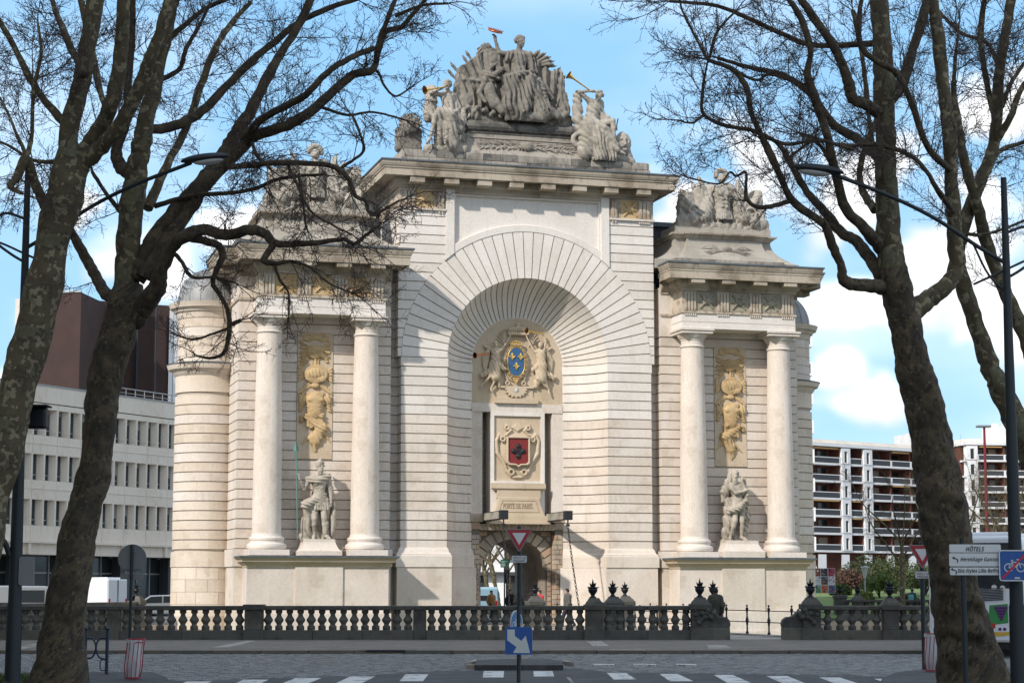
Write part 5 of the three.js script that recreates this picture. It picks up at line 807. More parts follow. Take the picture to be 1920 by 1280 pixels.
  mesh('shield_pendant', slab([[-0.36, 12.3], [0.12, 12.3], [-0.12, 11.95]], Z + 0.1, Z + 0.22, 0.03), tinted(M.ochre, 1.15, 1.05, 0.75), sh);
  const lily = (x, y, h, d) => { const q = (u, v) => [x + u * h, y + v * h]; const petal = [q(0, 0.5), q(0.09, 0.36), q(0.14, 0.2), q(0.08, 0.02), q(0, -0.08), q(-0.08, 0.02), q(-0.14, 0.2), q(-0.09, 0.36)]; const side = e => [q(e * 0.06, -0.05), q(e * 0.16, 0.1), q(e * 0.28, 0.17), q(e * 0.37, 0.08), q(e * 0.34, -0.06), q(e * 0.26, -0.02), q(e * 0.22, -0.08), q(e * 0.12, -0.14)]; const foot = [q(-0.05, -0.18), q(-0.13, -0.34), q(-0.04, -0.3), q(0, -0.48), q(0.04, -0.3), q(0.13, -0.34), q(0.05, -0.18)]; return [slab(petal, d, d + 0.06, 0.015), slab(side(1), d, d + 0.055, 0.012), slab(side(-1).reverse(), d, d + 0.055, 0.012), slab(foot, d, d + 0.05, 0.01), box(h * 0.34, h * 0.07, 0.07, x, y - h * 0.13, d + 0.03)]; };
  for (const [x, y] of [[-0.34, 13.33], [0.10, 13.33], [-0.12, 12.85]]) mesh('fleur_de_lis', join(lily(x, y, 0.44, Z + 0.235)), M.gold, sh);
  // red shield in the lower panel
  const rs = subgroup('red_shield', gate), z2 = -2.06, X = 0.0;
  const k = new Carve([-1.2, 7.1, z2 - 0.1], [1.2, 10.3, z2 + 0.4], 0.028);
  for (const e of [-1, 1]) { k.chain([[e * 0.35, 7.35, z2 + 0.06, 0.07], [e * 0.55, 7.6, z2 + 0.06, 0.08], [e * 0.7, 8.0, z2 + 0.05, 0.09], [e * 1.05, 8.5, z2 + 0.05, 0.09], [e * 1.1, 9.1, z2 + 0.06, 0.09], [e * 0.95, 9.45, z2 + 0.08, 0.08], [e * 0.78, 9.3, z2 + 0.12, 0.07]], 0.03); k.ring([e * 0.78, 9.2, z2 + 0.14], 0.11, 0.05, 0.02); k.ring([e * 0.33, 7.55, z2 + 0.12], 0.13, 0.055, 0.02); k.ring([e * 0.55, 9.78, z2 + 0.1], 0.1, 0.05, 0.02); k.chain([[e * 0.6, 9.4, z2 + 0.06, 0.05], [e * 0.35, 9.65, z2 + 0.08, 0.07], [e * 0.62, 9.95, z2 + 0.06, 0.04]], 0.03); for (let i = 0; i < 4; i++) k.limb([0, 9.62, z2 + 0.08], [e * (0.06 + i * 0.07), 9.95 - i * 0.05, z2 + 0.06], 0.04, 0.05, 0.015); }
  k.ball([0, 8.5, z2 - 0.02], [0.95, 1.25, 0.1], 0.04); k.limb([-0.2, 7.3, z2 + 0.06], [0.2, 7.3, z2 + 0.06], 0.07, 0.07, 0.03); mesh('cartouche', k.build(), M.tan, rs);
  const shp = (g) => [[-0.6 + g, 9.32 - g], [-0.6 + g, 8.0 + g], [-0.5 + g, 7.9 + g], [-0.12, 7.88 + g], [0, 7.78 + g * 1.2], [0.12, 7.88 + g], [0.5 - g, 7.9 + g], [0.6 - g, 8.0 + g], [0.6 - g, 9.32 - g]];
  mesh('shield_rim', slab(shp(0), z2 + 0.05, z2 + 0.3, 0.02, [shp(0.08)]), M.tan, rs); mesh('shield_field', slab(shp(0.07), z2 + 0.05, z2 + 0.22), flat(0.20, 0.018, 0.018, { roughness: 0.6 }), rs); mesh('fleur_de_lis', join(lily(0, 8.58, 0.86, z2 + 0.215)), M.iron, rs);
  for (const [x, y] of [[0, 8.85], [0.25, 8.6], [-0.25, 8.6], [0, 8.35]]) { const g = new THREE.SphereGeometry(0.13, 8, 6); g.scale(1, 1, 0.5); g.translate(x, y, z2 + 0.25); mesh('fleur_de_lis_bulb', g, M.iron, rs); }
}
// gilded trumpets of the winged figures
mesh('relief_trumpet', trumpet([1.25, 14.55, -1.7], [0.3, 14.62, -1.35], 0.1), M.gold, gate);
mesh('relief_trumpet', trumpet([-1.55, 13.45, -1.7], [-2.4, 13.28, -1.3], 0.1), M.goldRed, gate);

// ------------------------------------------------------------------ ground, road, pavements
const ROADY = -0.10;
function gpx(px, py, y = ROADY) { const x = (px - 960) / FOCAL, v = -(py - 640) / FOCAL, ry = v * cs + sn, rz = v * sn - cs, k = (y - CAM_H) / ry; return [x * k, rz * k]; }
const MOAT = [[-22, -69.9], [27, -69.9], [27, -117], [13.5, -110.8], [12.0, -109.2], [-15.2, -102.0], [-18.3, -100.5], [-18.3, -95], [-21, -80]];
{
  const sheet = [[-1500, 60], [1500, 60], [1500, -1800], [-1500, -1800]];
  const s = new THREE.Shape(sheet.map(p => new THREE.Vector2(p[0], -p[1]))); s.holes.push(new THREE.Path(MOAT.map(p => new THREE.Vector2(p[0], -p[1]))));
  const g = new THREE.ShapeGeometry(s); g.rotateX(-Math.PI / 2); g.translate(0, -0.16, 0);
  structure('ground', uvm(g), M.asphalt, 'grey asphalt ground of the square');
  // square beyond the moat
  structure('plaza', prism([[-200, -118.0], [200, -118.0], [200, -330], [-200, -330]], -0.3, -0.02), flat(0.17, 0.165, 0.16), 'pale street surface beyond the gate');
}
{ // moat
  const n = MOAT.length, v = []; for (let i = 0; i < n; i++) { const a = MOAT[i], b = MOAT[(i + 1) % n]; v.push(a[0], -5.4, a[1], b[0], -5.4, b[1], b[0], -0.02, b[1], a[0], -5.4, a[1], b[0], -0.02, b[1], a[0], -0.02, a[1]); }
  const g = new THREE.BufferGeometry(); g.setAttribute('position', new THREE.Float32BufferAttribute(v, 3)); g.computeVertexNormals();
  structure('moat_wall', uvm(g), M.brickGrey, 'stone retaining wall of the dry moat');
  const s = new THREE.Shape(MOAT.map(p => new THREE.Vector2(p[0], -p[1]))), f = new THREE.ShapeGeometry(s); f.rotateX(-Math.PI / 2); f.translate(0, -5.2, 0); structure('moat_floor', uvm(f), M.grassBright, 'lawn on the floor of the dry moat');
}
M.pave = mat({ map: tex(512, (u, v) => { const x = u * 24, y = v * 24, row = Math.floor(y), ox = (row % 2) * 0.5, fx = (x + ox) % 1, fy = y % 1; const e = Math.min(fx, 1 - fx, fy, 1 - fy); const j = sstep(0.03, 0.09, e), id = LAT[((Math.floor(x + ox) % 24) * 31 + row * 57) & 65535]; const st = pfbm(u, v, 4, 61, 4); const c = mix(0.085, 0.115 + id * 0.05 + (st - 0.5) * 0.07, j); return [c * 1.22, c * 1.04, c * 0.86]; }, 4.8), bumpMap: bumpTex, bumpScale: 0.008 });
// far pavement with kerb stones
const KERB = -56.75;
structure('pavement', prism([[-60, KERB - 0.22], [60, KERB - 0.22], [60, -69.95], [-60, -69.95]], -0.3, 0.0), M.pave, 'small-stone pavement in front of the balustrade');
{
  const kerb = structure('kerb', bx(-60, 60, -0.3, -0.06, KERB - 0.2, KERB - 0.03), M.joint, 'dark stone kerb of the far pavement');
  const kg = [0, 1, 2].map(i => rbox(1.32, 0.30, 0.26, 0.025, 0, -0.142, 0)); const km = [M.blue, tinted(M.blue, 1.25, 1.15, 1.05), tinted(M.blue, 1.1, 1.05, 1.0)];
  for (let i = 0; i < 26; i++) { const x = -17.2 + i * 1.35; if (Math.abs(x + 3.4) < 0.7) continue; const m = mesh('kerb_stone', kg[i % 3], pick(km), kerb); m.position.set(x, rr(-0.004, 0.004), KERB - 0.1 + rr(-0.01, 0.01)); }
  // gully openings under the kerb
  mesh('gully_grate', bx(-4.1, -2.7, -0.04, 0.012, KERB - 0.55, KERB - 0.02), M.iron, kerb); mesh('gully_grate', bx(2.75, 3.75, -0.04, 0.012, KERB - 0.5, KERB - 0.02), M.brickDull, kerb);
  // pale slabs let into the pavement
  for (const p of [[[0, 1218], [40, 1217], [120, 1201], [95, 1201]], [[1100, 1202], [1128, 1202], [1143, 1211], [1112, 1211]], [[1325, 1209], [1360, 1209], [1372, 1215], [1330, 1216]], [[395, 1214], [430, 1213], [480, 1201], [462, 1201]]]) structure('paving_strip', prism(p.map(q => gpx(q[0], q[1], 0)), -0.05, 0.004), M.weather, 'pale stone strip crossing the pavement');
}
// tarmac of the crossing, laid on the road
const tarmacEdge = [[-200, 1279], [440, 1273], [530, 1269], [680, 1266.5], [740, 1260.5], [870, 1255], [990, 1252], [1080, 1252], [1125, 1258], [1560, 1264.5], [1700, 1268], [2100, 1272]];
structure('crossing_tarmac', prism([...tarmacEdge.map(p => gpx(p[0], p[1])), [14, 40], [-14, 40]], -0.3, ROADY + 0.004), M.asphalt, 'dark tarmac of the pedestrian crossing');
const zebra = [[456, 503, 1273.7, 425, 472, 1288], [554, 602, 1270.6, 520, 568, 1284], [657, 703, 1267.4, 628, 676, 1281], [760, 803, 1263.6, 749, 793, 1276.3], [907, 945, 1257.8, 905, 944, 1269.3], [1000, 1036, 1257.8, 1001, 1039, 1267.6], [1138, 1174, 1261, 1151, 1193, 1273.2], [1237, 1271, 1263, 1256, 1300, 1276.4], [1339, 1374, 1264.8, 1364, 1408, 1279.5], [1437, 1476, 1266.8, 1470, 1512, 1281], [1537, 1575, 1269.6, 1575, 1620, 1284], [350, 396, 1277, 315, 360, 1291], [1640, 1676, 1272, 1682, 1728, 1287]];
M.paint = mat({ map: tex(256, (u, v) => { const a = pfbm(u, v, 6, 71, 5), b = pfbm(u, v, 40, 73, 3); const w = sstep(0.55, 0.68, a * 0.6 + b * 0.4); const c = mix(0.58, 0.16, w); return [c, c, c * 0.98]; }, 1.5), roughness: 0.75 });
{ const zs = []; zebra.forEach(([a, b, y, c, d, y2], i) => { const h = ROADY + 0.009; structure('zebra_stripe', prism([gpx(a, y, h), gpx(b, y, h), gpx(d, y2, h), gpx(c, y2, h)], ROADY - 0.02, h), M.paint, 'worn white stripe of the zebra crossing'); }); }
// broken centre line on the cobbles
for (const [a, b] of [[1113, 1152], [1188, 1230], [1268, 1306]]) structure('lane_dash', prism([gpx(a, 1244.6, -0.06), gpx(b, 1245.2, -0.06), gpx(b, 1246.6, -0.06), gpx(a, 1246, -0.06)], -0.1, -0.052), M.paint, 'faded white lane dash on the cobbles');
// cobbled road: the nearest stones one by one, the rest as one mass
{
  structure('road_bed', bx(-60, 60, -0.32, -0.125, KERB, -34), flat(0.045, 0.045, 0.047), 'dark joints of the cobbled road');
  const road = structure('cobbled_road', bx(-60, 60, -0.31, -0.123, -56.7, -56.6), M.joint, 'grey cobbled road in front of the balustrade');
  const cg = (() => { const w = 0.094, d = 0.07, h = 0.02, e = 0.016, y0 = -0.05, T = [[-w + e, 0, -d + e], [w - e, 0, -d + e], [w - e, 0, d - e], [-w + e, 0, d - e]], Bt = [[-w, -h, -d], [w, -h, -d], [w, -h, d], [-w, -h, d]], F = [[-w, y0, -d], [w, y0, -d], [w, y0, d], [-w, y0, d]], v = [], q = (a, b, c, f) => v.push(...a, ...f, ...c, ...a, ...c, ...b); T.forEach(p => p[1] += 0.004); q(...T); for (let i = 0; i < 4; i++) { const j = (i + 1) % 4; q(Bt[i], Bt[j], T[j], T[i]); q(F[i], F[j], Bt[j], Bt[i]); } const g = new THREE.BufferGeometry(); g.setAttribute('position', new THREE.Float32BufferAttribute(v, 3)); g.computeVertexNormals(); return uvm(g); })();
  const edge = px => { for (let i = 0; i < tarmacEdge.length - 1; i++) { const a = tarmacEdge[i], b = tarmacEdge[i + 1]; if (px >= a[0] && px <= b[0]) return mix(a[1], b[1], (px - a[0]) / (b[0] - a[0])); } return 1280; };
  const list = []; let row = 0;
  for (let z = KERB + 0.1; z < -38; z += 0.152, row++) { const hw = -z * 0.285; for (let x = -hw + (row % 2) * 0.1; x < hw; x += 0.2) { const xx = x + rr(-0.012, 0.012), zz = z + rr(-0.012, 0.012) + 0.05 * Math.sin(x * 0.7); const px = 960 + xx / -zz * FOCAL * 0.9925, py = 1108 + 1.75 / -zz * FOCAL; if (py > edge(px) - 0.6) continue; list.push([xx, zz, rr(-0.012, 0.008), rr(-0.06, 0.06), R(), py - Math.abs(px - 960) * 0.002]); } }
  list.sort((a, b) => b[5] - a[5]);
  const cm = [flat(0.19, 0.195, 0.205, { roughness: 0.62 }), flat(0.16, 0.163, 0.17, { roughness: 0.62 }), flat(0.225, 0.225, 0.23, { roughness: 0.62 }), flat(0.18, 0.17, 0.16, { roughness: 0.66 })];
  for (const m of cm) { m.bumpMap = bumpTex; m.bumpScale = 0.006; }
  for (let i = 0; i < 300; i++) { const [x, z, dy, ry, t] = list[i]; const m = mesh('cobble', cg, cm[Math.floor(t * 4)], road); m.position.set(x, ROADY + dy, z); m.rotation.y = ry; }
  const rest = list.slice(300), im = new THREE.InstancedMesh(cg, flat(1, 1, 1, { roughness: 0.62, bumpMap: bumpTex, bumpScale: 0.006 }), rest.length); im.name = 'cobbles'; im.userData.kind = 'stuff'; im.castShadow = im.receiveShadow = true;
  const o = new THREE.Object3D(), col = new THREE.Color(); rest.forEach(([x, z, dy, ry, t], i) => { o.position.set(x, ROADY + dy, z); o.rotation.set(rr(-0.03, 0.03), ry, rr(-0.03, 0.03)); o.updateMatrix(); im.setMatrixAt(i, o.matrix); const c = 0.125 + t * 0.10; im.setColorAt(i, col.setRGB(c, c * 1.0, c * (1.06 - 0.14 * ((t * 37) % 1)))); });
  road.add(im);
}
// traffic islands
{
  const isl = (name, label, top, h) => { const t = structure(name, prism(top.map(p => gpx(p[0], p[1], ROADY + h)), -0.2, ROADY + h), M.asphalt, label); return t; };
  const a = isl('traffic_island', 'far tarmac traffic island edged with small stones', [[893, 1237.5], [940, 1235], [1020, 1234.8], [1052, 1237.5], [1056, 1246.5], [890, 1246.5]], 0.12);
  for (let i = 0; i < 26; i++) { const x0 = 878 + i * 7, p = gpx(x0, 1248.6, ROADY + 0.06), m = mesh('edge_stone', rbox(0.11, 0.16, 0.16, 0.02), pick([M.brickDull, M.brickGrey, M.weather]), a); m.position.set(p[0], ROADY + 0.03 + rr(-0.01, 0.01), p[1] - 0.02); }
  for (const [x0, x1] of [[893, 872], [1056, 1076]]) { const p = gpx(x0, 1247, ROADY), q = gpx(x1, 1250, ROADY); mesh('island_nose', prism([[p[0], p[1]], [q[0], q[1]], [p[0] + (q[0] - p[0]) * 0.1, p[1] - 1.6]], -0.2, ROADY + 0.1), M.weather, a); }
  isl('traffic_island', 'near tarmac traffic island carrying the blue arrow sign', [[885, 1270.5], [1062, 1270.5], [1085, 1300], [865, 1300]], 0.12);
  structure('island_kerb', prism([gpx(1062, 1270, -0.02), gpx(1068, 1270, -0.02), gpx(1094, 1300, -0.02), gpx(1085, 1300, -0.02)], -0.2, -0.012), M.weather, 'pale kerb along the near island');
}
// near pavements left and right, with soil and grass round the trees
structure('pavement', prism([gpx(-300, 1262, 0), gpx(155, 1259.5, 0), gpx(285, 1259.5, 0), gpx(312, 1269, 0), gpx(330, 1300, 0), [-3.5, 30], [-60, 30]], -0.3, 0.0), M.asphalt, 'dark near pavement at the left under the tree');
structure('pavement', prism([gpx(1655, 1271, 0), gpx(1680, 1260, 0), gpx(1730, 1254, 0), gpx(1800, 1251, 0), gpx(2300, 1251, 0), [60, 30], [3.5, 30], gpx(1640, 1300, 0)], -0.3, 0.0), M.asphalt, 'dark near pavement at the right under the tree');
structure('tree_pit', prism([gpx(-40, 1266, 0.004), gpx(150, 1268, 0.004), gpx(175, 1290, 0.004), gpx(-60, 1292, 0.004)], -0.1, 0.006), flat(0.05, 0.045, 0.03), 'bare soil round the left tree');
{ const ig = (() => { const g = new THREE.BufferGeometry(); g.setAttribute('position', new THREE.Float32BufferAttribute([-0.008, 0, 0, 0.008, 0, 0, 0.004, 0.09, 0.02], 3)); g.computeVertexNormals(); return uvm(g); })(); const n = 2600, im = new THREE.InstancedMesh(ig, mat({ color: new THREE.Color().setRGB(1, 1, 1), side: THREE.DoubleSide }), n), o = new THREE.Object3D(), c = new THREE.Color(); for (let i = 0; i < n; i++) { const p = gpx(rr(-30, 165), rr(1267.5, 1290), 0); o.position.set(p[0], 0.004, p[1]); o.rotation.set(rr(-0.4, 0.4), rr(0, 6), rr(-0.4, 0.4)); o.scale.setScalar(rr(0.5, 1.5)); o.updateMatrix(); im.setMatrixAt(i, o.matrix); const k = rr(0.7, 1.3); im.setColorAt(i, c.setRGB(0.06 * k, 0.095 * k, 0.02 * k)); } im.name = numbered('grass'); tag(im, 'sparse green grass round the foot of the left tree', 'grass', null, 'stuff'); scene.add(im); }

// ------------------------------------------------------------------ balustrades
const balG = lathe([[0, 0.0], [0.135, 0.0], [0.135, 0.13], [0.10, 0.15], [0.085, 0.19], [0.10, 0.23], [0.15, 0.29], [0.165, 0.335], [0.15, 0.38], [0.095, 0.46], [0.075, 0.53], [0.085, 0.555], [0.115, 0.575], [0.115, 0.67], [0, 0.67]], 12);
clean(balG);
// stone run between two points; piers: list of [distance, half width, kind]
function balustrade(label, a, b, piers, cat = 'balustrade', pitch = 0.362, group) {
  const L = Math.hypot(b[0] - a[0], b[1] - a[1]), t = thing('stone_balustrade', label, cat, [a[0], 0, a[1]], -Math.atan2(b[1] - a[1], b[0] - a[0]), group);
  const stops = [[0, 0], ...piers, [L, 0]];
  for (let i = 0; i < stops.length - 1; i++) {
    const x0 = stops[i][0] + stops[i][1], x1 = stops[i + 1][0] - stops[i + 1][1]; if (x1 - x0 < 0.2) continue;
    let n = Math.max(1, Math.round((x1 - x0) / 2.0)); for (let k = 0; k < n; k++) { const p = mix(x0, x1, k / n), q = mix(x0, x1, (k + 1) / n); mesh('plinth_stone', rbx(p + 0.004, q - 0.004, -0.05, 0.325, -0.2, 0.2, 0.02), pick(M.blues), t); mesh('rail_stone', rbx(p + 0.003, q - 0.003, 1.0, 1.155, -0.2, 0.2, 0.03), pick(M.blues), t); }
    n = Math.floor((x1 - x0) / pitch); const st = (x1 - x0) / n; for (let k = 0; k < n; k++) { const m = mesh('baluster', balG, pick(M.blues), t); m.position.set(x0 + (k + 0.5) * st, 0.33, 0); m.rotation.y = rr(0, 0.6); }
  }
  for (const [d, h, kind] of piers) {
    if (kind === 0) { mesh('pier', rbx(d - h, d + h, -0.05, 1.0, -0.17, 0.17, 0.015), pick(M.blues), t); mesh('pier_cap', rbx(d - h, d + h, 1.0, 1.155, -0.2, 0.2, 0.03), pick(M.blues), t); }
    else { mesh('pier_base', rbx(d - h - 0.05, d + h + 0.05, -0.05, 0.34, -0.34, 0.34, 0.02), pick(M.blues), t); mesh('pier', rbx(d - h, d + h, 0.34, 1.0, -0.29, 0.29, 0.02), pick(M.blues), t); mesh('pier_cap', rbx(d - h - 0.06, d + h + 0.06, 1.0, 1.2, -0.35, 0.35, 0.03), pick(M.blues), t); if (kind === 2) mesh('pier_top', sweep([[d - h + 0.06, -0.25], [d - h + 0.06, 0.25], [d + h - 0.06, 0.25], [d + h - 0.06, -0.25], [d - h + 0.06, -0.25]].map(p => [(p[0] - d) * 0.02 + d, p[1] * 0.02]), [[0.30, 1.2], [0.28, 1.26], [0.2, 1.36], [0.17, 1.42], [0, 1.42]], false), pick(M.blues), t); }
  }
  return t;
}
const urnProto = (() => { const g = new THREE.Group(); g.name = 'proto'; mesh('urn_body', lathe([[0, 0], [0.12, 0], [0.12, 0.03], [0.08, 0.05], [0.065, 0.09], [0.08, 0.12], [0.14, 0.2], [0.165, 0.27], [0.15, 0.31], [0.17, 0.33], [0.185, 0.35], [0.15, 0.37], [0.06, 0.39], [0, 0.39]], 20), M.ironBlack, g); const lf = []; for (let i = 0; i < 7; i++) { const a = i / 7 * 6.283; lf.push(tube([V3(Math.cos(a) * 0.04, 0.37, Math.sin(a) * 0.04), V3(Math.cos(a) * 0.085, 0.45, Math.sin(a) * 0.085), V3(Math.cos(a) * 0.12, 0.52, Math.sin(a) * 0.12)], [0.035, 0.03, 0.002], 5)); } lf.push(tube([V3(0, 0.37, 0), V3(0, 0.5, 0), V3(0, 0.66, 0)], [0.05, 0.04, 0.002], 6)); for (let i = 0; i < 5; i++) { const a = i / 5 * 6.283; lf.push(bar([Math.cos(a) * 0.17, 0.34, Math.sin(a) * 0.17], [Math.cos(a) * 0.205, 0.38, Math.sin(a) * 0.205], 0.018, 5)); } mesh('urn_leaves', join(lf), M.ironBlack, g); return g; })();
function urn(label, x, z, y = 1.42) { const u = urnProto.clone(); u.name = numbered('iron_urn'); u.position.set(x, y, z); tag(u, label, 'urn', 'black iron urns on the balustrade piers'); scene.add(u); return u; }
const BZ = -69.3, xb = px => at(px, 1170, 69.3).x;
{
  const X0 = -24, P = (px, h, k) => [xb(px) - X0, h, k];
  balustrade('dark stone balustrade along the pavement left of the bridge opening', [X0, BZ], [xb(1298), BZ], [[xb(0) - 2.6 - X0, 0.25, 0], P(213, 0.22, 0), P(476, 0.30, 1), P(787, 0.22, 0), P(1114, 0.30, 2)]);
  urn('black iron urn on the front balustrade pier right of the yield sign', xb(1112), BZ);
  const X1 = xb(1541); balustrade('dark stone balustrade right of the bridge opening', [X1, BZ], [X1 + 14, BZ], [[xb(1670) - X1, 0.26, 2], [xb(1670) - X1 + 4.6, 0.26, 1]]);
  urn('black iron urn on the balustrade pier beside the right tree', xb(1670), BZ);
}
// scrolled end piers at the bridge opening
function endPier(label, x, mirror, urnLabel) {
  const t = thing('scrolled_pier', label, 'pier', [x, 0, BZ], 0, 'scrolled piers at the bridge opening'), e = mirror ? -1 : 1;
  mesh('pier_base', rbx(-0.36, 0.36, -0.05, 0.42, -0.36, 0.36, 0.02), M.blue, t); mesh('pier', rbx(-0.31, 0.31, 0.42, 1.02, -0.3, 0.3, 0.02), M.blue, t); mesh('pier_cap', rbx(-0.37, 0.37, 1.02, 1.22, -0.36, 0.36, 0.03), M.blue, t); mesh('pier_top', sweep([[-0.006, -0.006], [-0.006, 0.006], [0.006, 0.006], [0.006, -0.006], [-0.006, -0.006]], [[0.32, 1.22], [0.29, 1.28], [0.2, 1.38], [0.17, 1.44], [0, 1.44]], false), M.blue, t);
  const sc = []; for (let i = 0; i <= 26; i++) { const a = i / 26 * Math.PI * 3.2, r = 0.16 - 0.13 * i / 26; sc.push(V3(e * 0.82 + Math.cos(-a + Math.PI / 2) * r * e, 0.58 + Math.sin(-a + Math.PI / 2) * r, 0)); }
  const scroll = tube(sc, sc.map((_, i) => 0.03 - 0.0004 * i), 6); scroll.scale(1, 1, 8.6); mesh('scroll', scroll, M.blue, t);
  { const sp = [[0.3, 0.42], [1.0, 0.42], [1.03, 0.54], [0.98, 0.68], [0.86, 0.77], [0.72, 0.78], [0.6, 0.84], [0.5, 0.95], [0.3, 1.0]].map(p => [p[0] * e, p[1]]); mesh('scroll_cheek', slab(e > 0 ? sp : sp.reverse(), -0.24, 0.24, 0.03), M.blue, t); } mesh('scroll_base', rbx(e > 0 ? 0.3 : -1.0, e > 0 ? 1.0 : -0.3, -0.05, 0.42, -0.3, 0.3, 0.03), tinted(M.blue, 1.3, 1.28, 1.22), t);
  const c = new Carve([-0.5, 0.35, 0.1], [0.95, 1.2, 0.55], 0.025); for (let i = 0; i < 22; i++) { const u = -0.2 + i * 0.032, y = 1.0 - Math.abs(Math.sin(i * 0.45)) * 0.25 - (i < 8 ? i * 0.045 : 0); c.ball([u, y, 0.31 + 0.03 * Math.sin(i * 2)], 0.055 + 0.02 * (i % 3), 0.02); } const g = c.build(); g.scale(e, 1, 1); if (e < 0) { const ix = g.index.array; for (let i = 0; i < ix.length; i += 3) { const q = ix[i]; ix[i] = ix[i + 1]; ix[i + 1] = q; } g.computeVertexNormals(); } mesh('carved_leaves', g, M.blue, t);
  urn(urnLabel, x, BZ, 1.44);
}
endPier('dark stone end pier with scroll and carved leaves left of the bridge opening', xb(1313), false, 'black iron urn on the scrolled pier left of the bridge opening');
endPier('dark stone end pier with scroll and carved leaves right of the bridge opening', xb(1521), true, 'black iron urn on the scrolled pier right of the bridge opening');
// bridge to the gate
{
  const br = thing('stone_bridge', 'stone bridge leading over the dry moat to the gate passage', 'bridge', [GX, 0, GZ], PHI);
  mesh('deck', prism([[-2.5, 29.3], [2.2, 30.6], [2.2, -9.5], [-2.5, -9.5]], -0.5, -0.008), M.weather, br);
  for (const w of [6, 13.5, 21]) mesh('bridge_pier', bx(-2.3, 2.0, -5.3, -0.5, w - 0.8, w + 0.8), M.brickGrey, br);
  for (const u of [-2.4, 2.1]) mesh('deck_edge', rbx(u - 0.2, u + 0.2, -0.55, 0.05, 3.0, u < 0 ? 28.6 : 29.6, 0.03), M.weather, br);
}
const ironPost = (() => { const g = lathe([[0, 0], [0.06, 0], [0.06, 0.08], [0.035, 0.12], [0.03, 0.3], [0.045, 0.42], [0.06, 0.5], [0.06, 0.56], [0.04, 0.62], [0.028, 0.7], [0.035, 0.85], [0.055, 0.92], [0.055, 0.98], [0.025, 1.01], [0.02, 1.04], [0.05, 1.07], [0.03, 1.10], [0, 1.12]], 10); return clean(g); })();
for (const [side, u, ws] of [['left', -2.2, [29.6, 19.4, 8.6]], ['right', 2.0, [30.6, 19.4, 8.6]]]) {
  for (let k = 1; k < 3; k++) {
    const p = thing('bridge_pier_post', `dark stone parapet pier of the bridge on its ${side} side, ${k === 1 ? 'halfway across' : 'close to the gate'}`, 'pier', gp(u, 0, ws[k]), PHI, 'parapet piers of the bridge');
    mesh('pier_base', rbx(-0.38, 0.38, -0.05, 0.36, -0.38, 0.38, 0.02), M.blue, p); mesh('pier', rbx(-0.31, 0.31, 0.36, 1.02, -0.31, 0.31, 0.02), M.blue, p); mesh('pier_cap', rbx(-0.38, 0.38, 1.02, 1.22, -0.38, 0.38, 0.03), M.blue, p); mesh('pier_top', sweep([[-0.006, -0.006], [-0.006, 0.006], [0.006, 0.006], [0.006, -0.006], [-0.006, -0.006]], [[0.33, 1.22], [0.3, 1.28], [0.2, 1.38], [0.17, 1.44], [0, 1.44]], false), M.blue, p);
    const q = gp(u, 0, ws[k]); urn(`black iron urn on the ${side} bridge parapet, ${k === 1 ? 'halfway across' : 'close to the gate'}`, q[0], q[2], 1.44);
    const rl = thing('iron_railing', `dark iron railing with knobbed posts on the ${side} side of the bridge, ${k === 1 ? 'street half' : 'gate half'}`, 'railing', gp(u, 0, ws[k]), PHI, 'iron railings of the bridge');
    const L = ws[k - 1] - ws[k] - 0.7; for (let i = 0; i < 5; i++) { const m = mesh('railing_post', ironPost, M.iron, rl); m.position.set(0, 0.03, 0.35 + (i + 0.5) / 5 * L); }
    for (const y of [0.5, 0.92]) mesh('railing_bar', bar([0, y, 0.3], [0, y, 0.4 + L], 0.018), M.iron, rl);
  }
}
// parapets on the far sides of the moat
balustrade('dark stone balustrade along the left side of the moat beside the turret', [-20.7, -80.5], [-17.6, -95.2], [[0.3, 0.25, 1], [14.7, 0.3, 2]]); urn('black iron urn on the far pier left of the turret', -17.7, -94.9);
balustrade('dark stone balustrade on the far right side of the moat before the park', [19.4, -118.3], [34, -118.3], [[0.9, 0.3, 2], [7.5, 0.3, 1]]); urn('black iron urn on the park balustrade, left one', 20.3, -118.3); urn('small black iron urn between the poster board and the bushes', 19.7, -121);
{ const p = thing('stone_pier', 'low stone pier at the park edge', 'pier', [19.7, 0, -121]); mesh('pier', rbx(-0.35, 0.35, -0.05, 1.2, -0.35, 0.35, 0.03), M.blue, p); mesh('pier_cap', rbx(-0.4, 0.4, 1.2, 1.42, -0.4, 0.4, 0.04), M.blue, p); }

// ------------------------------------------------------------------ buildings around the square
M.concrete = stone([0.77, 0.695, 0.595], [0.72, 0.64, 0.54], [0.56, 0.485, 0.395], { seed: 81, stain: 0.25, run: 0.35, metres: 6 });
M.brown = stone([0.052, 0.028, 0.024], [0.043, 0.024, 0.021], [0.035, 0.022, 0.02], { seed: 83, stain: 0.2, run: 0.2, metres: 6 });
M.glass = flat(0.035, 0.045, 0.05, { roughness: 0.12, metalness: 0.0 });
M.glassDark = flat(0.015, 0.018, 0.02, { roughness: 0.15 });
M.alu = flat(0.30, 0.31, 0.31, { roughness: 0.5, metalness: 0.3 });
M.whitePaint = stone([0.74, 0.745, 0.75], [0.70, 0.70, 0.70], [0.55, 0.54, 0.52], { seed: 85, stain: 0.2, run: 0.2, metres: 5 });
M.greyPanel = flat(0.04, 0.044, 0.052, { roughness: 0.6 });
M.wood = stone([0.13, 0.045, 0.028], [0.10, 0.035, 0.022], [0.07, 0.028, 0.02], { seed: 87, stain: 0.2, run: 0.4, metres: 4 });
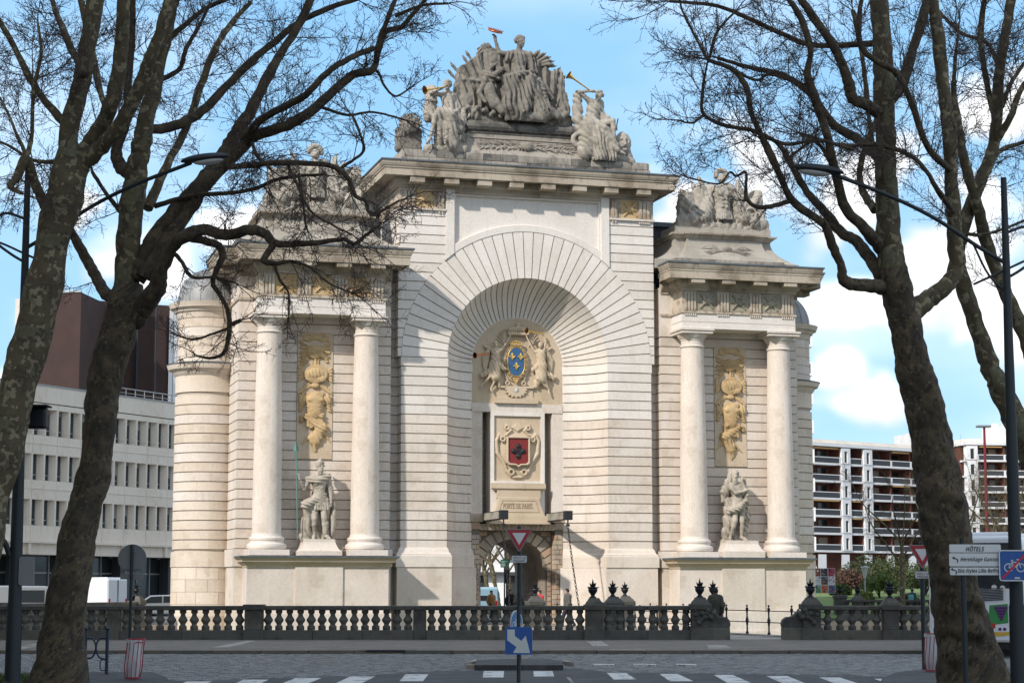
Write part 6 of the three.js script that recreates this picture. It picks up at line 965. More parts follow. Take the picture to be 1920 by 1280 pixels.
{ // white concrete office block at the left
  const th = 62.9 * Math.PI / 180, o = thing('office_building', 'white concrete office building with narrow deep windows left of the gate', 'building', [-29.7, 0, -124], th);
  const X0 = -7, X1 = 24, P = 1.15, rows = [[11.3, 12.95], [8.5, 10.12], [5.7, 7.3]];
  mesh('wall_core', bx(X0, X1, 3.9, 14.2, -12, -0.55), M.concrete, o);
  mesh('parapet', bx(X0, X1, 13.35, 14.4, -0.6, 0.02), M.concrete, o); mesh('parapet_cap', bx(X0, X1, 14.4, 14.5, -0.7, 0.06), M.alu, o);
  const edges = [13.35, ...rows.flat().sort((a, b) => b - a)];
  for (const [y0, y1] of [[12.95, 13.3], [10.12, 11.3], [7.3, 8.5], [4.75, 5.7]]) { const n = Math.round((X1 - X0) / P / 2); for (let k = 0; k < n; k++) mesh('spandrel_panel', bx(X0 + k * 2 * P + 0.012, X0 + (k + 1) * 2 * P - 0.012, y0, y1 - 0.015, -0.6, 0.0), M.concrete, o); }
  for (const y of [10.75, 7.95]) mesh('string_course', bx(X0, X1, y, y + 0.05, -0.1, 0.03), M.concrete, o);
  mesh('ledge', bx(X0, X1, 4.6, 4.74, -0.6, 0.3), M.concrete, o); mesh('lower_band', slab([[0, 0], [0, 0]].length ? [[X0, 3.9], [X1, 3.9], [X1, 4.6], [X0, 4.6]] : [], -0.4, 0.05), M.concrete, o);
  for (let k = 0; k < 7; k++) { const x = X0 + 2 + k * 4.6; mesh('bracket', prism([[x - 0.1, 0.04], [x + 0.1, 0.04], [x + 0.1, 0.26], [x - 0.1, 0.26]], 3.95, 4.6), M.concrete, o); }
  for (const [y0, y1] of rows) for (let k = 0; k < 27; k++) {
    const x = X0 + k * P;
    mesh('mullion_pier', prism([[x - 0.08, 0.0], [x + 0.05, 0.0], [x + 0.3, -0.5], [x - 0.3, -0.5]].map(p => [p[0], p[1]]).reverse(), y0, y1), M.concrete, o);
    const w = subgroup('window', o); mesh('pane', bx(x + 0.28, x + 0.88, y0, y1, -0.52, -0.46), M.glass, w); if (R() < 0.45) mesh('blind', bx(x + 0.33, x + 0.83, y1 - rr(0.2, 1.1), y1, -0.46, -0.445), flat(0.3, 0.29, 0.27), w); mesh('frame', join([bx(x + 0.28, x + 0.33, y0, y1, -0.5, -0.42), bx(x + 0.83, x + 0.88, y0, y1, -0.5, -0.42), bx(x + 0.28, x + 0.88, y0 + 0.32, y0 + 0.38, -0.5, -0.42), bx(x + 0.26, x + 0.9, y0 - 0.02, y0 + 0.05, -0.5, -0.36)]), M.alu, w);
  }
  // glazed ground floor
  mesh('ground_floor_back', bx(X0, X1, 0, 3.9, -12, -1.6), M.glassDark, o);
  for (let k = 0; k < 12; k++) { const x = X0 + k * 2.6; const s = subgroup('shop_window', o); mesh('pane', bx(x + 0.1, x + 2.5, 0.5, 3.8, -1.58, -1.52), M.glass, s); mesh('frame', join([bx(x, x + 0.1, 0, 3.9, -1.6, -1.45), bx(x + 1.25, x + 1.33, 0.5, 3.8, -1.55, -1.47), bx(x + 0.1, x + 2.5, 2.75, 2.85, -1.55, -1.47), bx(x + 0.1, x + 2.5, 0.4, 0.5, -1.55, -1.47)]), M.alu, s); }
  for (let k = 0; k < 6; k++) mesh('ground_pillar', bx(X0 + 1 + k * 5.2, X0 + 1.5 + k * 5.2, 0, 3.9, -1.3, -0.6), M.greyPanel, o);
  // plant on the roof
  mesh('flue', tube([V3(8.2, 14.4, -1.2), V3(8.2, 15.4, -1.2), V3(8.3, 15.8, -1.3)], 0.22, 10), M.alu, o);
  mesh('roof_railing', join([...Array.from({ length: 12 }, (_, i) => bar([9 + i * 1.0, 14.5, -0.8], [9 + i * 1.0, 15.1, -0.8], 0.03, 5)), bar([9, 15.1, -0.8], [20, 15.1, -0.8], 0.035, 5), bar([9, 14.8, -0.8], [20, 14.8, -0.8], 0.02, 5)]), M.alu, o);
}
{ // brown volumes behind
  const o = thing('brown_building', 'tall windowless brown building with a pale side behind the office block', 'building', [-38, 0, -158], 0.2);
  const top1 = at(100, 553, 158).y, top2 = at(240, 573, 166).y, l = at(26, 600, 158).x, m = at(158, 600, 158).x, r = at(318, 600, 166).x;
  o.position.set(0, 0, 0); o.rotation.y = 0;
  mesh('wall', prism([[l + 1.0, -157.5], [m, -156.5], [m + 1.2, -168], [l + 0.2, -168]], 0, top1), M.brown, o); mesh('side_wall', prism([[l, -158.2], [l + 1.0, -157.6], [l + 1.0, -167], [l - 0.5, -167]], 0, top1 - 0.3), tinted(M.concrete, 0.75, 0.78, 0.85), o); mesh('wall', prism([[m, -163], [r, -166], [r, -180], [m, -180]], 0, top2), M.brown, o); mesh('end_wall', prism([[r, -165.8], [r + 0.6, -166.2], [r + 0.6, -179], [r, -179]], 0, top2 - 0.4), M.whitePaint, o); mesh('roof_edge', prism([[l + 0.9, -157.4], [m + 0.05, -156.4], [m + 0.05, -156.6], [l + 0.9, -157.6]], top1, top1 + 0.12), M.alu, o);
  for (let k = 0; k < 5; k++) mesh('cladding_joint', bx(m + 0.3 + k * 1.4, m + 0.34 + k * 1.4, 14, top2 - 0.1, -165, -162.6 - k * 0.6), M.greyPanel, o);
}
function apartments(name, label, pos, th, X1, floors, wide, group) {
  const o = thing(name, label, 'building', pos, th, group), H = 2.76, Y = 7.9;
  const top = Y + floors * H;
  mesh('rear_wall', bx(0, X1, 0, top + 0.2, -12, -2.2), M.wood, o); mesh('roof', bx(-0.3, X1 + 0.3, top, top + 0.55, -12.5, 0.35), M.whitePaint, o); mesh('roof_setback', bx(0.5, X1 - 0.5, top + 0.55, top + 1.2, -11, -1.2), M.concrete, o);
  mesh('ground_floor', bx(0.5, X1 - 0.5, 0, Y - 0.6, -11, -3.0), M.glassDark, o); for (let k = 0; k <= 6; k++) mesh('ground_pillar', prism([[k * X1 / 6 - 0.9, 0.1], [k * X1 / 6 + 0.9, 0.1], [k * X1 / 6 + 0.3, -0.6], [k * X1 / 6 - 0.3, -0.6]].reverse(), 4.6, Y - 0.5), M.whitePaint, o);
  const bays = []; let x = 0; for (let i = 0; i < 60 && x < X1 - 2; i++) { const [w, t] = wide[i % wide.length], e = Math.min(X1, x + w); bays.push([x, e, t]); x = e; }
  for (let f = 0; f < floors; f++) {
    const y = Y + f * H; mesh('floor_slab', bx(-0.15, X1 + 0.15, y - 0.16, y + 0.16, -2.4, 0.12), M.whitePaint, o);
    for (const [a, b, t] of bays) {
      if (t === 's') { mesh('slit_panel', join([bx(a + 0.1, a + 0.75, y + 0.16, y + H - 0.16, -1.2, 0.3), bx(b - 0.75, b - 0.1, y + 0.16, y + H - 0.16, -1.2, 0.3), bx(a + 0.75, b - 0.75, y + 2.1, y + H - 0.16, -1.2, 0.3), bx(a + 0.75, b - 0.75, y + 0.16, y + 0.3, -1.2, 0.3)]), M.whitePaint, o); mesh('window', bx(a + 0.75, b - 0.75, y + 0.3, y + 2.1, -1.0, 0.1), M.glassDark, o); }
      else {
        mesh('balcony_panel', bx(a + 0.2, b - 0.2, y + 0.2, y + 0.98, -0.02, 0.06), M.greyPanel, o); mesh('balcony_rail', join([bx(a, b, y + 0.98, y + 1.1, -0.05, 0.1), bx(a, a + 0.2, y + 0.16, y + 0.98, -0.05, 0.1), bx(b - 0.2, b, y + 0.16, y + 0.98, -0.05, 0.1)]), M.whitePaint, o);
        mesh('party_wall', bx(b - 0.1, b + 0.1, y + 0.16, y + H - 0.16, -2.2, -0.1), M.wood, o); const n = Math.max(1, Math.round((b - a) / 3)); for (let k = 0; k < n; k++) mesh('window', bx(a + 0.4 + k * (b - a) / n, a + (k + 0.72) * (b - a) / n, y + 0.2, y + 2.2, -2.22, -2.12), pick([M.glass, M.glassDark, flat(0.28, 0.24, 0.18)]), o); if (R() < 0.3) mesh('awning', bx(a + 0.4, b - 0.4, y + H - 0.4, y + H - 0.2, -0.6, 0.1), flat(0.5, 0.3, 0.12), o);
      }
    }
  }
  return o;
}
apartments('apartment_building', 'white apartment building with brown loggias and dark balcony panels right of the gate', [44.6, 0, -313], 38 * Math.PI / 180, 32, 6, [[3.0, 'b'], [6.9, 'b'], [2.2, 's'], [3.0, 'b'], [2.2, 's'], [4.7, 'b'], [4.8, 'b']], 'apartment blocks at the right');
{ const o = apartments('apartment_building', 'farther white apartment building behind the right tree and lamp post', [80, 0, -352], 10 * Math.PI / 180, 34, 7, [[2.2, 's'], [5, 'b'], [5, 'b'], [2.2, 's'], [3, 'b']], 'apartment blocks at the right'); const t = 7.9 + 7 * 2.76; mesh('roof_block', bx(-9, -2, 0, t + 2.2, -11, -4), M.whitePaint, o); mesh('roof_block', bx(7, 11, t, t + 3.6, -9, -4), M.whitePaint, o); for (const x of [-7.5, -4, 8, 10]) mesh('chimney', bx(x, x + 0.9, t + 1, t + (x > 0 ? 4.4 : 3.2), -7, -6), M.whitePaint, o); }
{ // tower block whose edge shows right of the gate
  const D = 230, o = thing('tower_block', 'edge of a white tower block with boxed balconies directly right of the gate', 'building', [at(1490, 1000, D).x, 0, -D]); const w = at(1528, 1000, D).x - at(1490, 1000, D).x;
  mesh('wall', bx(-6, w - 1.0, 0, 30.5, -12, 0), M.whitePaint, o); const H = (at(0, 692, D).y - at(0, 800, D).y) / 2;
  for (let k = 0; k < 9; k++) { const y = at(0, 812, D).y + (k - 5) * H; mesh('balcony_box', join([bx(w - 2.0, w, y - 0.1, y + 0.15, -1, 1.0), bx(w - 2.0, w, y + 1.25, y + 1.45, -1, 1.0), bx(w - 0.25, w, y + 0.15, y + 1.25, -1, 1.0)]), M.whitePaint, o); mesh('balcony_opening', bx(w - 2.0, w - 0.25, y + 0.15, y + 1.25, -0.9, 0.85), M.greyPanel, o); }
}
{ // house seen through the passage
  const o = thing('white_house', 'white house with shutters glimpsed through the gate passage', 'building', [-9, 0, -175]); mesh('wall', bx(-14, 14, 0, 11, -10, 0), M.whitePaint, o); for (let f = 0; f < 3; f++) for (let k = 0; k < 9; k++) { const w = subgroup('window', o); mesh('pane', bx(-12.4 + k * 3, -11.2 + k * 3, 1 + f * 3.3, 3 + f * 3.3, -0.1, 0.02), M.glass, w); mesh('frame', bx(-12.5 + k * 3, -11.1 + k * 3, 0.88 + f * 3.3, 1.0 + f * 3.3, -0.05, 0.1), M.alu, w); } mesh('awning', bx(-13, 13, 3.05, 3.3, 0, 0.8), M.greyPanel, o); mesh('roof', slab([[-14.4, 11], [14.4, 11], [12, 14], [-12, 14]], -10.3, 0.4), M.slate, o);
}
// ------------------------------------------------------------------ added unseen blocks left of the camera, stepped in height to shade the street
for (const [z0, z1, h, x] of [[-68, -57, 12, -20.5], [-57, -45, 23, -19], [-45, -34, 33, -17], [-34, -16, 41, -15.5], [-16, 14, 44, -14.5]]) {
  const o = thing('added_shade_block', `added shade block out of view on the left, ${{12:"the lowest, three storeys",23:"six storeys",33:"nine storeys",41:"eleven storeys",44:"the tallest"}[h]}`, 'building', [x, 0, (z0 + z1) / 2], Math.PI / 2, 'added shade blocks left of the view'), L = z1 - z0;
  mesh('wall', bx(-L / 2 + 0.02, L / 2 - 0.02, 0, h - 0.4, -14, 0), M.concrete, o); mesh('cornice', bx(-L / 2 + 0.02, L / 2 - 0.02, h - 0.4, h, -14, 0.35), M.concrete, o);
  const nf = Math.floor((h - 2) / 3.3), nw = Math.floor(L / 2.6); for (let f = 0; f < nf; f++) for (let k = 0; k < nw; k++) { const X = -L / 2 + (k + 0.5) * L / nw; mesh('window', bx(X - 0.55, X + 0.55, 1.2 + f * 3.3, 3.0 + f * 3.3, -0.2, 0.03), M.glass, o); }
}
// ------------------------------------------------------------------ park at the right
{
  const pts = [], nx = 30, nz = 14, v = []; const hgt = (x, z) => 0.05 + 1.25 * sstep(-119, -128, z) + 0.5 * sstep(-128, -150, z) + 0.12 * perlin.noise(x * 0.3, 0, z * 0.3); const P = (i, j) => { const x = mix(16.5, 62, i / nx), z = mix(-119.4, -165, j / nz); return [x, hgt(x, z), z]; };
  for (let j = 0; j < nz; j++) for (let i = 0; i < nx; i++) { const a = P(i, j), b = P(i + 1, j), c = P(i + 1, j + 1), d = P(i, j + 1); v.push(...a, ...b, ...c, ...a, ...c, ...d); } const g = new THREE.BufferGeometry(); g.setAttribute('position', new THREE.Float32BufferAttribute(v, 3)); g.computeVertexNormals(); structure('lawn', uvm(g), M.grassBright, 'green lawn rising behind the right balustrade');
  const bush = (px, py, D, w, h, col, label) => {
    const c = at(px, py, D), b = thing('bush', label, 'bush', [c.x, Math.max(0, hgt(c.x, -D)) - 0.05, -D], 0, 'bushes in the park'); const n = 2200, vv = []; for (let i = 0; i < n; i++) { const a = R() * 6.283, t = Math.acos(rr(-0.3, 1)), q = Math.pow(R(), 0.25) * (0.78 + 0.35 * perlin.noise(Math.cos(a) * 2 + px, Math.cos(t) * 2, Math.sin(a) * 2)); const x = Math.sin(t) * Math.cos(a) * q * w, y = h * 0.35 + Math.cos(t) * q * h * 0.65, z = Math.sin(t) * Math.sin(a) * q * w * 0.8, s = rr(0.05, 0.12), e = V3(rr(-1, 1), rr(-1, 1), rr(-1, 1)).normalize(), f = V3(rr(-1, 1), rr(-1, 1), rr(-1, 1)).normalize(); vv.push(x - e.x * s, y - e.y * s, z - e.z * s, x + e.x * s, y + e.y * s, z + e.z * s, x + f.x * s * 1.6, y + f.y * s * 1.6, z + f.z * s * 1.6); } const gg = new THREE.BufferGeometry(); gg.setAttribute('position', new THREE.Float32BufferAttribute(vv, 3)); gg.computeVertexNormals(); mesh('foliage', uvm(gg), mat({ color: new THREE.Color().setRGB(...col), side: THREE.DoubleSide, roughness: 0.8 }), b); mesh('stems', join(Array.from({ length: 6 }, () => bar([0, 0, 0], [rr(-0.5, 0.5) * w, h * 0.7, rr(-0.4, 0.4) * w], 0.04, 5))), flat(0.06, 0.05, 0.035), b); };
  bush(1595, 1080, 135, 1.5, 2.0, [0.085, 0.045, 0.03], 'reddish bush behind the poster board'); bush(1650, 1095, 128, 1.5, 1.8, [0.10, 0.14, 0.035], 'bright green bush in the middle of the park'); bush(1680, 1085, 136, 2.2, 2.9, [0.06, 0.075, 0.025], 'large olive green bush left of the right tree'); bush(1620, 1100, 124, 0.8, 1.0, [0.12, 0.15, 0.03], 'small yellow-green bush beside the park lamp'); bush(1700, 1105, 123, 1.0, 1.1, [0.09, 0.075, 0.03], 'low brownish bush close to the right tree'); bush(1575, 1095, 129, 0.9, 1.0, [0.08, 0.11, 0.03], 'small green bush left of the park lamp'); bush(1735, 1085, 132, 1.7, 2.3, [0.055, 0.075, 0.025], 'dark green bush half hidden by the right trunk'); bush(1630, 1075, 150, 2.6, 3.0, [0.04, 0.055, 0.02], 'dark bush at the back of the park');
}

// ------------------------------------------------------------------ plane trees
M.bark = mat({ map: tex(512, (u, v) => { const a = pfbm(u, v, 5, 91, 5), b = pfbm(u, v, 17, 95, 4), f = pfbm(u, v, 60, 97, 3); let c = mix3([0.095, 0.076, 0.042], [0.064, 0.05, 0.03], sstep(0.4, 0.6, a)); c = mix3(c, [0.215, 0.185, 0.115], sstep(0.585, 0.61, b)); c = mix3(c, [0.13, 0.125, 0.07], sstep(0.60, 0.62, a) * 0.7); const g = 0.8 + 0.4 * f; return [c[0] * g, c[1] * g, c[2] * g]; }, 1.6), bumpMap: bumpCoarse, bumpScale: 0.03, roughness: 0.9 });
M.barkDark = mat({ map: tex(512, (u, v) => { const a = pfbm(u, v, 5, 101, 5), b = pfbm(u, v, 24, 105, 3), f = pfbm(u, v, 50, 107, 3); let c = mix3([0.09, 0.067, 0.04], [0.056, 0.042, 0.026], sstep(0.4, 0.6, a)); c = mix3(c, [0.125, 0.10, 0.055], sstep(0.68, 0.72, b)); c = mix3(c, [0.035, 0.03, 0.022], sstep(0.6, 0.63, pfbm(u, v, 14, 109, 3, 2))); const g = 0.75 + 0.5 * f; return [c[0] * g, c[1] * g, c[2] * g]; }, 1.4), bumpMap: bumpCoarse, bumpScale: 0.05, roughness: 0.92 });
M.barkPaleLit = tinted(M.bark, 1.25, 1.25, 1.25);  // lighter copy of bark: pale upper limbs with sunlight put into the colour
M.twig = flat(0.075, 0.055, 0.046, { roughness: 0.85 }); M.bud = flat(0.11, 0.062, 0.046, { roughness: 0.85 });
M.twigOlive = flat(0.085, 0.075, 0.04);
function barkTube(pts, rad, sides, lump, seed, bumps = []) { // knobbly trunk
  const g = tube(pts, rad, sides, true), p = g.attributes.position, n = g.attributes.normal;
  for (let i = 0; i < p.count; i++) { const x = p.getX(i), y = p.getY(i), z = p.getZ(i), k = lump * (perlin.noise(x * 1.7 + seed, y * 1.3, z * 1.7) * 1.0 + perlin.noise(x * 4.5 + seed, y * 3.6, z * 4.5) * 0.6 + perlin.noise(x * 11, y * 9 + seed, z * 11) * 0.22); let bp = 0; for (const [c, br] of bumps) { const d2 = (x - c.x) ** 2 + (y - c.y) ** 2 + (z - c.z) ** 2; if (d2 < br * br * 6) bp = Math.max(bp, br * 0.75 * Math.exp(-Math.pow(d2 / (br * br), 1.5))); } if (bp) { p.setXYZ(i, x + n.getX(i) * (k + bp), y + n.getY(i) * k * 0.3 - bp * 0.15, z + n.getZ(i) * (k + bp)); continue; } p.setXYZ(i, x + n.getX(i) * k, y + n.getY(i) * k * 0.3, z + n.getZ(i) * k); }
  g.computeVertexNormals(); // weld the seam normals
  const w = sides + 1, N = g.attributes.normal; for (let i = 0; i < pts.length; i++) { const a = i * w, b = a + sides; const x = N.getX(a) + N.getX(b), y = N.getY(a) + N.getY(b), z = N.getZ(a) + N.getZ(b), l = Math.hypot(x, y, z) || 1; N.setXYZ(a, x / l, y / l, z / l); N.setXYZ(b, x / l, y / l, z / l); }
  return g;
}
class Tree {
  constructor(label, D, base, seed, barkM, group = 'big bare plane trees') { this.D = D; this.r = mulberry(seed); this.t = thing('plane_tree', label, 'tree', [base[0], 0, base[1]], 0, group); this.base = V3(base[0], 0, base[1]); this.tw = []; this.bd = []; this.m = barkM; this.seed = seed; }
  rn(a, b) { return a + (b - a) * this.r(); }
  path(P, dens) { const c = P.map(p => { const v = at(p[0], p[1], this.D + (p[3] || 0)).sub(this.base); return v; }), k = this.D / FOCAL, rad = P.map(p => p[2] * k * (P[0][2] > 40 ? 1 : 0.92)), cr = new THREE.CatmullRomCurve3(c, false, 'centripetal'); const n = (P.length - 1) * dens, pts = cr.getPoints(n), rr_ = pts.map((_, i) => { const t = i / n * (P.length - 1), a = Math.min(P.length - 2, Math.floor(t)); return mix(rad[a], rad[a + 1], t - a); }); return [pts, rr_]; }
  trunk(P, bumps = []) { const [pts, r] = this.path(P, bumps.length ? 16 : 8); mesh('trunk', barkTube(pts, r, bumps.length ? 72 : 28, 0.07, this.seed, bumps.map(([x, y, q]) => [at(x, y, this.D - 0.42).sub(this.base), q * this.D / FOCAL])), this.m, this.t); this.lines = this.lines || []; return this; }
  limb(P, o = {}) { // P: [px, py, radius px, depth offset]
    const [pts, r] = this.path(P, 6); for (let i = 1; i < pts.length - 1; i++) { const a = 0.14 * r[i] + 0.004; pts[i].x += this.rn(-a, a) * 0.6; pts[i].y += this.rn(-a, a) * 0.6; pts[i].z += this.rn(-a, a); }
    mesh('limb', barkTube(pts, r, r[0] > 0.08 ? 14 : 9, Math.min(0.022, r[0] * 0.2), this.seed + P[0][0]), o.m || this.m, this.t);
    this.spawn(pts, r, (o.n ?? 3.2) * 1.0, o.len ?? 1.25, o.from ?? 0.12, o); return this;
  }
  spawn(pts, r, perM, len, from, o = {}) {
    let L = 0; const acc = [0]; for (let i = 1; i < pts.length; i++) acc.push(L += pts[i].distanceTo(pts[i - 1]));
    const n = Math.round(L * perM); for (let k = 0; k < n; k++) { const s = L * this.rn(from, 1); let i = 1; while (i < acc.length - 1 && acc[i] < s) i++; const T = pts[i].clone().sub(pts[i - 1]).normalize(); this.branch(pts[i], this.side(T, this.rn(0.5, 1.25)), len * this.rn(0.35, 1.15), Math.min(r[i] * 0.35, 0.0105), 1, o.droop || 0); }
    const e = pts.length - 1, T = pts[e].clone().sub(pts[e - 1]).normalize(); this.branch(pts[e], T, len * 0.9, Math.min(r[e], 0.012), 1, o.droop || 0); this.branch(pts[e], this.side(T, 0.5), len * 0.8, Math.min(r[e], 0.010), 1, o.droop || 0);
  }
  side(T, a) { const q = V3(this.rn(-1, 1), this.rn(-1, 1), this.rn(-1, 1)); q.addScaledVector(T, -q.dot(T)).normalize(); return T.clone().multiplyScalar(Math.cos(a)).addScaledVector(q, Math.sin(a)).normalize(); }
  branch(p0, d, L, r0, lev, droop) {
    const n = lev === 1 ? 7 : lev === 2 ? 4 : 2, pts = [p0.clone()], dd = d.clone(), p = p0.clone(), rs = [r0]; const rmin = lev === 1 ? 0.0038 : lev === 2 ? 0.0029 : 0.0025;
    for (let i = 1; i <= n; i++) { const wg = lev === 1 ? 0.2 : 0.26; dd.x += this.rn(-wg, wg); dd.y += this.rn(-wg, wg) + (lev === 1 ? 0.03 - droop * 0.3 : 0.02 - droop * 0.15); dd.z += this.rn(-wg, wg); dd.normalize(); p.addScaledVector(dd, L / n); pts.push(p.clone()); rs.push(Math.max(rmin, mix(r0, rmin, i / n))); }
    this.tw.push(tube(pts, rs, lev === 1 ? 4 : 3, false));
    if (lev < 3) { const m = lev === 1 ? Math.round(L * 9.5 + 1) : Math.round(L * 11 + 1.5); for (let k = 0; k < m; k++) { const i = 1 + Math.floor(this.r() * n * 0.999), T = pts[i].clone().sub(pts[i - 1]).normalize(); this.branch(pts[i - 1].clone().lerp(pts[i], this.r()), this.side(T, this.rn(0.5, 1.1)), lev === 1 ? L * this.rn(0.2, 0.55) : this.rn(0.05, 0.17), lev === 1 ? Math.min(r0 * 0.55, 0.0052) : 0.0034, lev + 1, droop); } }
    if (lev >= 2) this.bd.push(p.clone()); if (lev === 3 && this.r() < 0.5) this.bd.push(pts[1].clone());
  }
  done(twigM = M.twig) {
    const cat = L => { let nv = 0, ni = 0; for (const g of L) { nv += g.attributes.position.count; ni += g.index.count; } const P = new Float32Array(nv * 3), N = new Float32Array(nv * 3), U = new Float32Array(nv * 2), I = new Uint32Array(ni); let a = 0, b = 0; for (const g of L) { P.set(g.attributes.position.array, a * 3); N.set(g.attributes.normal.array, a * 3); U.set(g.attributes.uv.array, a * 2); const ix = g.index.array; for (let i = 0; i < ix.length; i++) I[b + i] = ix[i] + a; a += g.attributes.position.count; b += ix.length; } const g = new THREE.BufferGeometry(); g.setAttribute('position', new THREE.BufferAttribute(P, 3)); g.setAttribute('normal', new THREE.BufferAttribute(N, 3)); g.setAttribute('uv', new THREE.BufferAttribute(U, 2)); g.setIndex(new THREE.BufferAttribute(I, 1)); return g; };
    if (this.tw.length) mesh('twigs', cat(this.tw), twigM, this.t);
    const v = [], s = 0.0085; for (const q of this.bd) { const a = this.rn(0, 6.28), c = Math.cos(a) * s, e = Math.sin(a) * s; v.push(q.x - c, q.y - s, q.z - e, q.x + c, q.y - s * 0.4, q.z + e, q.x + e * 0.4, q.y + s * 1.6, q.z - c * 0.4, q.x - e, q.y, q.z + c, q.x + e, q.y - s, q.z - c, q.x, q.y + s * 1.3, q.z); }
    const g = new THREE.BufferGeometry(); g.setAttribute('position', new THREE.Float32BufferAttribute(v, 3)); g.computeVertexNormals(); mesh('buds', uvm(g), M.bud, this.t);
    return this.tw.length;
  }
}
{ // far left leaning tree
  const D = 33.5, b = at(-75, 1290, D), t = new Tree('leaning plane tree at the left edge with mottled bark', D, [b.x, -D], 11, M.bark);
  t.trunk([[-75, 1300, 62], [-66, 1200, 46], [-48, 1080, 40], [-28, 960, 38], [2, 850, 36], [34, 720, 35], [60, 630, 35], [82, 530, 34], [104, 430, 32], [128, 340, 34], [142, 285, 33]]);
  t.limb([[138, 310, 24], [128, 265, 20], [152, 150, 19, 0.2], [168, 60, 18, 0.3], [180, -10, 17, 0.4], [196, -80, 15, 0.5]], { n: 2.4 });
  t.limb([[150, 305, 22], [172, 262, 17], [208, 195, 16, -0.4], [224, 105, 15, -0.6], [232, 0, 13, -0.8], [240, -70, 12, -0.8]], { n: 2.4 });
  t.limb([[150, 310, 20], [190, 275, 16, -0.3], [238, 212, 15, -0.8], [275, 125, 13, -1.2], [300, 60, 12, -1.4], [322, -20, 11, -1.5]], { n: 2.4 });
  t.limb([[132, 244, 10], [68, 168, 8, 0.4], [32, 100, 7, 0.6], [0, 42, 6, 0.8], [-40, -20, 5, 1]], { n: 4 });
  t.limb([[157, 140, 9], [116, 52, 7, 0.6], [98, 0, 6, 0.9], [92, -50, 5, 1]], { n: 4 });
  t.limb([[84, 388, 11], [62, 335, 10, -0.3], [48, 298, 11, -0.5], [30, 335, 8, -0.5], [18, 350, 6, -0.6], [40, 362, 4, -0.6]], { n: 3, from: 0.5 });
  t.limb([[48, 298, 6, -0.5], [58, 260, 4, -0.5], [62, 170, 4, -0.6], [76, 100, 3.5, -0.5], [70, 40, 3, -0.4]], { n: 5 });
  t.limb([[52, 300, 4, -0.5], [30, 250, 3, -0.5], [8, 200, 2.6, -0.3], [-20, 150, 2.4, -0.2]], { n: 5 });
  t.limb([[196, 200, 6, 1.0], [182, 150, 7, 1.5], [165, 60, 8, 2], [150, 0, 7, 2.2], [140, -40, 6, 2.2]], { n: 3, m: M.barkPaleLit });
  t.limb([[140, 300, 6], [60, 300, 4, 1], [10, 270, 3, 1.4], [-40, 260, 2.6, 1.6]], { n: 5 });
  console.log('twigs', t.done());
}
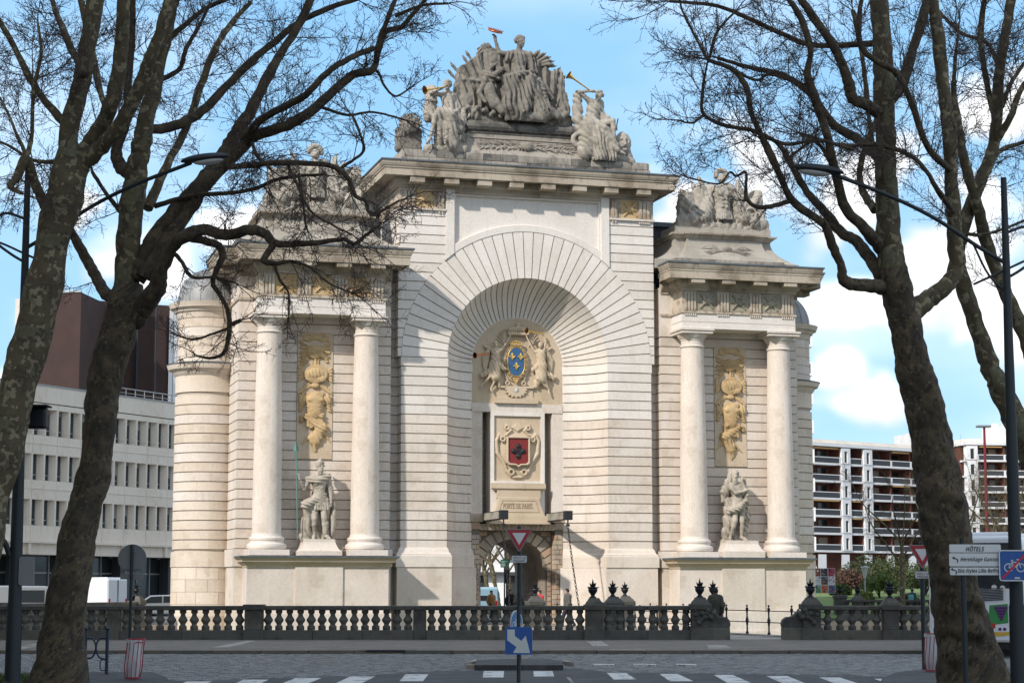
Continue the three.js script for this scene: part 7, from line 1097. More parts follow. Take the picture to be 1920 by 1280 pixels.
{ // second left tree
  const D = 35.2, b = at(108, 1290, D), t = new Tree('forking plane tree standing in front of the office building', D, [b.x, -D], 23, M.barkDark);
  t.trunk([[106, 1310, 70], [108, 1282, 54], [114, 1230, 46], [120, 1170, 41], [136, 1060, 35], [156, 960, 32], [172, 900, 31], [184, 800, 31], [190, 740, 32], [206, 680, 35], [218, 630, 35], [232, 575, 33], [240, 530, 27]]);
  t.limb([[236, 550, 26], [240, 480, 25], [243, 410, 26], [252, 340, 25], [262, 285, 20], [276, 215, 18], [290, 150, 18], [304, 80, 18], [322, 0, 16], [338, -70, 14]], { n: 1.8, m: M.bark });
  t.limb([[222, 560, 15], [196, 548, 13, 0.2], [178, 515, 12, 0.5], [160, 485, 11, 0.7], [136, 440, 9, 0.9], [112, 405, 6, 1.1]], { n: 1.2 });
  t.limb([[236, 410, 7], [220, 390, 6, 0.2], [200, 365, 5, 0.4], [172, 322, 3.5, 0.6]], { n: 3 });
  t.limb([[246, 330, 13], [226, 312, 14, 0.3], [218, 285, 11, 0.4], [236, 230, 9, 0.4], [240, 150, 9, 0.5], [246, 60, 8, 0.6], [250, -20, 7, 0.6]], { n: 2.6 });
  // bough reaching in front of the gate
  t.limb([[250, 600, 22], [272, 572, 20, -0.2], [292, 540, 19, -0.5], [302, 505, 15, -0.8], [320, 466, 13, -1.0], [346, 442, 13, -1.2], [380, 430, 12, -1.3], [424, 441, 11, -1.5], [466, 431, 11, -1.7], [496, 437, 9.5, -1.8], [515, 455, 7.5, -1.9], [580, 456, 5.5, -2.2], [645, 449, 4.5, -2.4], [665, 457, 3.8, -2.5], [686, 440, 3.2, -2.5], [709, 424, 2.6, -2.6]], { n: 4.2, len: 1.0, from: 0.35, droop: 0.15 });
  t.limb([[515, 455, 6.5, -1.9], [506, 468, 6, -1.9], [494, 488, 5.5, -1.9], [515, 494, 4.5, -2], [545, 490, 3.2, -2.1], [580, 500, 2.6, -2.2], [612, 528, 2.2, -2.3], [655, 548, 1.8, -2.3]], { n: 5, len: 0.9, droop: 0.3 });
  t.limb([[514, 494, 3.4, -2], [524, 525, 2.6, -2], [540, 548, 2.2, -2], [541, 590, 1.8, -2]], { n: 5, len: 0.6, droop: 0.2 });
  t.limb([[350, 444, 9, -1.2], [385, 452, 8.5, -1.0], [410, 461, 7.5, -0.9], [416, 480, 6.5, -0.9], [405, 508, 6, -0.9], [398, 530, 5.5, -0.9], [412, 553, 5, -0.9], [424, 575, 4.5, -0.9], [430, 602, 5, -0.9], [426, 640, 4.2, -0.8], [418, 662, 3.6, -0.8], [395, 671, 3, -0.7], [372, 668, 2.4, -0.6]], { n: 4, len: 0.75, from: 0.2, droop: 0.1 });
  t.limb([[426, 612, 4.2, -0.9], [440, 605, 4.6, -0.9], [452, 600, 4, -0.9]], { n: 1.5, len: 0.5 });
  t.limb([[430, 614, 3, -0.9], [400, 625, 2.4, -0.7], [360, 636, 2.2, -0.6], [330, 628, 1.8, -0.5]], { n: 5, len: 0.6 });
  t.limb([[318, 468, 5, -1], [340, 490, 4, -1], [352, 512, 4.4, -1], [362, 520, 3.4, -1], [400, 520, 2.6, -1], [440, 530, 2, -1]], { n: 4.5, len: 0.7 });
  // rising limbs towards the top
  t.limb([[252, 520, 24], [272, 480, 19, 0], [300, 432, 18, 0.1], [345, 378, 17, 0.2], [388, 330, 16, 0.3], [415, 292, 15, 0.5], [442, 250, 14, 0.6], [466, 214, 13, 0.7], [492, 162, 11.5, 0.8], [520, 110, 10.5, 0.9], [558, 50, 9, 1], [582, 0, 8, 1], [600, -50, 7, 1]], { n: 3.2, from: 0.25 });
  t.limb([[268, 520, 18, -0.2], [310, 455, 15, -0.1], [345, 408, 14, 0], [378, 355, 14, 0], [440, 290, 13, 0], [472, 258, 12, -0.2], [538, 234, 10.5, -1.2], [590, 203, 10, -1.2], [630, 165, 9, -1.2], [660, 141, 8.5, -1.2], [698, 130, 8, -1.2], [710, 92, 7, -1.2], [722, 60, 6, -1.2], [752, 50, 5.5, -1.2], [774, 26, 4.6, -1.2], [802, -6, 4, -1.2]], { n: 3.6, from: 0.35 });
  t.limb([[456, 262, 9, -0.1], [492, 222, 8, -0.8], [573, 177, 7.5, -1.5], [616, 134, 7, -1.6], [648, 113, 6.5, -1.6], [700, 90, 6, -1.4]], { n: 4 });
  t.limb([[706, 96, 6, -1.3], [712, 72, 5, -1.3], [730, 26, 4.4, -1.4], [744, -10, 4, -1.4]], { n: 4.5 });
  t.limb([[270, 240, 10, 0.4], [308, 240, 11, 0.7], [370, 215, 10, 1.0], [416, 170, 9.5, 1.2], [474, 112, 8.5, 1.5], [520, 74, 7.5, 1.7], [562, 40, 7, 1.8], [620, 14, 6, 1.9], [690, -10, 5, 2]], { n: 3.4 });
  t.limb([[276, 390, 11, 0.5], [312, 310, 9, 1.0], [348, 240, 8, 1.4], [378, 155, 8, 1.8], [406, 85, 7.5, 2.0], [436, 40, 6, 2.2], [470, 4, 5, 2.3]], { n: 3, m: M.barkPaleLit });
  t.limb([[300, 150, 6, 0.3], [335, 130, 5, 0.3], [348, 92, 4.6, 0.2], [372, 50, 4, 0.2], [392, 10, 3.6, 0.2]], { n: 4.5 });
  t.limb([[308, 78, 7, 0.2], [380, 20, 5, 0.4], [430, -6, 4.5, 0.4]], { n: 4 });
  t.limb([[290, 386, 6, 0.2], [345, 370, 5, 0], [384, 364, 4.6, -0.4], [440, 361, 4.4, -0.8], [484, 351, 4, -1.2], [514, 338, 3.8, -1.5], [553, 330, 3.4, -1.7], [604, 327, 2.8, -1.9]], { n: 5.5, len: 0.9, droop: 0.35 });
  t.limb([[424, 312, 6.5, 0], [474, 310, 6, -1.0], [508, 305, 5.8, -2], [576, 306, 5.4, -2.2], [632, 315, 5, -2.4], [652, 334, 4.6, -2.4], [668, 368, 4.2, -2.4], [685, 376, 4, -2.4], [691, 397, 3.4, -2.4], [708, 398, 3, -2.4], [728, 388, 2.6, -2.4], [748, 376, 2, -2.4]], { n: 6, len: 0.95, droop: 0.4, from: 0.1 });
  t.limb([[640, 314, 3.4, -2.4], [662, 300, 3, -2.4], [682, 282, 3, -2.4], [676, 254, 2.6, -2.4], [665, 225, 2.2, -2.4], [658, 214, 2, -2.4]], { n: 5, len: 0.8 });
  t.limb([[560, 325, 3, -1.8], [566, 370, 2.6, -1.9], [572, 420, 2.2, -2]], { n: 8, len: 0.7, droop: 0.5 });
  t.limb([[535, 300, 3, -2], [556, 345, 2.6, -2.2], [582, 395, 2.4, -2.3], [620, 420, 2, -2.4], [660, 440, 1.8, -2.4]], { n: 8, len: 0.7, droop: 0.4 });
  t.limb([[470, 262, 4, -0.2], [488, 300, 3.4, -1.4], [508, 318, 2.8, -1.5]], { n: 4, len: 0.7, droop: 0.3 });
  t.limb([[650, 140, 4, -1.1], [704, 130, 3.2, -0.9], [720, 160, 2.8, -0.9], [740, 180, 2.4, -0.8], [762, 170, 2, -0.8]], { n: 5, len: 0.8 });
  t.limb([[600, 200, 3.5, -1.2], [650, 215, 2.8, -1.2], [700, 210, 2.4, -1.2], [760, 225, 1.8, -1.2]], { n: 5, len: 0.8, droop: 0.2 });
  t.limb([[740, 30, 4, -1.3], [790, 10, 3, -1.3], [840, 6, 2.4, -1.3]], { n: 5, len: 0.7, droop: 0.3 });
  console.log('twigs', t.done());
}
{ // right tree
  const D = 33.8, b = at(1828, 1290, D), t = new Tree('thick plane tree with burls behind the hotel signs', D, [b.x, -D], 37, M.barkDark);
  t.trunk([[1832, 1310, 84], [1826, 1280, 66], [1815, 1220, 54], [1804, 1160, 50], [1792, 1100, 46], [1784, 1045, 45], [1772, 985, 43], [1766, 935, 45], [1756, 870, 40], [1748, 820, 38], [1733, 760, 36], [1716, 700, 33], [1704, 640, 30], [1694, 590, 32], [1684, 545, 32], [1676, 505, 28]], [[1765, 1110, 15], [1745, 1160, 17], [1800, 1180, 18], [1830, 1180, 18], [1785, 1225, 22], [1770, 1145, 12], [1840, 1125, 15], [1728, 790, 14], [1755, 1050, 16], [1800, 935, 16], [1775, 1085, 11], [1820, 1230, 16]]);
  t.limb([[1680, 525, 29], [1670, 470, 26], [1664, 400, 25], [1661, 330, 23], [1660, 250, 22], [1660, 170, 22], [1656, 90, 21], [1650, 0, 19], [1646, -60, 17]], { n: 1.2, m: M.bark });
  t.limb([[1660, 540, 16], [1640, 536, 14, -0.3], [1600, 533, 13, -0.6], [1582, 524, 12, -0.7], [1578, 500, 10.5, -0.8], [1562, 462, 9.5, -0.9], [1546, 422, 9, -1.0], [1486, 376, 8.5, -1.1], [1460, 322, 7.5, -1.2], [1434, 266, 6.5, -1.2], [1410, 214, 6, -1.2], [1400, 165, 5.4, -1.2], [1374, 130, 5, -1.2], [1328, 112, 4, -1.2]], { n: 3.4, from: 0.3 });
  t.limb([[1482, 376, 5.5, -1.1], [1450, 386, 5, -1.2], [1420, 388, 4.6, -1.2], [1400, 370, 4, -1.2], [1398, 322, 3, -1.2], [1380, 330, 2.4, -1.2], [1370, 322, 2, -1.2], [1350, 344, 2, -1.2], [1300, 335, 1.8, -1.2]], { n: 4.5, len: 0.9 });
  t.limb([[1656, 520, 15], [1628, 478, 13, 0.3], [1606, 452, 12, 0.5], [1580, 436, 11, 0.7], [1546, 396, 10, 0.8], [1514, 360, 8, 0.9], [1480, 300, 6.5, 1.0], [1460, 270, 5.5, 1.0], [1415, 246, 5, 1.0], [1360, 235, 4.2, 1.0], [1320, 214, 4, 1.0], [1317, 176, 3.6, 1.0], [1327, 116, 3, 1.0]], { n: 3.4, from: 0.3 });
  t.limb([[1654, 470, 13], [1622, 428, 12, -0.6], [1586, 390, 10.5, -0.9], [1566, 320, 9, -1.1], [1550, 250, 9, -1.2], [1530, 186, 8.5, -1.3], [1515, 140, 8, -1.3], [1520, 95, 7.5, -1.4], [1500, 30, 6.5, -1.4], [1474, -10, 6, -1.4]], { n: 3.4 });
  t.limb([[1656, 300, 12], [1602, 256, 10, 0.6], [1566, 236, 9, 0.8], [1520, 176, 8, 1.0], [1470, 141, 7, 1.1], [1405, 126, 5, 1.2], [1345, 108, 4, 1.2]], { n: 3.8 });
  t.limb([[1655, 215, 14], [1624, 196, 12, -0.4], [1600, 185, 11, -0.6], [1590, 150, 10.5, -0.7], [1565, 90, 10, -0.8], [1520, 25, 9, -0.9], [1498, -10, 8, -1]], { n: 3 });
  t.limb([[1655, 80, 8], [1575, 84, 6.5, 0.8], [1520, 84, 6, 1.0], [1460, 60, 5.4, 1.2], [1405, 35, 5, 1.3], [1345, 11, 4.4, 1.4], [1255, 2, 3.4, 1.5]], { n: 4.2 });
  t.limb([[1700, 590, 26], [1728, 572, 21, 0.2], [1752, 553, 19, 0.3], [1780, 530, 18, 0.4], [1794, 500, 17, 0.5], [1790, 425, 16, 0.5], [1785, 350, 15.5, 0.5], [1780, 250, 15, 0.6], [1770, 165, 14, 0.7], [1760, 75, 13, 0.8], [1748, -10, 12, 0.8], [1740, -60, 11, 0.8]], { n: 2.4, from: 0.3, m: M.bark });
  t.limb([[1664, 190, 15], [1690, 160, 13, 0.4], [1710, 100, 11, 0.6], [1726, 50, 10, 0.7], [1742, -10, 9, 0.8]], { n: 2.4 });
  t.limb([[1664, 330, 8], [1640, 285, 6, 1.2], [1628, 200, 5.5, 1.5], [1618, 110, 5, 1.6], [1600, 20, 4.5, 1.7]], { n: 3, m: M.barkPaleLit });
  t.limb([[1640, 395, 8, 0.3], [1620, 360, 9, 0.8], [1612, 330, 7, 0.9], [1622, 280, 6, 1], [1640, 230, 5, 1]], { n: 2.5, m: M.barkPaleLit });
  t.limb([[1785, 320, 7, 0.5], [1740, 275, 7, -0.3], [1705, 180, 6.5, -0.6], [1685, 140, 6.5, -0.7], [1618, 92, 6, -0.8], [1612, 30, 5, -0.8], [1620, -20, 4.5, -0.8]], { n: 3.4 });
  t.limb([[1790, 400, 7, 0.5], [1762, 360, 5.5, -0.4], [1720, 300, 5, -0.7], [1650, 272, 4.6, -0.9], [1580, 272, 4, -1.1], [1500, 250, 3.4, -1.2]], { n: 3.8 });
  t.limb([[1568, 320, 4.5, -1.1], [1528, 265, 3.6, -1.2], [1500, 280, 3, -1.2], [1475, 300, 2.6, -1.2]], { n: 4, len: 0.9 });
  t.limb([[1430, 255, 4, -1.2], [1480, 270, 3.6, -1.3], [1530, 262, 3.4, -1.4], [1600, 280, 3, -1.4]], { n: 4, len: 0.9 });
  t.limb([[1326, 112, 3, -1.2], [1300, 60, 2.6, -1.2], [1280, 20, 2.4, -1.2], [1270, -20, 2, -1.2]], { n: 6, len: 0.9 });
  t.limb([[1330, 110, 3, -1.2], [1345, 60, 2.6, -1.2], [1380, 20, 2.4, -1.2]], { n: 6, len: 0.8 });
  t.limb([[1376, 130, 3.4, -1.2], [1420, 150, 3, -1.2], [1440, 140, 2.6, -1.2], [1480, 150, 2.4, -1.2]], { n: 5, len: 0.8 });
  t.limb([[1320, 214, 2.8, 1.0], [1300, 230, 2.2, 1.0], [1270, 225, 1.8, 1.0]], { n: 5, len: 0.8 });
  console.log('twigs', t.done());
}
{ // far right leaning stems
  const D = 37, b = at(2020, 1290, D), t = new Tree('leaning twin-stemmed plane tree entering from the right edge', D, [b.x, -D], 53, M.bark);
  t.trunk([[2020, 1300, 50], [2010, 1180, 40], [1994, 1040, 34], [1968, 930, 28], [1934, 845, 25], [1902, 785, 23], [1872, 720, 21]]);
  t.limb([[1880, 735, 22], [1862, 700, 20], [1843, 640, 19], [1816, 566, 17], [1797, 492, 16], [1801, 450, 15], [1820, 386, 14], [1845, 326, 13], [1864, 276, 12.5], [1870, 200, 12], [1876, 125, 11], [1886, 70, 10.5], [1896, 0, 10], [1904, -60, 9]], { n: 2.4, from: 0.35 });
  t.limb([[1985, 1000, 22], [1968, 800, 18], [1942, 690, 16], [1920, 625, 15], [1882, 540, 14], [1850, 452, 13], [1830, 372, 12, -0.3], [1808, 300, 11, -0.5], [1798, 240, 9, -0.6], [1790, 180, 6.5, -0.6], [1792, 110, 4.5, -0.6], [1800, 40, 3, -0.6]], { n: 1.6, from: 0.45 });
  t.limb([[1865, 270, 8], [1895, 220, 7, -0.3], [1920, 160, 6, -0.4], [1960, 120, 5, -0.5]], { n: 3.5 });
  t.limb([[1868, 225, 7], [1850, 150, 6.5, 0.2], [1840, 60, 6, 0.3], [1848, -10, 5.5]], { n: 3.5 });
  t.limb([[1850, 315, 6], [1880, 280, 5, 0.5], [1910, 270, 4.6, 0.7], [1950, 260, 4, 0.8]], { n: 3.5 });
  t.limb([[1880, 200, 5], [1900, 150, 4.5, 0.4], [1935, 100, 4, 0.6]], { n: 4 });
  t.limb([[1872, 120, 5], [1850, 80, 4.4, 0.4], [1800, 60, 3.8, 0.6], [1760, 20, 3.4, 0.8]], { n: 4 });
  t.limb([[1798, 460, 4], [1812, 440, 4, -0.3], [1842, 440, 3.4, -0.5], [1880, 430, 3, -0.6], [1930, 410, 2.6, -0.7]], { n: 3, len: 0.8 });
  console.log('twigs', t.done());
}
// smaller trees beyond
function smallTree(label, px, py, D, h, seed, group, lean = 0, m = M.bark, tw = M.twigOlive) {
  const b = at(px, 1108, D), t = new Tree(label, D, [b.x, -D], seed, m, group), k = FOCAL / D, y0 = 1108 + 1.65 * k, P = (dx, y, r, dz) => [px + dx * k, y0 - y * k, r * k, dz];
  t.trunk([P(0, -0.1, 0.24), P(0.02 + lean * 0.1, h * 0.12, 0.19), P(lean * 0.4, h * 0.28, 0.16), P(lean * 0.8, h * 0.42, 0.14), P(lean, h * 0.55, 0.1)]);
  for (let i = 0; i < 7; i++) { const a = i * 2.4 + seed, s = t.rn(0.2, 0.36) * h, y = t.rn(0.3, 0.55); t.limb([P(lean * y * 1.6, h * y, 0.075), P(lean + Math.cos(a) * s * 0.4, h * (y + 0.14), 0.055, Math.sin(a) * s * 0.4), P(lean + Math.cos(a) * s * 0.8, h * (y + 0.28), 0.035, Math.sin(a) * s * 0.8), P(lean + Math.cos(a) * s, h * Math.min(1, y + 0.42), 0.02, Math.sin(a) * s)], { n: 1.7, len: h * 0.16 }); }
  t.done(tw);
}
smallTree('slim bare tree left of the thick right trunk in the park', 1692, 0, 118, 8.6, 61, 'bare trees in the park'); smallTree('bare olive tree right of the thick right trunk', 1800, 0, 105, 8.4, 67, 'bare trees in the park'); smallTree('bare tree between the bus and the far apartments', 1885, 0, 112, 9.6, 71, 'bare trees in the park');
smallTree('left one of the sunlit plane trunks seen through the passage', 916, 0, 132, 9, 73, 'plane trees behind the gate', -0.5, M.bark); smallTree('middle one of the sunlit plane trunks seen through the passage', 934, 0, 127, 9, 79, 'plane trees behind the gate', -0.7, M.bark); smallTree('right one of the sunlit plane trunks seen through the passage', 958, 0, 136, 9, 83, 'plane trees behind the gate', -0.4, M.bark);

// ------------------------------------------------------------------ street furniture
M.signWhite = flat(0.62, 0.63, 0.63, { roughness: 0.45 }); M.signRed = flat(0.36, 0.012, 0.022, { roughness: 0.4 }); M.signBlue = flat(0.008, 0.075, 0.30, { roughness: 0.4 }); M.signGrey = flat(0.22, 0.225, 0.23, { roughness: 0.5, metalness: 0.3 }); M.ink = flat(0.02, 0.022, 0.03, { roughness: 0.6 }); M.lens = flat(0.5, 0.5, 0.48, { roughness: 0.3 });
const disc = (r, n = 32) => Array.from({ length: n }, (_, i) => [Math.cos(i / n * 6.2832) * r, Math.sin(i / n * 6.2832) * r]);
const rrect = (w, h, r, n = 4) => { const o = []; for (const [cx, cy, a] of [[w / 2 - r, h / 2 - r, 0], [-w / 2 + r, h / 2 - r, 1], [-w / 2 + r, -h / 2 + r, 2], [w / 2 - r, -h / 2 + r, 3]]) for (let i = 0; i <= n; i++) { const t = (a + i / n) * Math.PI / 2; o.push([cx + Math.cos(t) * r, cy + Math.sin(t) * r]); } return o; };
function lampPost(label, px, D, dir, topPy) {
  const b = at(px, 1285, D), t = thing('street_lamp', label, 'street lamp', [b.x, 0, -D], 0, 'tall street lamps with long curved arms'), H = at(px, topPy, D).y, k = D / FOCAL;
  mesh('pole', tube([0, 0.5, 1.4, 1.45, 4, H].map(y => V3(0, y, 0)), [0.14, 0.135, 0.13, 0.115, 0.095, 0.05], 14), M.post, t); mesh('pole_collar', lathe([[0.1, 0], [0.17, 0.02], [0.17, 0.12], [0.12, 0.16]], 16, 0, 0, 0), M.post, t);
  const y0 = H - 1.45, arm = e => curvePts([[0, y0, 0], [e * 0.45, y0 + 0.26, 0.05], [e * 1.15, y0 + 0.72, 0.1], [e * 1.9, y0 + 1.05, 0.3], [e * 2.95, y0 + 1.385, 0.6]], 20);
  for (const e of [dir]) {
    const A = subgroup('lamp_arm', t); mesh('arm_tube', tube(arm(e), 0.035, 8), M.post, A); mesh('arm_brace', tube(curvePts([[0, y0 - 0.5, 0], [e * 0.3, y0 - 0.2, 0.03], [e * 0.55, y0 + 0.32, 0.05]], 10), 0.02, 6), M.post, A);
    const h = new THREE.SphereGeometry(1, 20, 12); h.scale(0.43, 0.095, 0.16); const p = h.attributes.position; for (let i = 0; i < p.count; i++) if (p.getY(i) < 0) p.setY(i, p.getY(i) * 0.45); h.computeVertexNormals(); h.rotateZ(e * 0.12); h.translate(e * 3.2, y0 + 1.44, 0.66); mesh('lamp_head', uvm(h), M.post, A); const l = new THREE.SphereGeometry(1, 14, 8); l.scale(0.26, 0.06, 0.11); l.rotateZ(e * 0.12); l.translate(e * 3.26, y0 + 1.40, 0.66); mesh('lamp_glass', uvm(l), M.lens, A);
  }
  { const e = -dir, A = subgroup('rear_bracket', t); mesh('bracket_tube', tube(curvePts([[0, y0 - 0.25, 0], [e * 0.25, y0 - 0.1, 0], [e * 0.55, y0 + 0.15, 0], [e * 0.62, y0 + 0.4, 0], [e * 0.4, y0 + 0.62, 0], [e * 0.1, y0 + 0.55, 0], [0, y0 + 0.5, 0]], 24), 0.024, 6), M.post, A); mesh('bracket_tube', tube(curvePts([[e * -0.55, y0 - 0.35, 0], [0, y0 - 0.1, 0], [e * 0.5, y0 + 0.12, 0], [e * 1.2, y0 + 0.3, 0]], 12), 0.02, 6), M.post, A); }
  return [t, H];
}
{
  const [t] = lampPost('dark street lamp post behind the leaning left tree, arm reaching right', 22, 34.3, 1, 312), k = 35 / FOCAL, P = (px, py) => { const v = at(px, py, 34.1); return [v.x - t.position.x, v.y, 0.12]; };
  const a = P(66, 783); const f = subgroup('floodlight', t, a); mesh('housing', rbox(0.36, 0.36, 0.28, 0.04), M.ironBlack, f); mesh('hood', rbx(-0.26, 0.24, 0.18, 0.21, -0.1, 0.3, 0.01), M.iron, f); mesh('stirrup', bar([-0.5, 0.12, -0.1], [-0.1, 0.12, -0.1], 0.025), M.iron, f);
  const q = P(46, 1070), s = subgroup('sign_back', t, [q[0], q[1], 0.1]); mesh('plate', slab(rrect(0.26, 0.48, 0.04), -0.012, 0.012), M.signGrey, s); mesh('clamp', join([bx(-0.28, 0.05, 0.16, 0.2, -0.06, -0.01), bx(-0.28, 0.05, -0.2, -0.16, -0.06, -0.01)]), M.iron, s);
  mesh('side_loop', tube(curvePts([[-0.1, 2.25, 0.05], [-0.2, 2.5, 0.1], [-0.36, 2.6, 0.12], [-0.45, 2.4, 0.12], [-0.45, 1.9, 0.12]], 14), 0.05, 8), M.post, t);
}
{
  const [t] = lampPost('dark street lamp post at the right edge beside the hotel signs, arm reaching left', 1912, 32.8, -1, 333), v = at(1903, 1060, 32.5);
  const s = subgroup('cycle_route_end_sign', t, [v.x - t.position.x, v.y, 0.3]), W = 0.5;
  mesh('plate', slab(rrect(W, W, 0.05), -0.012, 0.0), M.signBlue, s); mesh('border', slab(rrect(W, W, 0.05), -0.006, 0.003, 0, [rrect(W - 0.035, W - 0.035, 0.035)]), M.signWhite, s);
  mesh('bicycle_symbol', bikeGlyph(0.34, 0.004), M.signWhite, s); mesh('red_slash', slab([[-0.215, -0.2], [-0.185, -0.215], [0.215, 0.2], [0.185, 0.215]], 0.006, 0.011), flat(0.5, 0.015, 0.02, { roughness: 0.4 }), s); mesh('sticker', slab(rrect(0.09, 0.03, 0.01).map(p => [p[0] + 0.04, p[1] - 0.2]), 0.004, 0.007), M.lens, s);
}
function bikeGlyph(w, z) { const k = w, rg = (x, y) => slab(disc(0.21 * k, 20).map(p => [p[0] + x, p[1] + y]), z, z + 0.004, 0, [disc(0.165 * k, 20).map(p => [p[0] + x, p[1] + y])]); const seg = (a, b, c, d, r = 0.022) => { const l = Math.hypot(c - a, d - b), nx = -(d - b) / l * r * k, ny = (c - a) / l * r * k; return slab([[a * k + nx, b * k + ny], [c * k + nx, d * k + ny], [c * k - nx, d * k - ny], [a * k - nx, b * k - ny]], z, z + 0.004); }; return join([rg(-0.29 * k, -0.1 * k), rg(0.29 * k, -0.1 * k), seg(-0.29, -0.1, -0.12, 0.16), seg(-0.12, 0.16, 0.2, 0.16), seg(0.2, 0.16, 0.0, -0.1), seg(0.0, -0.1, -0.12, 0.16), seg(-0.29, -0.1, 0.0, -0.1), seg(0.29, -0.1, 0.18, 0.26), seg(0.1, 0.28, 0.26, 0.28), seg(-0.16, 0.24, -0.06, 0.24, 0.03), seg(-0.12, 0.16, -0.12, 0.24)]); }
// yield signs
function yieldSign(label, pxs, cy, D, side, rows, postPx, plate, ground) {
  const c = at((pxs[0] + pxs[1]) / 2, cy, D), t = thing('yield_sign', label, 'traffic sign', [c.x, ground, -D], 0, 'yield signs'), s = side, h = s * 0.866, top = at(0, pxs[2], D).y - ground, tri = (g) => [[-s / 2 + g * 1.5, top - g * 0.87], [s / 2 - g * 1.5, top - g * 0.87], [0, top - h + g * 1.74]].map(p => p);
  const rt = (g) => { const q = tri(g), o = []; for (let i = 0; i < 3; i++) { const a = q[i], b = q[(i + 1) % 3], d = q[(i + 2) % 3], e = 0.06; o.push([mix(a[0], d[0], e), mix(a[1], d[1], e)], [mix(a[0], b[0], e), mix(a[1], b[1], e)]); } return o; };
  mesh('plate', slab(rt(-0.012), -0.014, 0.002), M.signGrey, t); mesh('red_border', slab(tri(0.012), 0, 0.006, 0, [tri(s * 0.155).reverse()]), M.signRed, t); mesh('white_field', slab(tri(s * 0.155), 0, 0.005), M.signWhite, t);
  const [w, hh, y] = plate, pl = subgroup('supplementary_plate', t, [0, at(0, y, D).y - ground, 0]); mesh('plate', slab(rrect(w, hh, 0.03), -0.012, 0.0), M.signWhite, pl); mesh('plate_border', slab(rrect(w, hh, 0.03), -0.002, 0.003, 0, [rrect(w - 0.02, hh - 0.02, 0.024)]), M.signGrey, pl);
  rows.forEach((r, i) => { const g = textGeo(r, hh * 0.27, w * (i ? 0.72 : 0.8), fontBold, 0.004); g.translate(0, hh * (0.2 - i * 0.42), 0.001); mesh('lettering', g, M.ink, pl); }); mesh('sticker', slab(rrect(w * 0.22, hh * 0.4, 0.01), 0.004, 0.008), tinted(M.lens, 1.0, 0.85, 0.85), pl);
  mesh('post', tube([V3(0, 0, -0.07), V3(0, top + 0.05, -0.07)], 0.05, 10), M.post, t); mesh('post_cap', cyl(0.055, 0.03, 0.05, 0, top + 0.05, -0.07, 10), M.post, t);
}
yieldSign('red and white yield sign in the middle in front of the arch', [949.5, 997.5, 992], 1030, 46.5, 0.605, ['CÉDEZ LE', 'PASSAGE'], 973, [0.36, 0.17, 1048], ROADY + 0.12);
yieldSign('red and white yield sign partly hidden by the right tree trunk', [1706, 1754, 1022], 1040, 43, 0.57, ['CÉDEZ LE', 'PASSAGE'], 1743, [0.33, 0.16, 1077.5], 0);
{ // blue arrow sign with a cycle disc behind
  const D = 36.4, c = at(972.5, 1201, D), t = thing('arrow_sign', 'blue square sign with white arrow pointing down right, small cycle disc behind', 'traffic sign', [c.x, ROADY + 0.12, -D]), W = 50.5 * D / FOCAL, y = c.y - ROADY - 0.12;
  const p = subgroup('arrow_plate', t, [0, y, 0.03]); mesh('plate', slab(rrect(W, W, 0.045), -0.014, 0), M.signGrey, p); mesh('blue_field', slab(rrect(W - 0.012, W - 0.012, 0.04), -0.004, 0.004), M.signBlue, p);
  mesh('white_rim', slab(rrect(W, W, 0.045), -0.004, 0.006, 0, [rrect(W - 0.016, W - 0.016, 0.038)]), tinted(M.signBlue, 1.6, 1.6, 1.5), p);
  const q = (x, yy) => [((x - 887.5) / 485) * W, -((yy - 497) / 485) * W]; mesh('arrow', slab([q(685, 298), q(685, 487), q(848, 605), q(787, 709), q(1090, 712), q(1013, 405), q(936, 498), q(819, 410), q(818, 295)], 0.003, 0.009), tinted(M.signWhite, 0.86, 0.9, 0.88), p);
  mesh('post', tube([V3(0, -0.05, -0.045), V3(0, y + W / 2 + 0.42, -0.045)], 0.035, 10), M.post, t);
  const d = subgroup('cycle_disc', t, [-0.04, at(0, 1169, D).y - ROADY - 0.12, -0.32]); d.rotation.y = 1.08; mesh('plate', slab(disc(0.235), -0.03, 0), M.signGrey, d); mesh('rim', slab(disc(0.235), -0.004, 0.006, 0, [disc(0.215)]), M.signWhite, d); mesh('blue_field', slab(disc(0.216), -0.002, 0.003), tinted(M.signBlue, 2.4, 2.2, 1.3), d); mesh('bicycle_symbol', bikeGlyph(0.34, 0.004), M.signWhite, d);
}
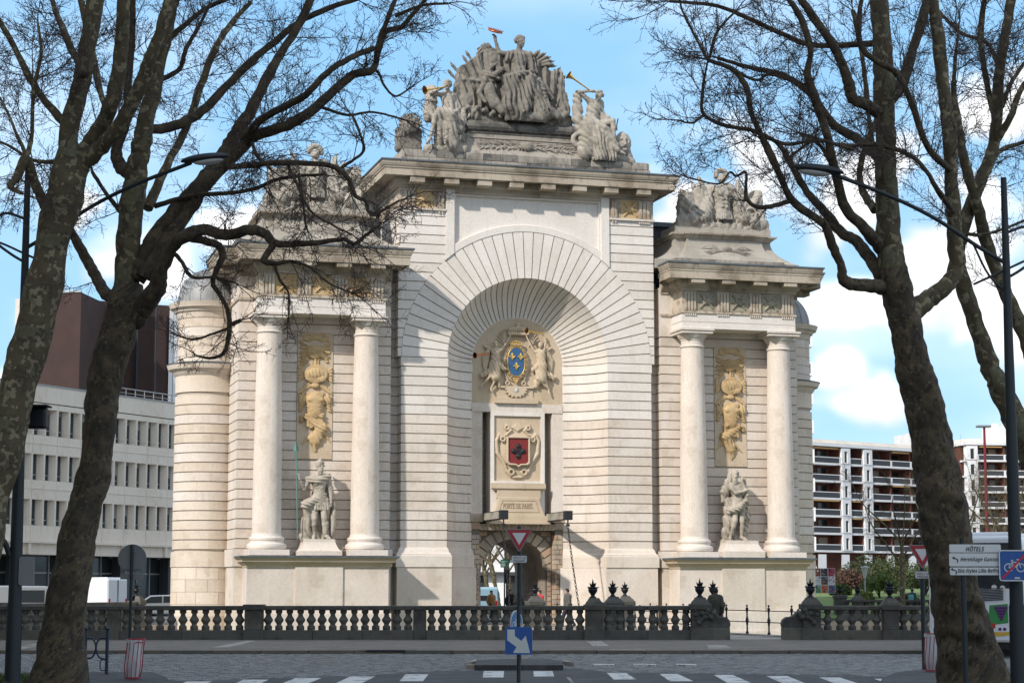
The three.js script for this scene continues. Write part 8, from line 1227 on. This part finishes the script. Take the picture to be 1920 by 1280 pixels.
{ // hotel direction signs
  const D = 32.6, c = at(1812, 1285, D), t = thing('hotel_signpost', 'signpost with three white hotel direction plates in front of the right tree', 'signpost', [c.x, 0, -D]), k = D / FOCAL, X = (px, py) => at(px, py, D).x - c.x, Y = py => at(1820, py, D).y;
  mesh('post', tube([V3(0, 0, 0), V3(0, Y(1009), 0)], 0.045, 10), M.post, t);
  for (const [x0, x1, y0, y1, str, tw, tx, ar] of [[1779.5, 1875.5, 1020.5, 1035.5, 'HÔTELS', 33, 1827.5, 0], [1779, 1876.5, 1037, 1061.5, 'Hermitage Gantois', 73, 1837, 1], [1780.5, 1877.5, 1063.5, 1078, 'Ibis Styles Lille Beffroi', 80, 1835, 2]]) {
    const w = X(x1, y0) - X(x0, y0), h = Y(y0) - Y(y1), p = subgroup('direction_plate', t, [(X(x0, y0) + X(x1, y0)) / 2, (Y(y0) + Y(y1)) / 2, 0.06]); mesh('plate', slab(rrect(w, h, 0.02), -0.02, 0), M.signWhite, p); mesh('plate_back_rail', bx(-w / 2 + 0.02, w / 2 - 0.02, -0.02, 0.02, -0.045, -0.02), M.signGrey, p);
    const g = textGeo(str, 8.2 * k * (ar === 0 ? 1 : 0.86), tw * k, fontBold, 0.003); { const a = g.attributes.position; for (let i = 0; i < a.count; i++) a.setX(i, a.getX(i) + a.getY(i) * 0.22); } g.translate(X(tx, y0) - p.position.x, 0, 0.001); mesh('lettering', g, M.ink, p);
    if (ar) { const ax = X(ar === 1 ? 1790.5 : 1788, y0) - p.position.x; mesh('arrow_symbol', join([tube(curvePts([[ax + 0.03, -0.05, 0.003], [ax + 0.035, 0.0, 0.003], [ax, 0.02, 0.003], [ax - 0.03, 0.03, 0.003]], 8), 0.008, 4), slab([[ax - 0.055, 0.03], [ax - 0.02, 0.06], [ax - 0.02, 0.005]], 0, 0.005)]), M.ink, p); }
  }
}
{ // round sign seen from behind
  const D = 38.6, c = at(242, 1270, D), t = thing('round_sign', 'round traffic sign seen from behind above the litter bin', 'traffic sign', [c.x, 0, -D]), cy = at(244, 1047, D).y, r = 26.5 * D / FOCAL;
  mesh('plate', slab(disc(r, 36), -0.02, 0.0), M.signGrey, t); mesh('plate_rim', slab(disc(r, 36), -0.02, 0.012, 0, [disc(r * 0.955, 36)]), M.signGrey, t); for (const n of ['plate', 'plate_rim']) { } t.children.forEach(m => m.position.y = cy);
  mesh('clamp', join([bx(-r * 0.8, r * 0.8, cy - 0.2, cy - 0.17, 0.01, 0.03), bx(-0.06, 0.06, cy + 0.12, cy + 0.15, 0.01, 0.05)]), M.signGrey, t); mesh('small_plate', bx(-0.22, 0.22, at(0, 1086, D).y, at(0, 1075, D).y, 0.0, 0.012), M.signGrey, t); mesh('post', tube([V3(0, 0, 0.04), V3(0, cy + r * 0.98, 0.04)], 0.032, 10), M.post, t);
}
function litterBin(label, px, py, D, h) {
  const c = at(px, py, D), t = thing('litter_bin', label, 'litter bin', [c.x, 0, -D], 0, 'red wire litter bins with clear bags'), red = flat(0.33, 0.015, 0.03, { roughness: 0.5 }), w = [];
  for (let i = 0; i < 12; i++) { const a = i / 12 * 6.283; mesh('wire', tube(curvePts([[Math.cos(a) * 0.135 - 0.03, 0.02, Math.sin(a) * 0.135], [Math.cos(a) * 0.17 - 0.025, h * 0.3, Math.sin(a) * 0.17], [Math.cos(a) * 0.16, h * 0.7, Math.sin(a) * 0.16], [Math.cos(a) * 0.165 + 0.02, h, Math.sin(a) * 0.165]], 8), 0.007, 5), red, t); }
  for (const [y, r, ox] of [[0.03, 0.14, -0.03], [h, 0.168, 0.02], [h - 0.05, 0.165, 0.015]]) { const g = new THREE.TorusGeometry(r, 0.012, 6, 24); g.rotateX(Math.PI / 2); g.translate(ox, y, 0); mesh('hoop', clean(g), red, t); }
  const bg = lathe([[0.02, 0.06], [0.11, 0.05], [0.14, 0.2], [0.145, h * 0.5], [0.15, h * 0.9], [0.168, h + 0.01], [0.175, h - 0.06]], 20); const p = bg.attributes.position; for (let i = 0; i < p.count; i++) { const k = 1 + 0.12 * perlin.noise(p.getX(i) * 14, p.getY(i) * 9, p.getZ(i) * 14); p.setX(i, p.getX(i) * k - 0.03 + 0.05 * p.getY(i)); p.setZ(i, p.getZ(i) * k); } bg.computeVertexNormals(); mesh('plastic_bag', clean(bg), new THREE.MeshPhysicalMaterial({ color: new THREE.Color().setRGB(0.75, 0.75, 0.77), roughness: 0.5, transmission: 0.45, thickness: 0, side: THREE.DoubleSide }), t);
  const tr = []; for (let i = 0; i < 7; i++) { const g = new THREE.IcosahedronGeometry(rr(0.04, 0.07), 0); g.translate(rr(-0.07, 0.05), 0.1 + i * 0.035, rr(-0.06, 0.06)); tr.push(g); } mesh('litter', join(tr), flat(0.16, 0.13, 0.11), t);
}
litterBin('red wire litter bin with clear bag under the round sign', 251, 1271, 38.1, 0.75); litterBin('red wire litter bin half hidden by the right tree', 1750, 1256, 41.6, 0.78);
{ // cycle barrier
  const D = 40.6, l = at(158, 1260, D), r = at(199, 1260, D), t = thing('cycle_rack', 'dark blue steel cycle rack beside the left tree', 'cycle rack', [l.x, 0, -D]), W = r.x - l.x, bl = flat(0.022, 0.035, 0.07, { roughness: 0.5, metalness: 0.2 }); for (const x of [0, W]) { mesh('post', tube([V3(x, 0, 0), V3(x, 0.86, 0)], 0.035, 10), bl, t); const g = new THREE.SphereGeometry(0.045, 10, 8); g.translate(x, 0.9, 0); mesh('post_ball', clean(g), bl, t); }
  mesh('hoop', tube(curvePts([[0, 0.71, 0], [W * 0.3, 0.71, 0], [W * 0.47, 0.58, 0], [W * 0.45, 0.44, 0], [W * 0.3, 0.33, 0], [0, 0.31, 0]], 24), 0.018, 8), bl, t); mesh('hoop', tube(curvePts([[W, 0.71, 0], [W * 0.68, 0.71, 0], [W * 0.5, 0.58, 0], [W * 0.53, 0.44, 0], [W * 0.66, 0.33, 0], [W, 0.29, 0]], 24), 0.018, 8), bl, t); mesh('lock_loop', tube(curvePts([[W, 0.28, 0.02], [W * 0.75, 0.28, 0.02], [W * 0.75, 0.08, 0.02], [W, 0.08, 0.02]], 12), 0.012, 6), bl, t);
}
{ // poster board in the park
  const D = 121, c = at(1546.5, 1088, D), t = thing('poster_board', 'free-standing board covered with colourful posters at the park edge', 'notice board', [c.x, 0, -D]), k = D / FOCAL, w = 40 * k, y0 = at(0, 1112, D).y, y1 = at(0, 1065, D).y; mesh('board', bx(-w / 2, w / 2, y0, y1, -0.06, 0), M.whitePaint, t); for (const x of [-w / 2 + 0.05, w / 2 - 0.05]) mesh('leg', bx(x - 0.05, x + 0.05, 0, y1, -0.12, -0.06), M.post, t);
  const pal = [[0.22, 0.06, 0.03], [0.03, 0.03, 0.04], [0.3, 0.02, 0.05], [0.6, 0.6, 0.6], [0.05, 0.05, 0.06], [0.55, 0.55, 0.55], [0.05, 0.22, 0.12], [0.5, 0.12, 0.03], [0.04, 0.07, 0.16]]; for (let r = 0; r < 3; r++) for (let q = 0; q < 3; q++) { const cv = document.createElement('canvas'); cv.width = 48; cv.height = 64; const g = cv.getContext('2d'), b = pal[r * 3 + q]; const css = (c, m = 1) => `rgb(${c.map(v => Math.round(255 * Math.pow(Math.min(1, v * m), 1 / 2.2))).join(',')})`; g.fillStyle = css(b); g.fillRect(0, 0, 48, 64); for (let i = 0; i < 14; i++) { g.fillStyle = css(pick([[0.6, 0.2, 0.05], [0.6, 0.6, 0.58], [0.5, 0.05, 0.05], [0.02, 0.02, 0.03], [0.1, 0.3, 0.25]]), rr(0.5, 1)); const x = rr(0, 44), y = rr(0, 56); R() < 0.5 ? g.fillRect(x, y, rr(3, 18), rr(1, 4)) : (g.beginPath(), g.arc(x, y, rr(2, 9), 0, 7), g.fill()); } const tx = new THREE.CanvasTexture(cv); tx.colorSpace = THREE.SRGBColorSpace; const pw = w / 3, ph = (y1 - y0) / 3, pg = new THREE.BoxGeometry(pw - 0.03, ph - 0.03, 0.004); pg.translate(-w / 2 + (q + 0.5) * pw, y0 + (2.5 - r) * ph, 0.006); mesh('poster', pg, mat({ map: tx, roughness: 0.6 }), t); }
}
{ // park lamp and red mast
  let D = 124, c = at(1623, 1120, D), y = at(0, 1061, D).y, t = thing('park_lamp', 'small park lamp with a conical glass lantern', 'street lamp', [c.x, 0, -D]); mesh('pole', tube([V3(0, 0, 0), V3(0, y - 0.75, 0)], 0.05, 8), M.alu, t); mesh('lantern', lathe([[0.07, y - 0.75], [0.2, y - 0.12], [0.22, y - 0.1]], 10), M.lens, t); mesh('cap', lathe([[0.26, y - 0.1], [0.24, y - 0.04], [0.05, y], [0, y]], 12), M.alu, t);
  D = 150; c = at(1852, 1000, D); y = at(0, 800, D).y; t = thing('red_lamp_mast', 'slim dark red lamp mast right of the thick right trunk', 'street lamp', [c.x, 0, -D]); mesh('pole', tube([V3(0, 0, 0), V3(0, y, 0)], [0.16, 0.09], 8), flat(0.16, 0.02, 0.03), t); mesh('lamp_head', rbx(-0.6, 0.5, y - 0.05, y + 0.12, -0.25, 0.25, 0.05), M.signGrey, t);
}
{ // things seen through the passage
  let D = 121, c = at(946, 1056, D), t = thing('direction_sign', 'green direction sign on a pole seen through the passage', 'traffic sign', [c.x, 0, -D]); mesh('plate', slab([[-0.24, -0.24], [0.2, -0.24], [0.28, -0.1], [0.28, 0.1], [0.2, 0.24], [-0.24, 0.24]].map(p => [p[0], p[1] + c.y]), -0.02, 0), flat(0.01, 0.16, 0.10, { roughness: 0.5 }), t); mesh('lettering', join([[0.1, 0.34], [-0.03, 0.3], [-0.13, 0.36]].map(([y, w]) => bx(-0.18, -0.18 + w, c.y + y - 0.025, c.y + y + 0.025, 0, 0.006))), M.signWhite, t); mesh('post', tube([V3(0, 0, -0.06), V3(0, c.y + 0.3, -0.06)], 0.045, 8), M.post, t);
  D = 117; c = at(950, 1100, D); t = thing('traffic_light', 'slim dark traffic light pole seen through the passage', 'traffic light', [c.x, 0, -D]); mesh('pole', tube([V3(0, 0, 0), V3(0, 3.0, 0)], 0.05, 8), M.post, t); mesh('signal_box', rbx(-0.14, 0.14, 2.1, 2.9, -0.05, 0.2, 0.03), M.ironBlack, t);
}
// lantern finial on the roof right of the centre, part of the gate
mesh('roof_finial', join([lathe([[0.02, 0], [0.22, 0], [0.22, 0.12], [0.1, 0.2], [0.07, 0.5], [0.16, 0.62], [0.1, 0.7]], 12, 7.95, 21.0, -4.6), lathe([[0.12, 0.7], [0.3, 0.95], [0.32, 1.35], [0.2, 1.5], [0.05, 1.62], [0, 1.75]], 12, 7.95, 21.0, -4.6)]), flat(0.03, 0.06, 0.05, { roughness: 0.6 }), gate);

// ------------------------------------------------------------------ vehicles
M.tyre = flat(0.012, 0.012, 0.013, { roughness: 0.8 }); M.rim = flat(0.35, 0.35, 0.36, { roughness: 0.35, metalness: 0.8 }); M.carGlass = flat(0.02, 0.025, 0.03, { roughness: 0.06 }); M.tail = flat(0.32, 0.012, 0.015, { roughness: 0.25 });
// body from a side outline [x forward, y], windows as proud panes, x forward
function vehicle(label, cat, name, pos, turn, paint, o) {
  const t = thing(name, label, cat, pos, turn, o.group), W = o.w;
  mesh('body', slab(o.side, -W / 2, W / 2, 0.07), paint, t);
  for (const w of o.windows) { const g = subgroup('window', t); for (const s of [-1, 1]) mesh('pane', slab(w, s > 0 ? W / 2 - 0.01 : -W / 2 - 0.012, s > 0 ? W / 2 + 0.012 : -W / 2 + 0.01), M.carGlass, g); }
  for (const [a, b, n] of o.ends) { const d = [b[0] - a[0], b[1] - a[1]], l = Math.hypot(...d), nx = -d[1] / l * 0.015, ny = d[0] / l * 0.015; mesh(n, slab([[a[0] + nx, a[1] + ny], [b[0] + nx, b[1] + ny], [b[0] - nx, b[1] - ny], [a[0] - nx, a[1] - ny]], -W / 2 + 0.18, W / 2 - 0.18), M.carGlass, t); }
  for (const x of o.wheels) for (const s of [-1, 1]) { const g = subgroup('wheel', t, [x, o.wr, s * (W / 2 - 0.1)]); const ty = lathe([[0.19, -0.1], [o.wr * 0.9, -0.11], [o.wr, -0.07], [o.wr, 0.07], [o.wr * 0.9, 0.11], [0.19, 0.1]], 20); ty.rotateX(Math.PI / 2); mesh('tyre', ty, M.tyre, g); const rm = new THREE.CylinderGeometry(0.19, 0.19, 0.18, 14); rm.rotateX(Math.PI / 2); mesh('rim', rm, M.rim, g); }
  const [fx, fy, bx_, by] = o.lights; for (const s of [-1, 1]) { mesh('headlight', rbox(0.12, 0.16, 0.3, 0.04, fx, fy, s * (W / 2 - 0.25)), M.lens, t); mesh('tail_light', rbox(0.08, o.tl || 0.22, 0.16, 0.03, bx_, by, s * (W / 2 - 0.14)), M.tail, t); }
  mesh('bumper', join([rbox(0.2, 0.25, W - 0.1, 0.06, fx - 0.0, 0.42, 0), rbox(0.16, 0.25, W - 0.1, 0.06, bx_, 0.42, 0)]), flat(0.05, 0.05, 0.055), t); return t;
}
const vanS = { w: 1.95, side: [[-2.6, 0.35], [2.5, 0.35], [2.65, 0.6], [2.6, 0.98], [1.95, 1.25], [1.3, 2.2], [0.9, 2.42], [-2.55, 2.46], [-2.65, 2.3], [-2.68, 0.5]], windows: [[[1.0, 1.35], [1.75, 1.3], [1.22, 2.1], [1.0, 2.15]]], ends: [[[1.93, 1.3], [1.36, 2.15], 'windscreen']], wheels: [-1.6, 1.75], wr: 0.34, lights: [2.6, 0.8, -2.66, 1.0], tl: 0.5, group: 'vehicles left of the gate' };
const carS = { w: 1.75, side: [[-2.0, 0.3], [2.0, 0.3], [2.1, 0.5], [2.05, 0.78], [1.1, 0.95], [0.4, 1.42], [-1.1, 1.47], [-1.75, 1.1], [-2.08, 0.95], [-2.1, 0.5]], windows: [[[-0.3, 0.98], [0.95, 0.95], [0.35, 1.34], [-0.3, 1.38]], [[-1.5, 1.02], [-0.38, 0.98], [-0.38, 1.38], [-1.0, 1.37]]], ends: [[[1.06, 0.98], [0.42, 1.4], 'windscreen'], [[-1.15, 1.43], [-1.7, 1.1], 'rear_window']], wheels: [-1.3, 1.3], wr: 0.3, lights: [2.05, 0.68, -2.08, 0.85], group: 'vehicles left of the gate' };
{
  const P = (px, d) => { const v = at(px, 1110, d); return [v.x, -0.02, -d]; }, white = flat(0.78, 0.79, 0.8, { roughness: 0.3 }), silver = flat(0.35, 0.36, 0.37, { roughness: 0.28, metalness: 0.5 });
  const v = vehicle('white delivery van beside the left tree trunk', 'van', 'delivery_van', P(148, 117), Math.PI - 0.41, white, vanS); mesh('rear_door_gap', bx(-2.70, -2.66, 0.55, 2.3, -0.012, 0.012), M.greyPanel, v); mesh('side_rail', join([bx(-2.4, 0.8, 0.85, 0.9, -0.99, -0.975), bx(-2.4, 0.8, 0.85, 0.9, 0.975, 0.99)]), tinted(white, 0.8, 0.8, 0.82), v);
  vehicle('silver van with dark windows parked left behind the tree', 'van', 'parked_van', P(60, 106), 0.06, silver, { ...vanS, side: vanS.side.map(p => [p[0] * 0.9, p[1] * 0.8]), windows: [[[0.9, 1.08], [1.55, 1.04], [1.1, 1.66], [0.9, 1.72]], [[-0.4, 1.08], [0.8, 1.08], [0.8, 1.72], [-0.4, 1.72]]], ends: [[[1.74, 1.04], [1.22, 1.7], 'windscreen']], lights: [2.34, 0.7, -2.4, 0.9] });
  vehicle('pale car at the far left edge behind the balustrade', 'car', 'parked_car', P(20, 112), 0.15, flat(0.5, 0.53, 0.53, { roughness: 0.28 }), carS); vehicle('grey estate car beside the turret', 'car', 'parked_car', P(296, 121), Math.PI + 0.1, silver, carS);
  const b = vehicle('light blue van seen from behind through the passage', 'van', 'parked_van', (() => { const q = at(889, 1110, 124); return [q.x, -0.02, -124]; })(), Math.PI / 2 + 0.25, flat(0.28, 0.45, 0.55, { roughness: 0.3 }), { ...vanS, side: vanS.side.map(p => [p[0] * 0.85, p[1] * 0.78]), windows: [], ends: [[[-2.27, 1.1], [-2.22, 1.7], 'rear_window']], lights: [2.2, 0.7, -2.27, 0.85], tl: 0.5, group: undefined });
}
{ // coach seen from behind at the right
  const D = 53.5, c = at(1831, 1110, D), t = thing('coach', 'white coach with a grape picture seen from behind right of the thick tree', 'bus', [c.x, ROADY, -D], -0.42), W = 2.5, H = 3.2, wht = flat(0.72, 0.73, 0.75, { roughness: 0.3 });
  mesh('body', (() => { const g = new THREE.ExtrudeGeometry(new THREE.Shape(rrect(W, H - 0.4, 0.22, 5).map(p => new THREE.Vector2(p[0], p[1] + 0.4 + (H - 0.4) / 2))), { depth: 11, bevelEnabled: true, bevelSize: 0.08, bevelThickness: 0.1, bevelSegments: 2, bevelOffset: -0.08 }); g.translate(0, 0, -11); return uvm(g); })(), wht, t);
  mesh('rear_window', slab(rrect(2.2, 1.02, 0.12).map(p => [p[0], p[1] + 2.45]), 0.09, 0.115), M.carGlass, t); mesh('rear_window_surround', slab(rrect(2.36, 1.2, 0.16).map(p => [p[0], p[1] + 2.42]), 0.085, 0.105), flat(0.02, 0.022, 0.03, { roughness: 0.25 }), t);
  for (let k = 0; k < 8; k++) mesh('grille_slat', slab([[0.1, 1.49 + k * 0.042], [0.72, 1.52 + k * 0.042], [0.74, 1.545 + k * 0.042], [0.12, 1.515 + k * 0.042]], 0.09, 0.13), M.greyPanel, t);
  mesh('route_badge', join([slab(disc(0.07, 16).map(p => [p[0] + 0.72, p[1] + 1.83]), 0.1, 0.125), slab(disc(0.07, 16).map(p => [p[0] + 0.5, p[1] + 1.85]), 0.1, 0.125)]), M.signWhite, t);
  mesh('green_panel', slab([[0.32, 0.86], [0.84, 0.92], [0.84, 1.42], [0.36, 1.38]], 0.09, 0.108), flat(0.04, 0.25, 0.07, { roughness: 0.4 }), t); mesh('red_panel', slab([[-0.2, 0.8], [0.5, 0.78], [0.5, 0.9], [0.34, 0.92], [0.32, 1.2], [-0.2, 1.3]], 0.09, 0.111), flat(0.5, 0.03, 0.02, { roughness: 0.4 }), t);
  const gr = []; for (let r = 0; r < 5; r++) for (let q = 0; q < 5 - r; q++) { const g = new THREE.SphereGeometry(0.042, 8, 6); g.scale(1, 1, 0.3); g.translate(0.66 + (q - (4 - r) / 2) * 0.07, 1.32 - r * 0.075, 0.112); gr.push(g); } mesh('grape_picture', join(gr), flat(0.10, 0.02, 0.13, { roughness: 0.4 }), t);
  mesh('yellow_swoosh', slab([[-0.6, 0.66], [0.2, 0.56], [0.7, 0.58], [1.1, 0.66], [1.1, 0.72], [0.7, 0.68], [0.2, 0.70], [-0.6, 0.82]], 0.09, 0.108), flat(0.62, 0.36, 0.05, { roughness: 0.4 }), t);
  for (const s of [-1, 1]) for (const [y, col] of [[1.3, M.tail], [1.12, M.tail], [0.96, flat(0.6, 0.2, 0.02, { roughness: 0.3 })]]) mesh('tail_light', slab(disc(0.075, 18).map(p => [p[0] + s * 1.05, p[1] + y]), 0.09, 0.125, 0.01), col, t);
  mesh('parking_sensor', join([0.62, 0.74].map(x => slab(disc(0.04, 12).map(p => [p[0] + x, p[1] + 0.76]), 0.09, 0.12))), flat(0.05, 0.02, 0.12), t); mesh('under_bumper', rbx(-0.9, 0.9, 0.2, 0.42, -0.4, 0.05, 0.03), flat(0.015, 0.015, 0.017), t);
  for (const z of [-2.6, -8.2]) for (const s of [-1, 1]) { const g = subgroup('wheel', t, [s * 1.1, 0.5, z]); const ty = lathe([[0.28, -0.14], [0.46, -0.15], [0.5, -0.1], [0.5, 0.1], [0.46, 0.15], [0.28, 0.14]], 22); ty.rotateZ(Math.PI / 2); mesh('tyre', ty, M.tyre, g); const rm = new THREE.CylinderGeometry(0.28, 0.28, 0.24, 16); rm.rotateZ(Math.PI / 2); mesh('rim', rm, M.rim, g); } mesh('roof_unit', rbx(-0.8, 0.8, H, H + 0.14, -6, -1.2, 0.05), wht, t);
}

// ------------------------------------------------------------------ people
M.skin = flat(0.42, 0.25, 0.18, { roughness: 0.6 });
function walker(label, px, D, o) {
  const v = at(px, 1108, D), t = thing('person', label, 'person', [v.x, o.y ?? -0.01, -D], o.turn || 0), s = o.h / 1.8, st = o.stride ?? 0.2, yb = 0.0;
  const J = { head: [0, 1.66 * s, 0.03], shL: [-0.185 * s, 1.44 * s, 0], shR: [0.185 * s, 1.44 * s, 0], elL: [-0.25 * s, 1.14 * s, -0.06 - st * 0.2], elR: [0.25 * s, 1.14 * s, -0.06 + st * 0.3], haL: [-0.24 * s, 0.9 * s, 0.04 - st * 0.3], haR: [0.24 * s, 0.9 * s, 0.06 + st * 0.5], waist: [0, 1.1 * s, 0.0], hipL: [-0.095 * s, 0.92 * s, 0], hipR: [0.095 * s, 0.92 * s, 0], knL: [-0.1 * s, 0.5 * s, st * 0.6 + 0.04], knR: [0.1 * s, 0.5 * s, -st * 0.4 + 0.04], anL: [-0.1 * s, 0.09 * s, st * 0.9], anR: [0.1 * s, 0.09 * s + (st > 0.1 ? 0.05 : 0), -st * 1.3], toL: [-0.11 * s, 0.035 * s, st * 0.9 + 0.17], toR: [0.11 * s, 0.035 * s, -st * 1.3 + 0.16] };
  if (o.armsFront) { J.elL = [-0.24 * s, 1.14 * s, 0.06]; J.haL = [-0.1 * s, 1.12 * s, 0.26]; J.elR = [0.24 * s, 1.14 * s, 0.06]; J.haR = [0.1 * s, 1.12 * s, 0.26]; }
  const lo = [-0.5, -0.02, -0.55], hi = [0.5, 1.95 * s, 0.55];
  let c = new Carve(lo, hi, 0.018); person(c, J, s, {}); mesh('body', c.build(), M.skin, t);
  const m = (a, b, k) => [mix(a[0], b[0], k), mix(a[1], b[1], k), mix(a[2], b[2], k)], wv = waves(0.006, 38, 0.3, 1);
  c = new Carve(lo, hi, 0.02); c.limb(m(J.shL, J.shR, 0.2), m(J.shL, J.shR, 0.8), 0.125 * s, 0.125 * s, 0.05); c.ball([0, 1.28 * s, 0], [0.215 * s, 0.2 * s, 0.155 * s], 0.05); c.limb([0, 1.3 * s, 0], [0, (o.coat || 0.92) * s, 0], 0.185 * s, 0.185 * s, 0.06, wv); for (const S of ['L', 'R']) c.limb(J['sh' + S], J['el' + S], 0.09 * s, 0.075 * s, 0.05, wv).limb(J['el' + S], m(J['el' + S], J['ha' + S], 0.92), 0.075 * s, 0.055 * s, 0.03, wv); c.limb([0, 1.46 * s, 0.0], [0, 1.54 * s, 0.01], 0.1 * s, 0.085 * s, 0.03); mesh('jacket', c.build(), o.jacket, t);
  if (o.hood) { c = new Carve(lo, hi, 0.02); c.ball([0, 1.46 * s, -0.12], [0.15 * s, 0.13 * s, 0.09 * s], 0.03, waves(0.012, 24, 1, 0.5)).limb([-0.1, 1.5 * s, 0], [0.1, 1.5 * s, 0], 0.05, 0.05, 0.03); mesh('hood', c.build(), o.hood, t); }
  c = new Carve(lo, hi, 0.02); c.limb(J.hipL, J.hipR, 0.135 * s, 0.135 * s, 0.05); for (const S of ['L', 'R']) c.limb(J['hip' + S], J['kn' + S], 0.125 * s, 0.085 * s, 0.04, wv).limb(J['kn' + S], J['an' + S], 0.085 * s, 0.062 * s, 0.03, wv); mesh('trousers', c.build(), o.trousers, t);
  c = new Carve(lo, hi, 0.018); for (const S of ['L', 'R']) c.limb(J['an' + S], J['to' + S], 0.055 * s, 0.045 * s, 0.02); mesh('shoes', c.build(), o.shoes || M.ink, t);
  c = new Carve(lo, [hi[0], hi[1] + 0.1, hi[2]], 0.016); const hd = J.head; c.ball([hd[0], hd[1] + 0.035 * s, hd[2] - 0.015], [0.094 * s, 0.108 * s, 0.108 * s], 0.01, waves(0.004, 60, 1, 0.4)); c.put([-0.2, 0, hd[2]], [0.2, 3, 0.5], 0.0, (x, y, z) => Math.max((hd[2] + 0.05) - z, y - hd[1] - 0.055 * s), true); c.put([-0.3, 0, -0.5], [0.3, hd[1], 0.5], 0, (x, y, z) => y - hd[1] + 0.05 * s, true); if (o.long) c.limb([0, hd[1], -0.05], [0, 1.38 * s, -0.09], 0.1, 0.11, 0.03, waves(0.008, 50, 1, 0)); mesh('hair', c.build(), o.hair || flat(0.015, 0.012, 0.01), t);
  if (o.bag) { c = new Carve(lo, hi, 0.02); c.block([0, 1.2 * s, -0.22], [0.15, 0.2, 0.08], 0.03, 0.05); mesh('backpack', c.build(), o.bag, t); }
  return t;
}
const dark = flat(0.02, 0.02, 0.018), black = flat(0.012, 0.012, 0.014), navy = flat(0.016, 0.02, 0.04), grey = flat(0.09, 0.085, 0.075), red = flat(0.5, 0.03, 0.05);
walker('man in dark olive quilted jacket walking onto the bridge beside the scrolled pier', 1342, 71.2, { h: 1.78, turn: Math.PI - 0.15, jacket: flat(0.05, 0.048, 0.036), trousers: black, stride: 0.22 });
walker('man in grey jacket with pale hood walking left beside the right chain', 1064, 92, { h: 1.78, turn: -1.25, jacket: grey, hood: flat(0.3, 0.28, 0.25), trousers: navy, stride: 0.24 });
walker('man in black jacket seen from behind entering the passage', 975, 97, { h: 1.8, turn: Math.PI, jacket: black, trousers: navy, stride: 0.12 });
walker('woman with long dark hair in black walking beside the red jacket', 996, 95.3, { h: 1.64, turn: Math.PI - 0.3, jacket: black, trousers: black, long: 1, stride: 0.12 });
walker('person in bright red jacket behind the iron urn', 1012, 94, { h: 1.72, turn: -0.9, jacket: red, trousers: flat(0.3, 0.25, 0.22), stride: 0.16, armsFront: 1 });
walker('person in black clothes at the far end of the passage', 957, 114, { h: 1.75, turn: 0.4, jacket: black, trousers: black, long: 1, stride: 0.14, y: -0.02 });
walker('person in ochre jacket far behind the passage', 921, 119, { h: 1.72, turn: 0.8, jacket: flat(0.32, 0.16, 0.05), trousers: navy, stride: 0.14, y: -0.02 });
walker('person with teal backpack on the lawn left of the right tree', 1711, 121.5, { h: 1.7, turn: 2.6, jacket: flat(0.03, 0.05, 0.06), trousers: navy, bag: flat(0.10, 0.32, 0.30), stride: 0.1, y: 0.1 });

renderer.render(scene, camera);
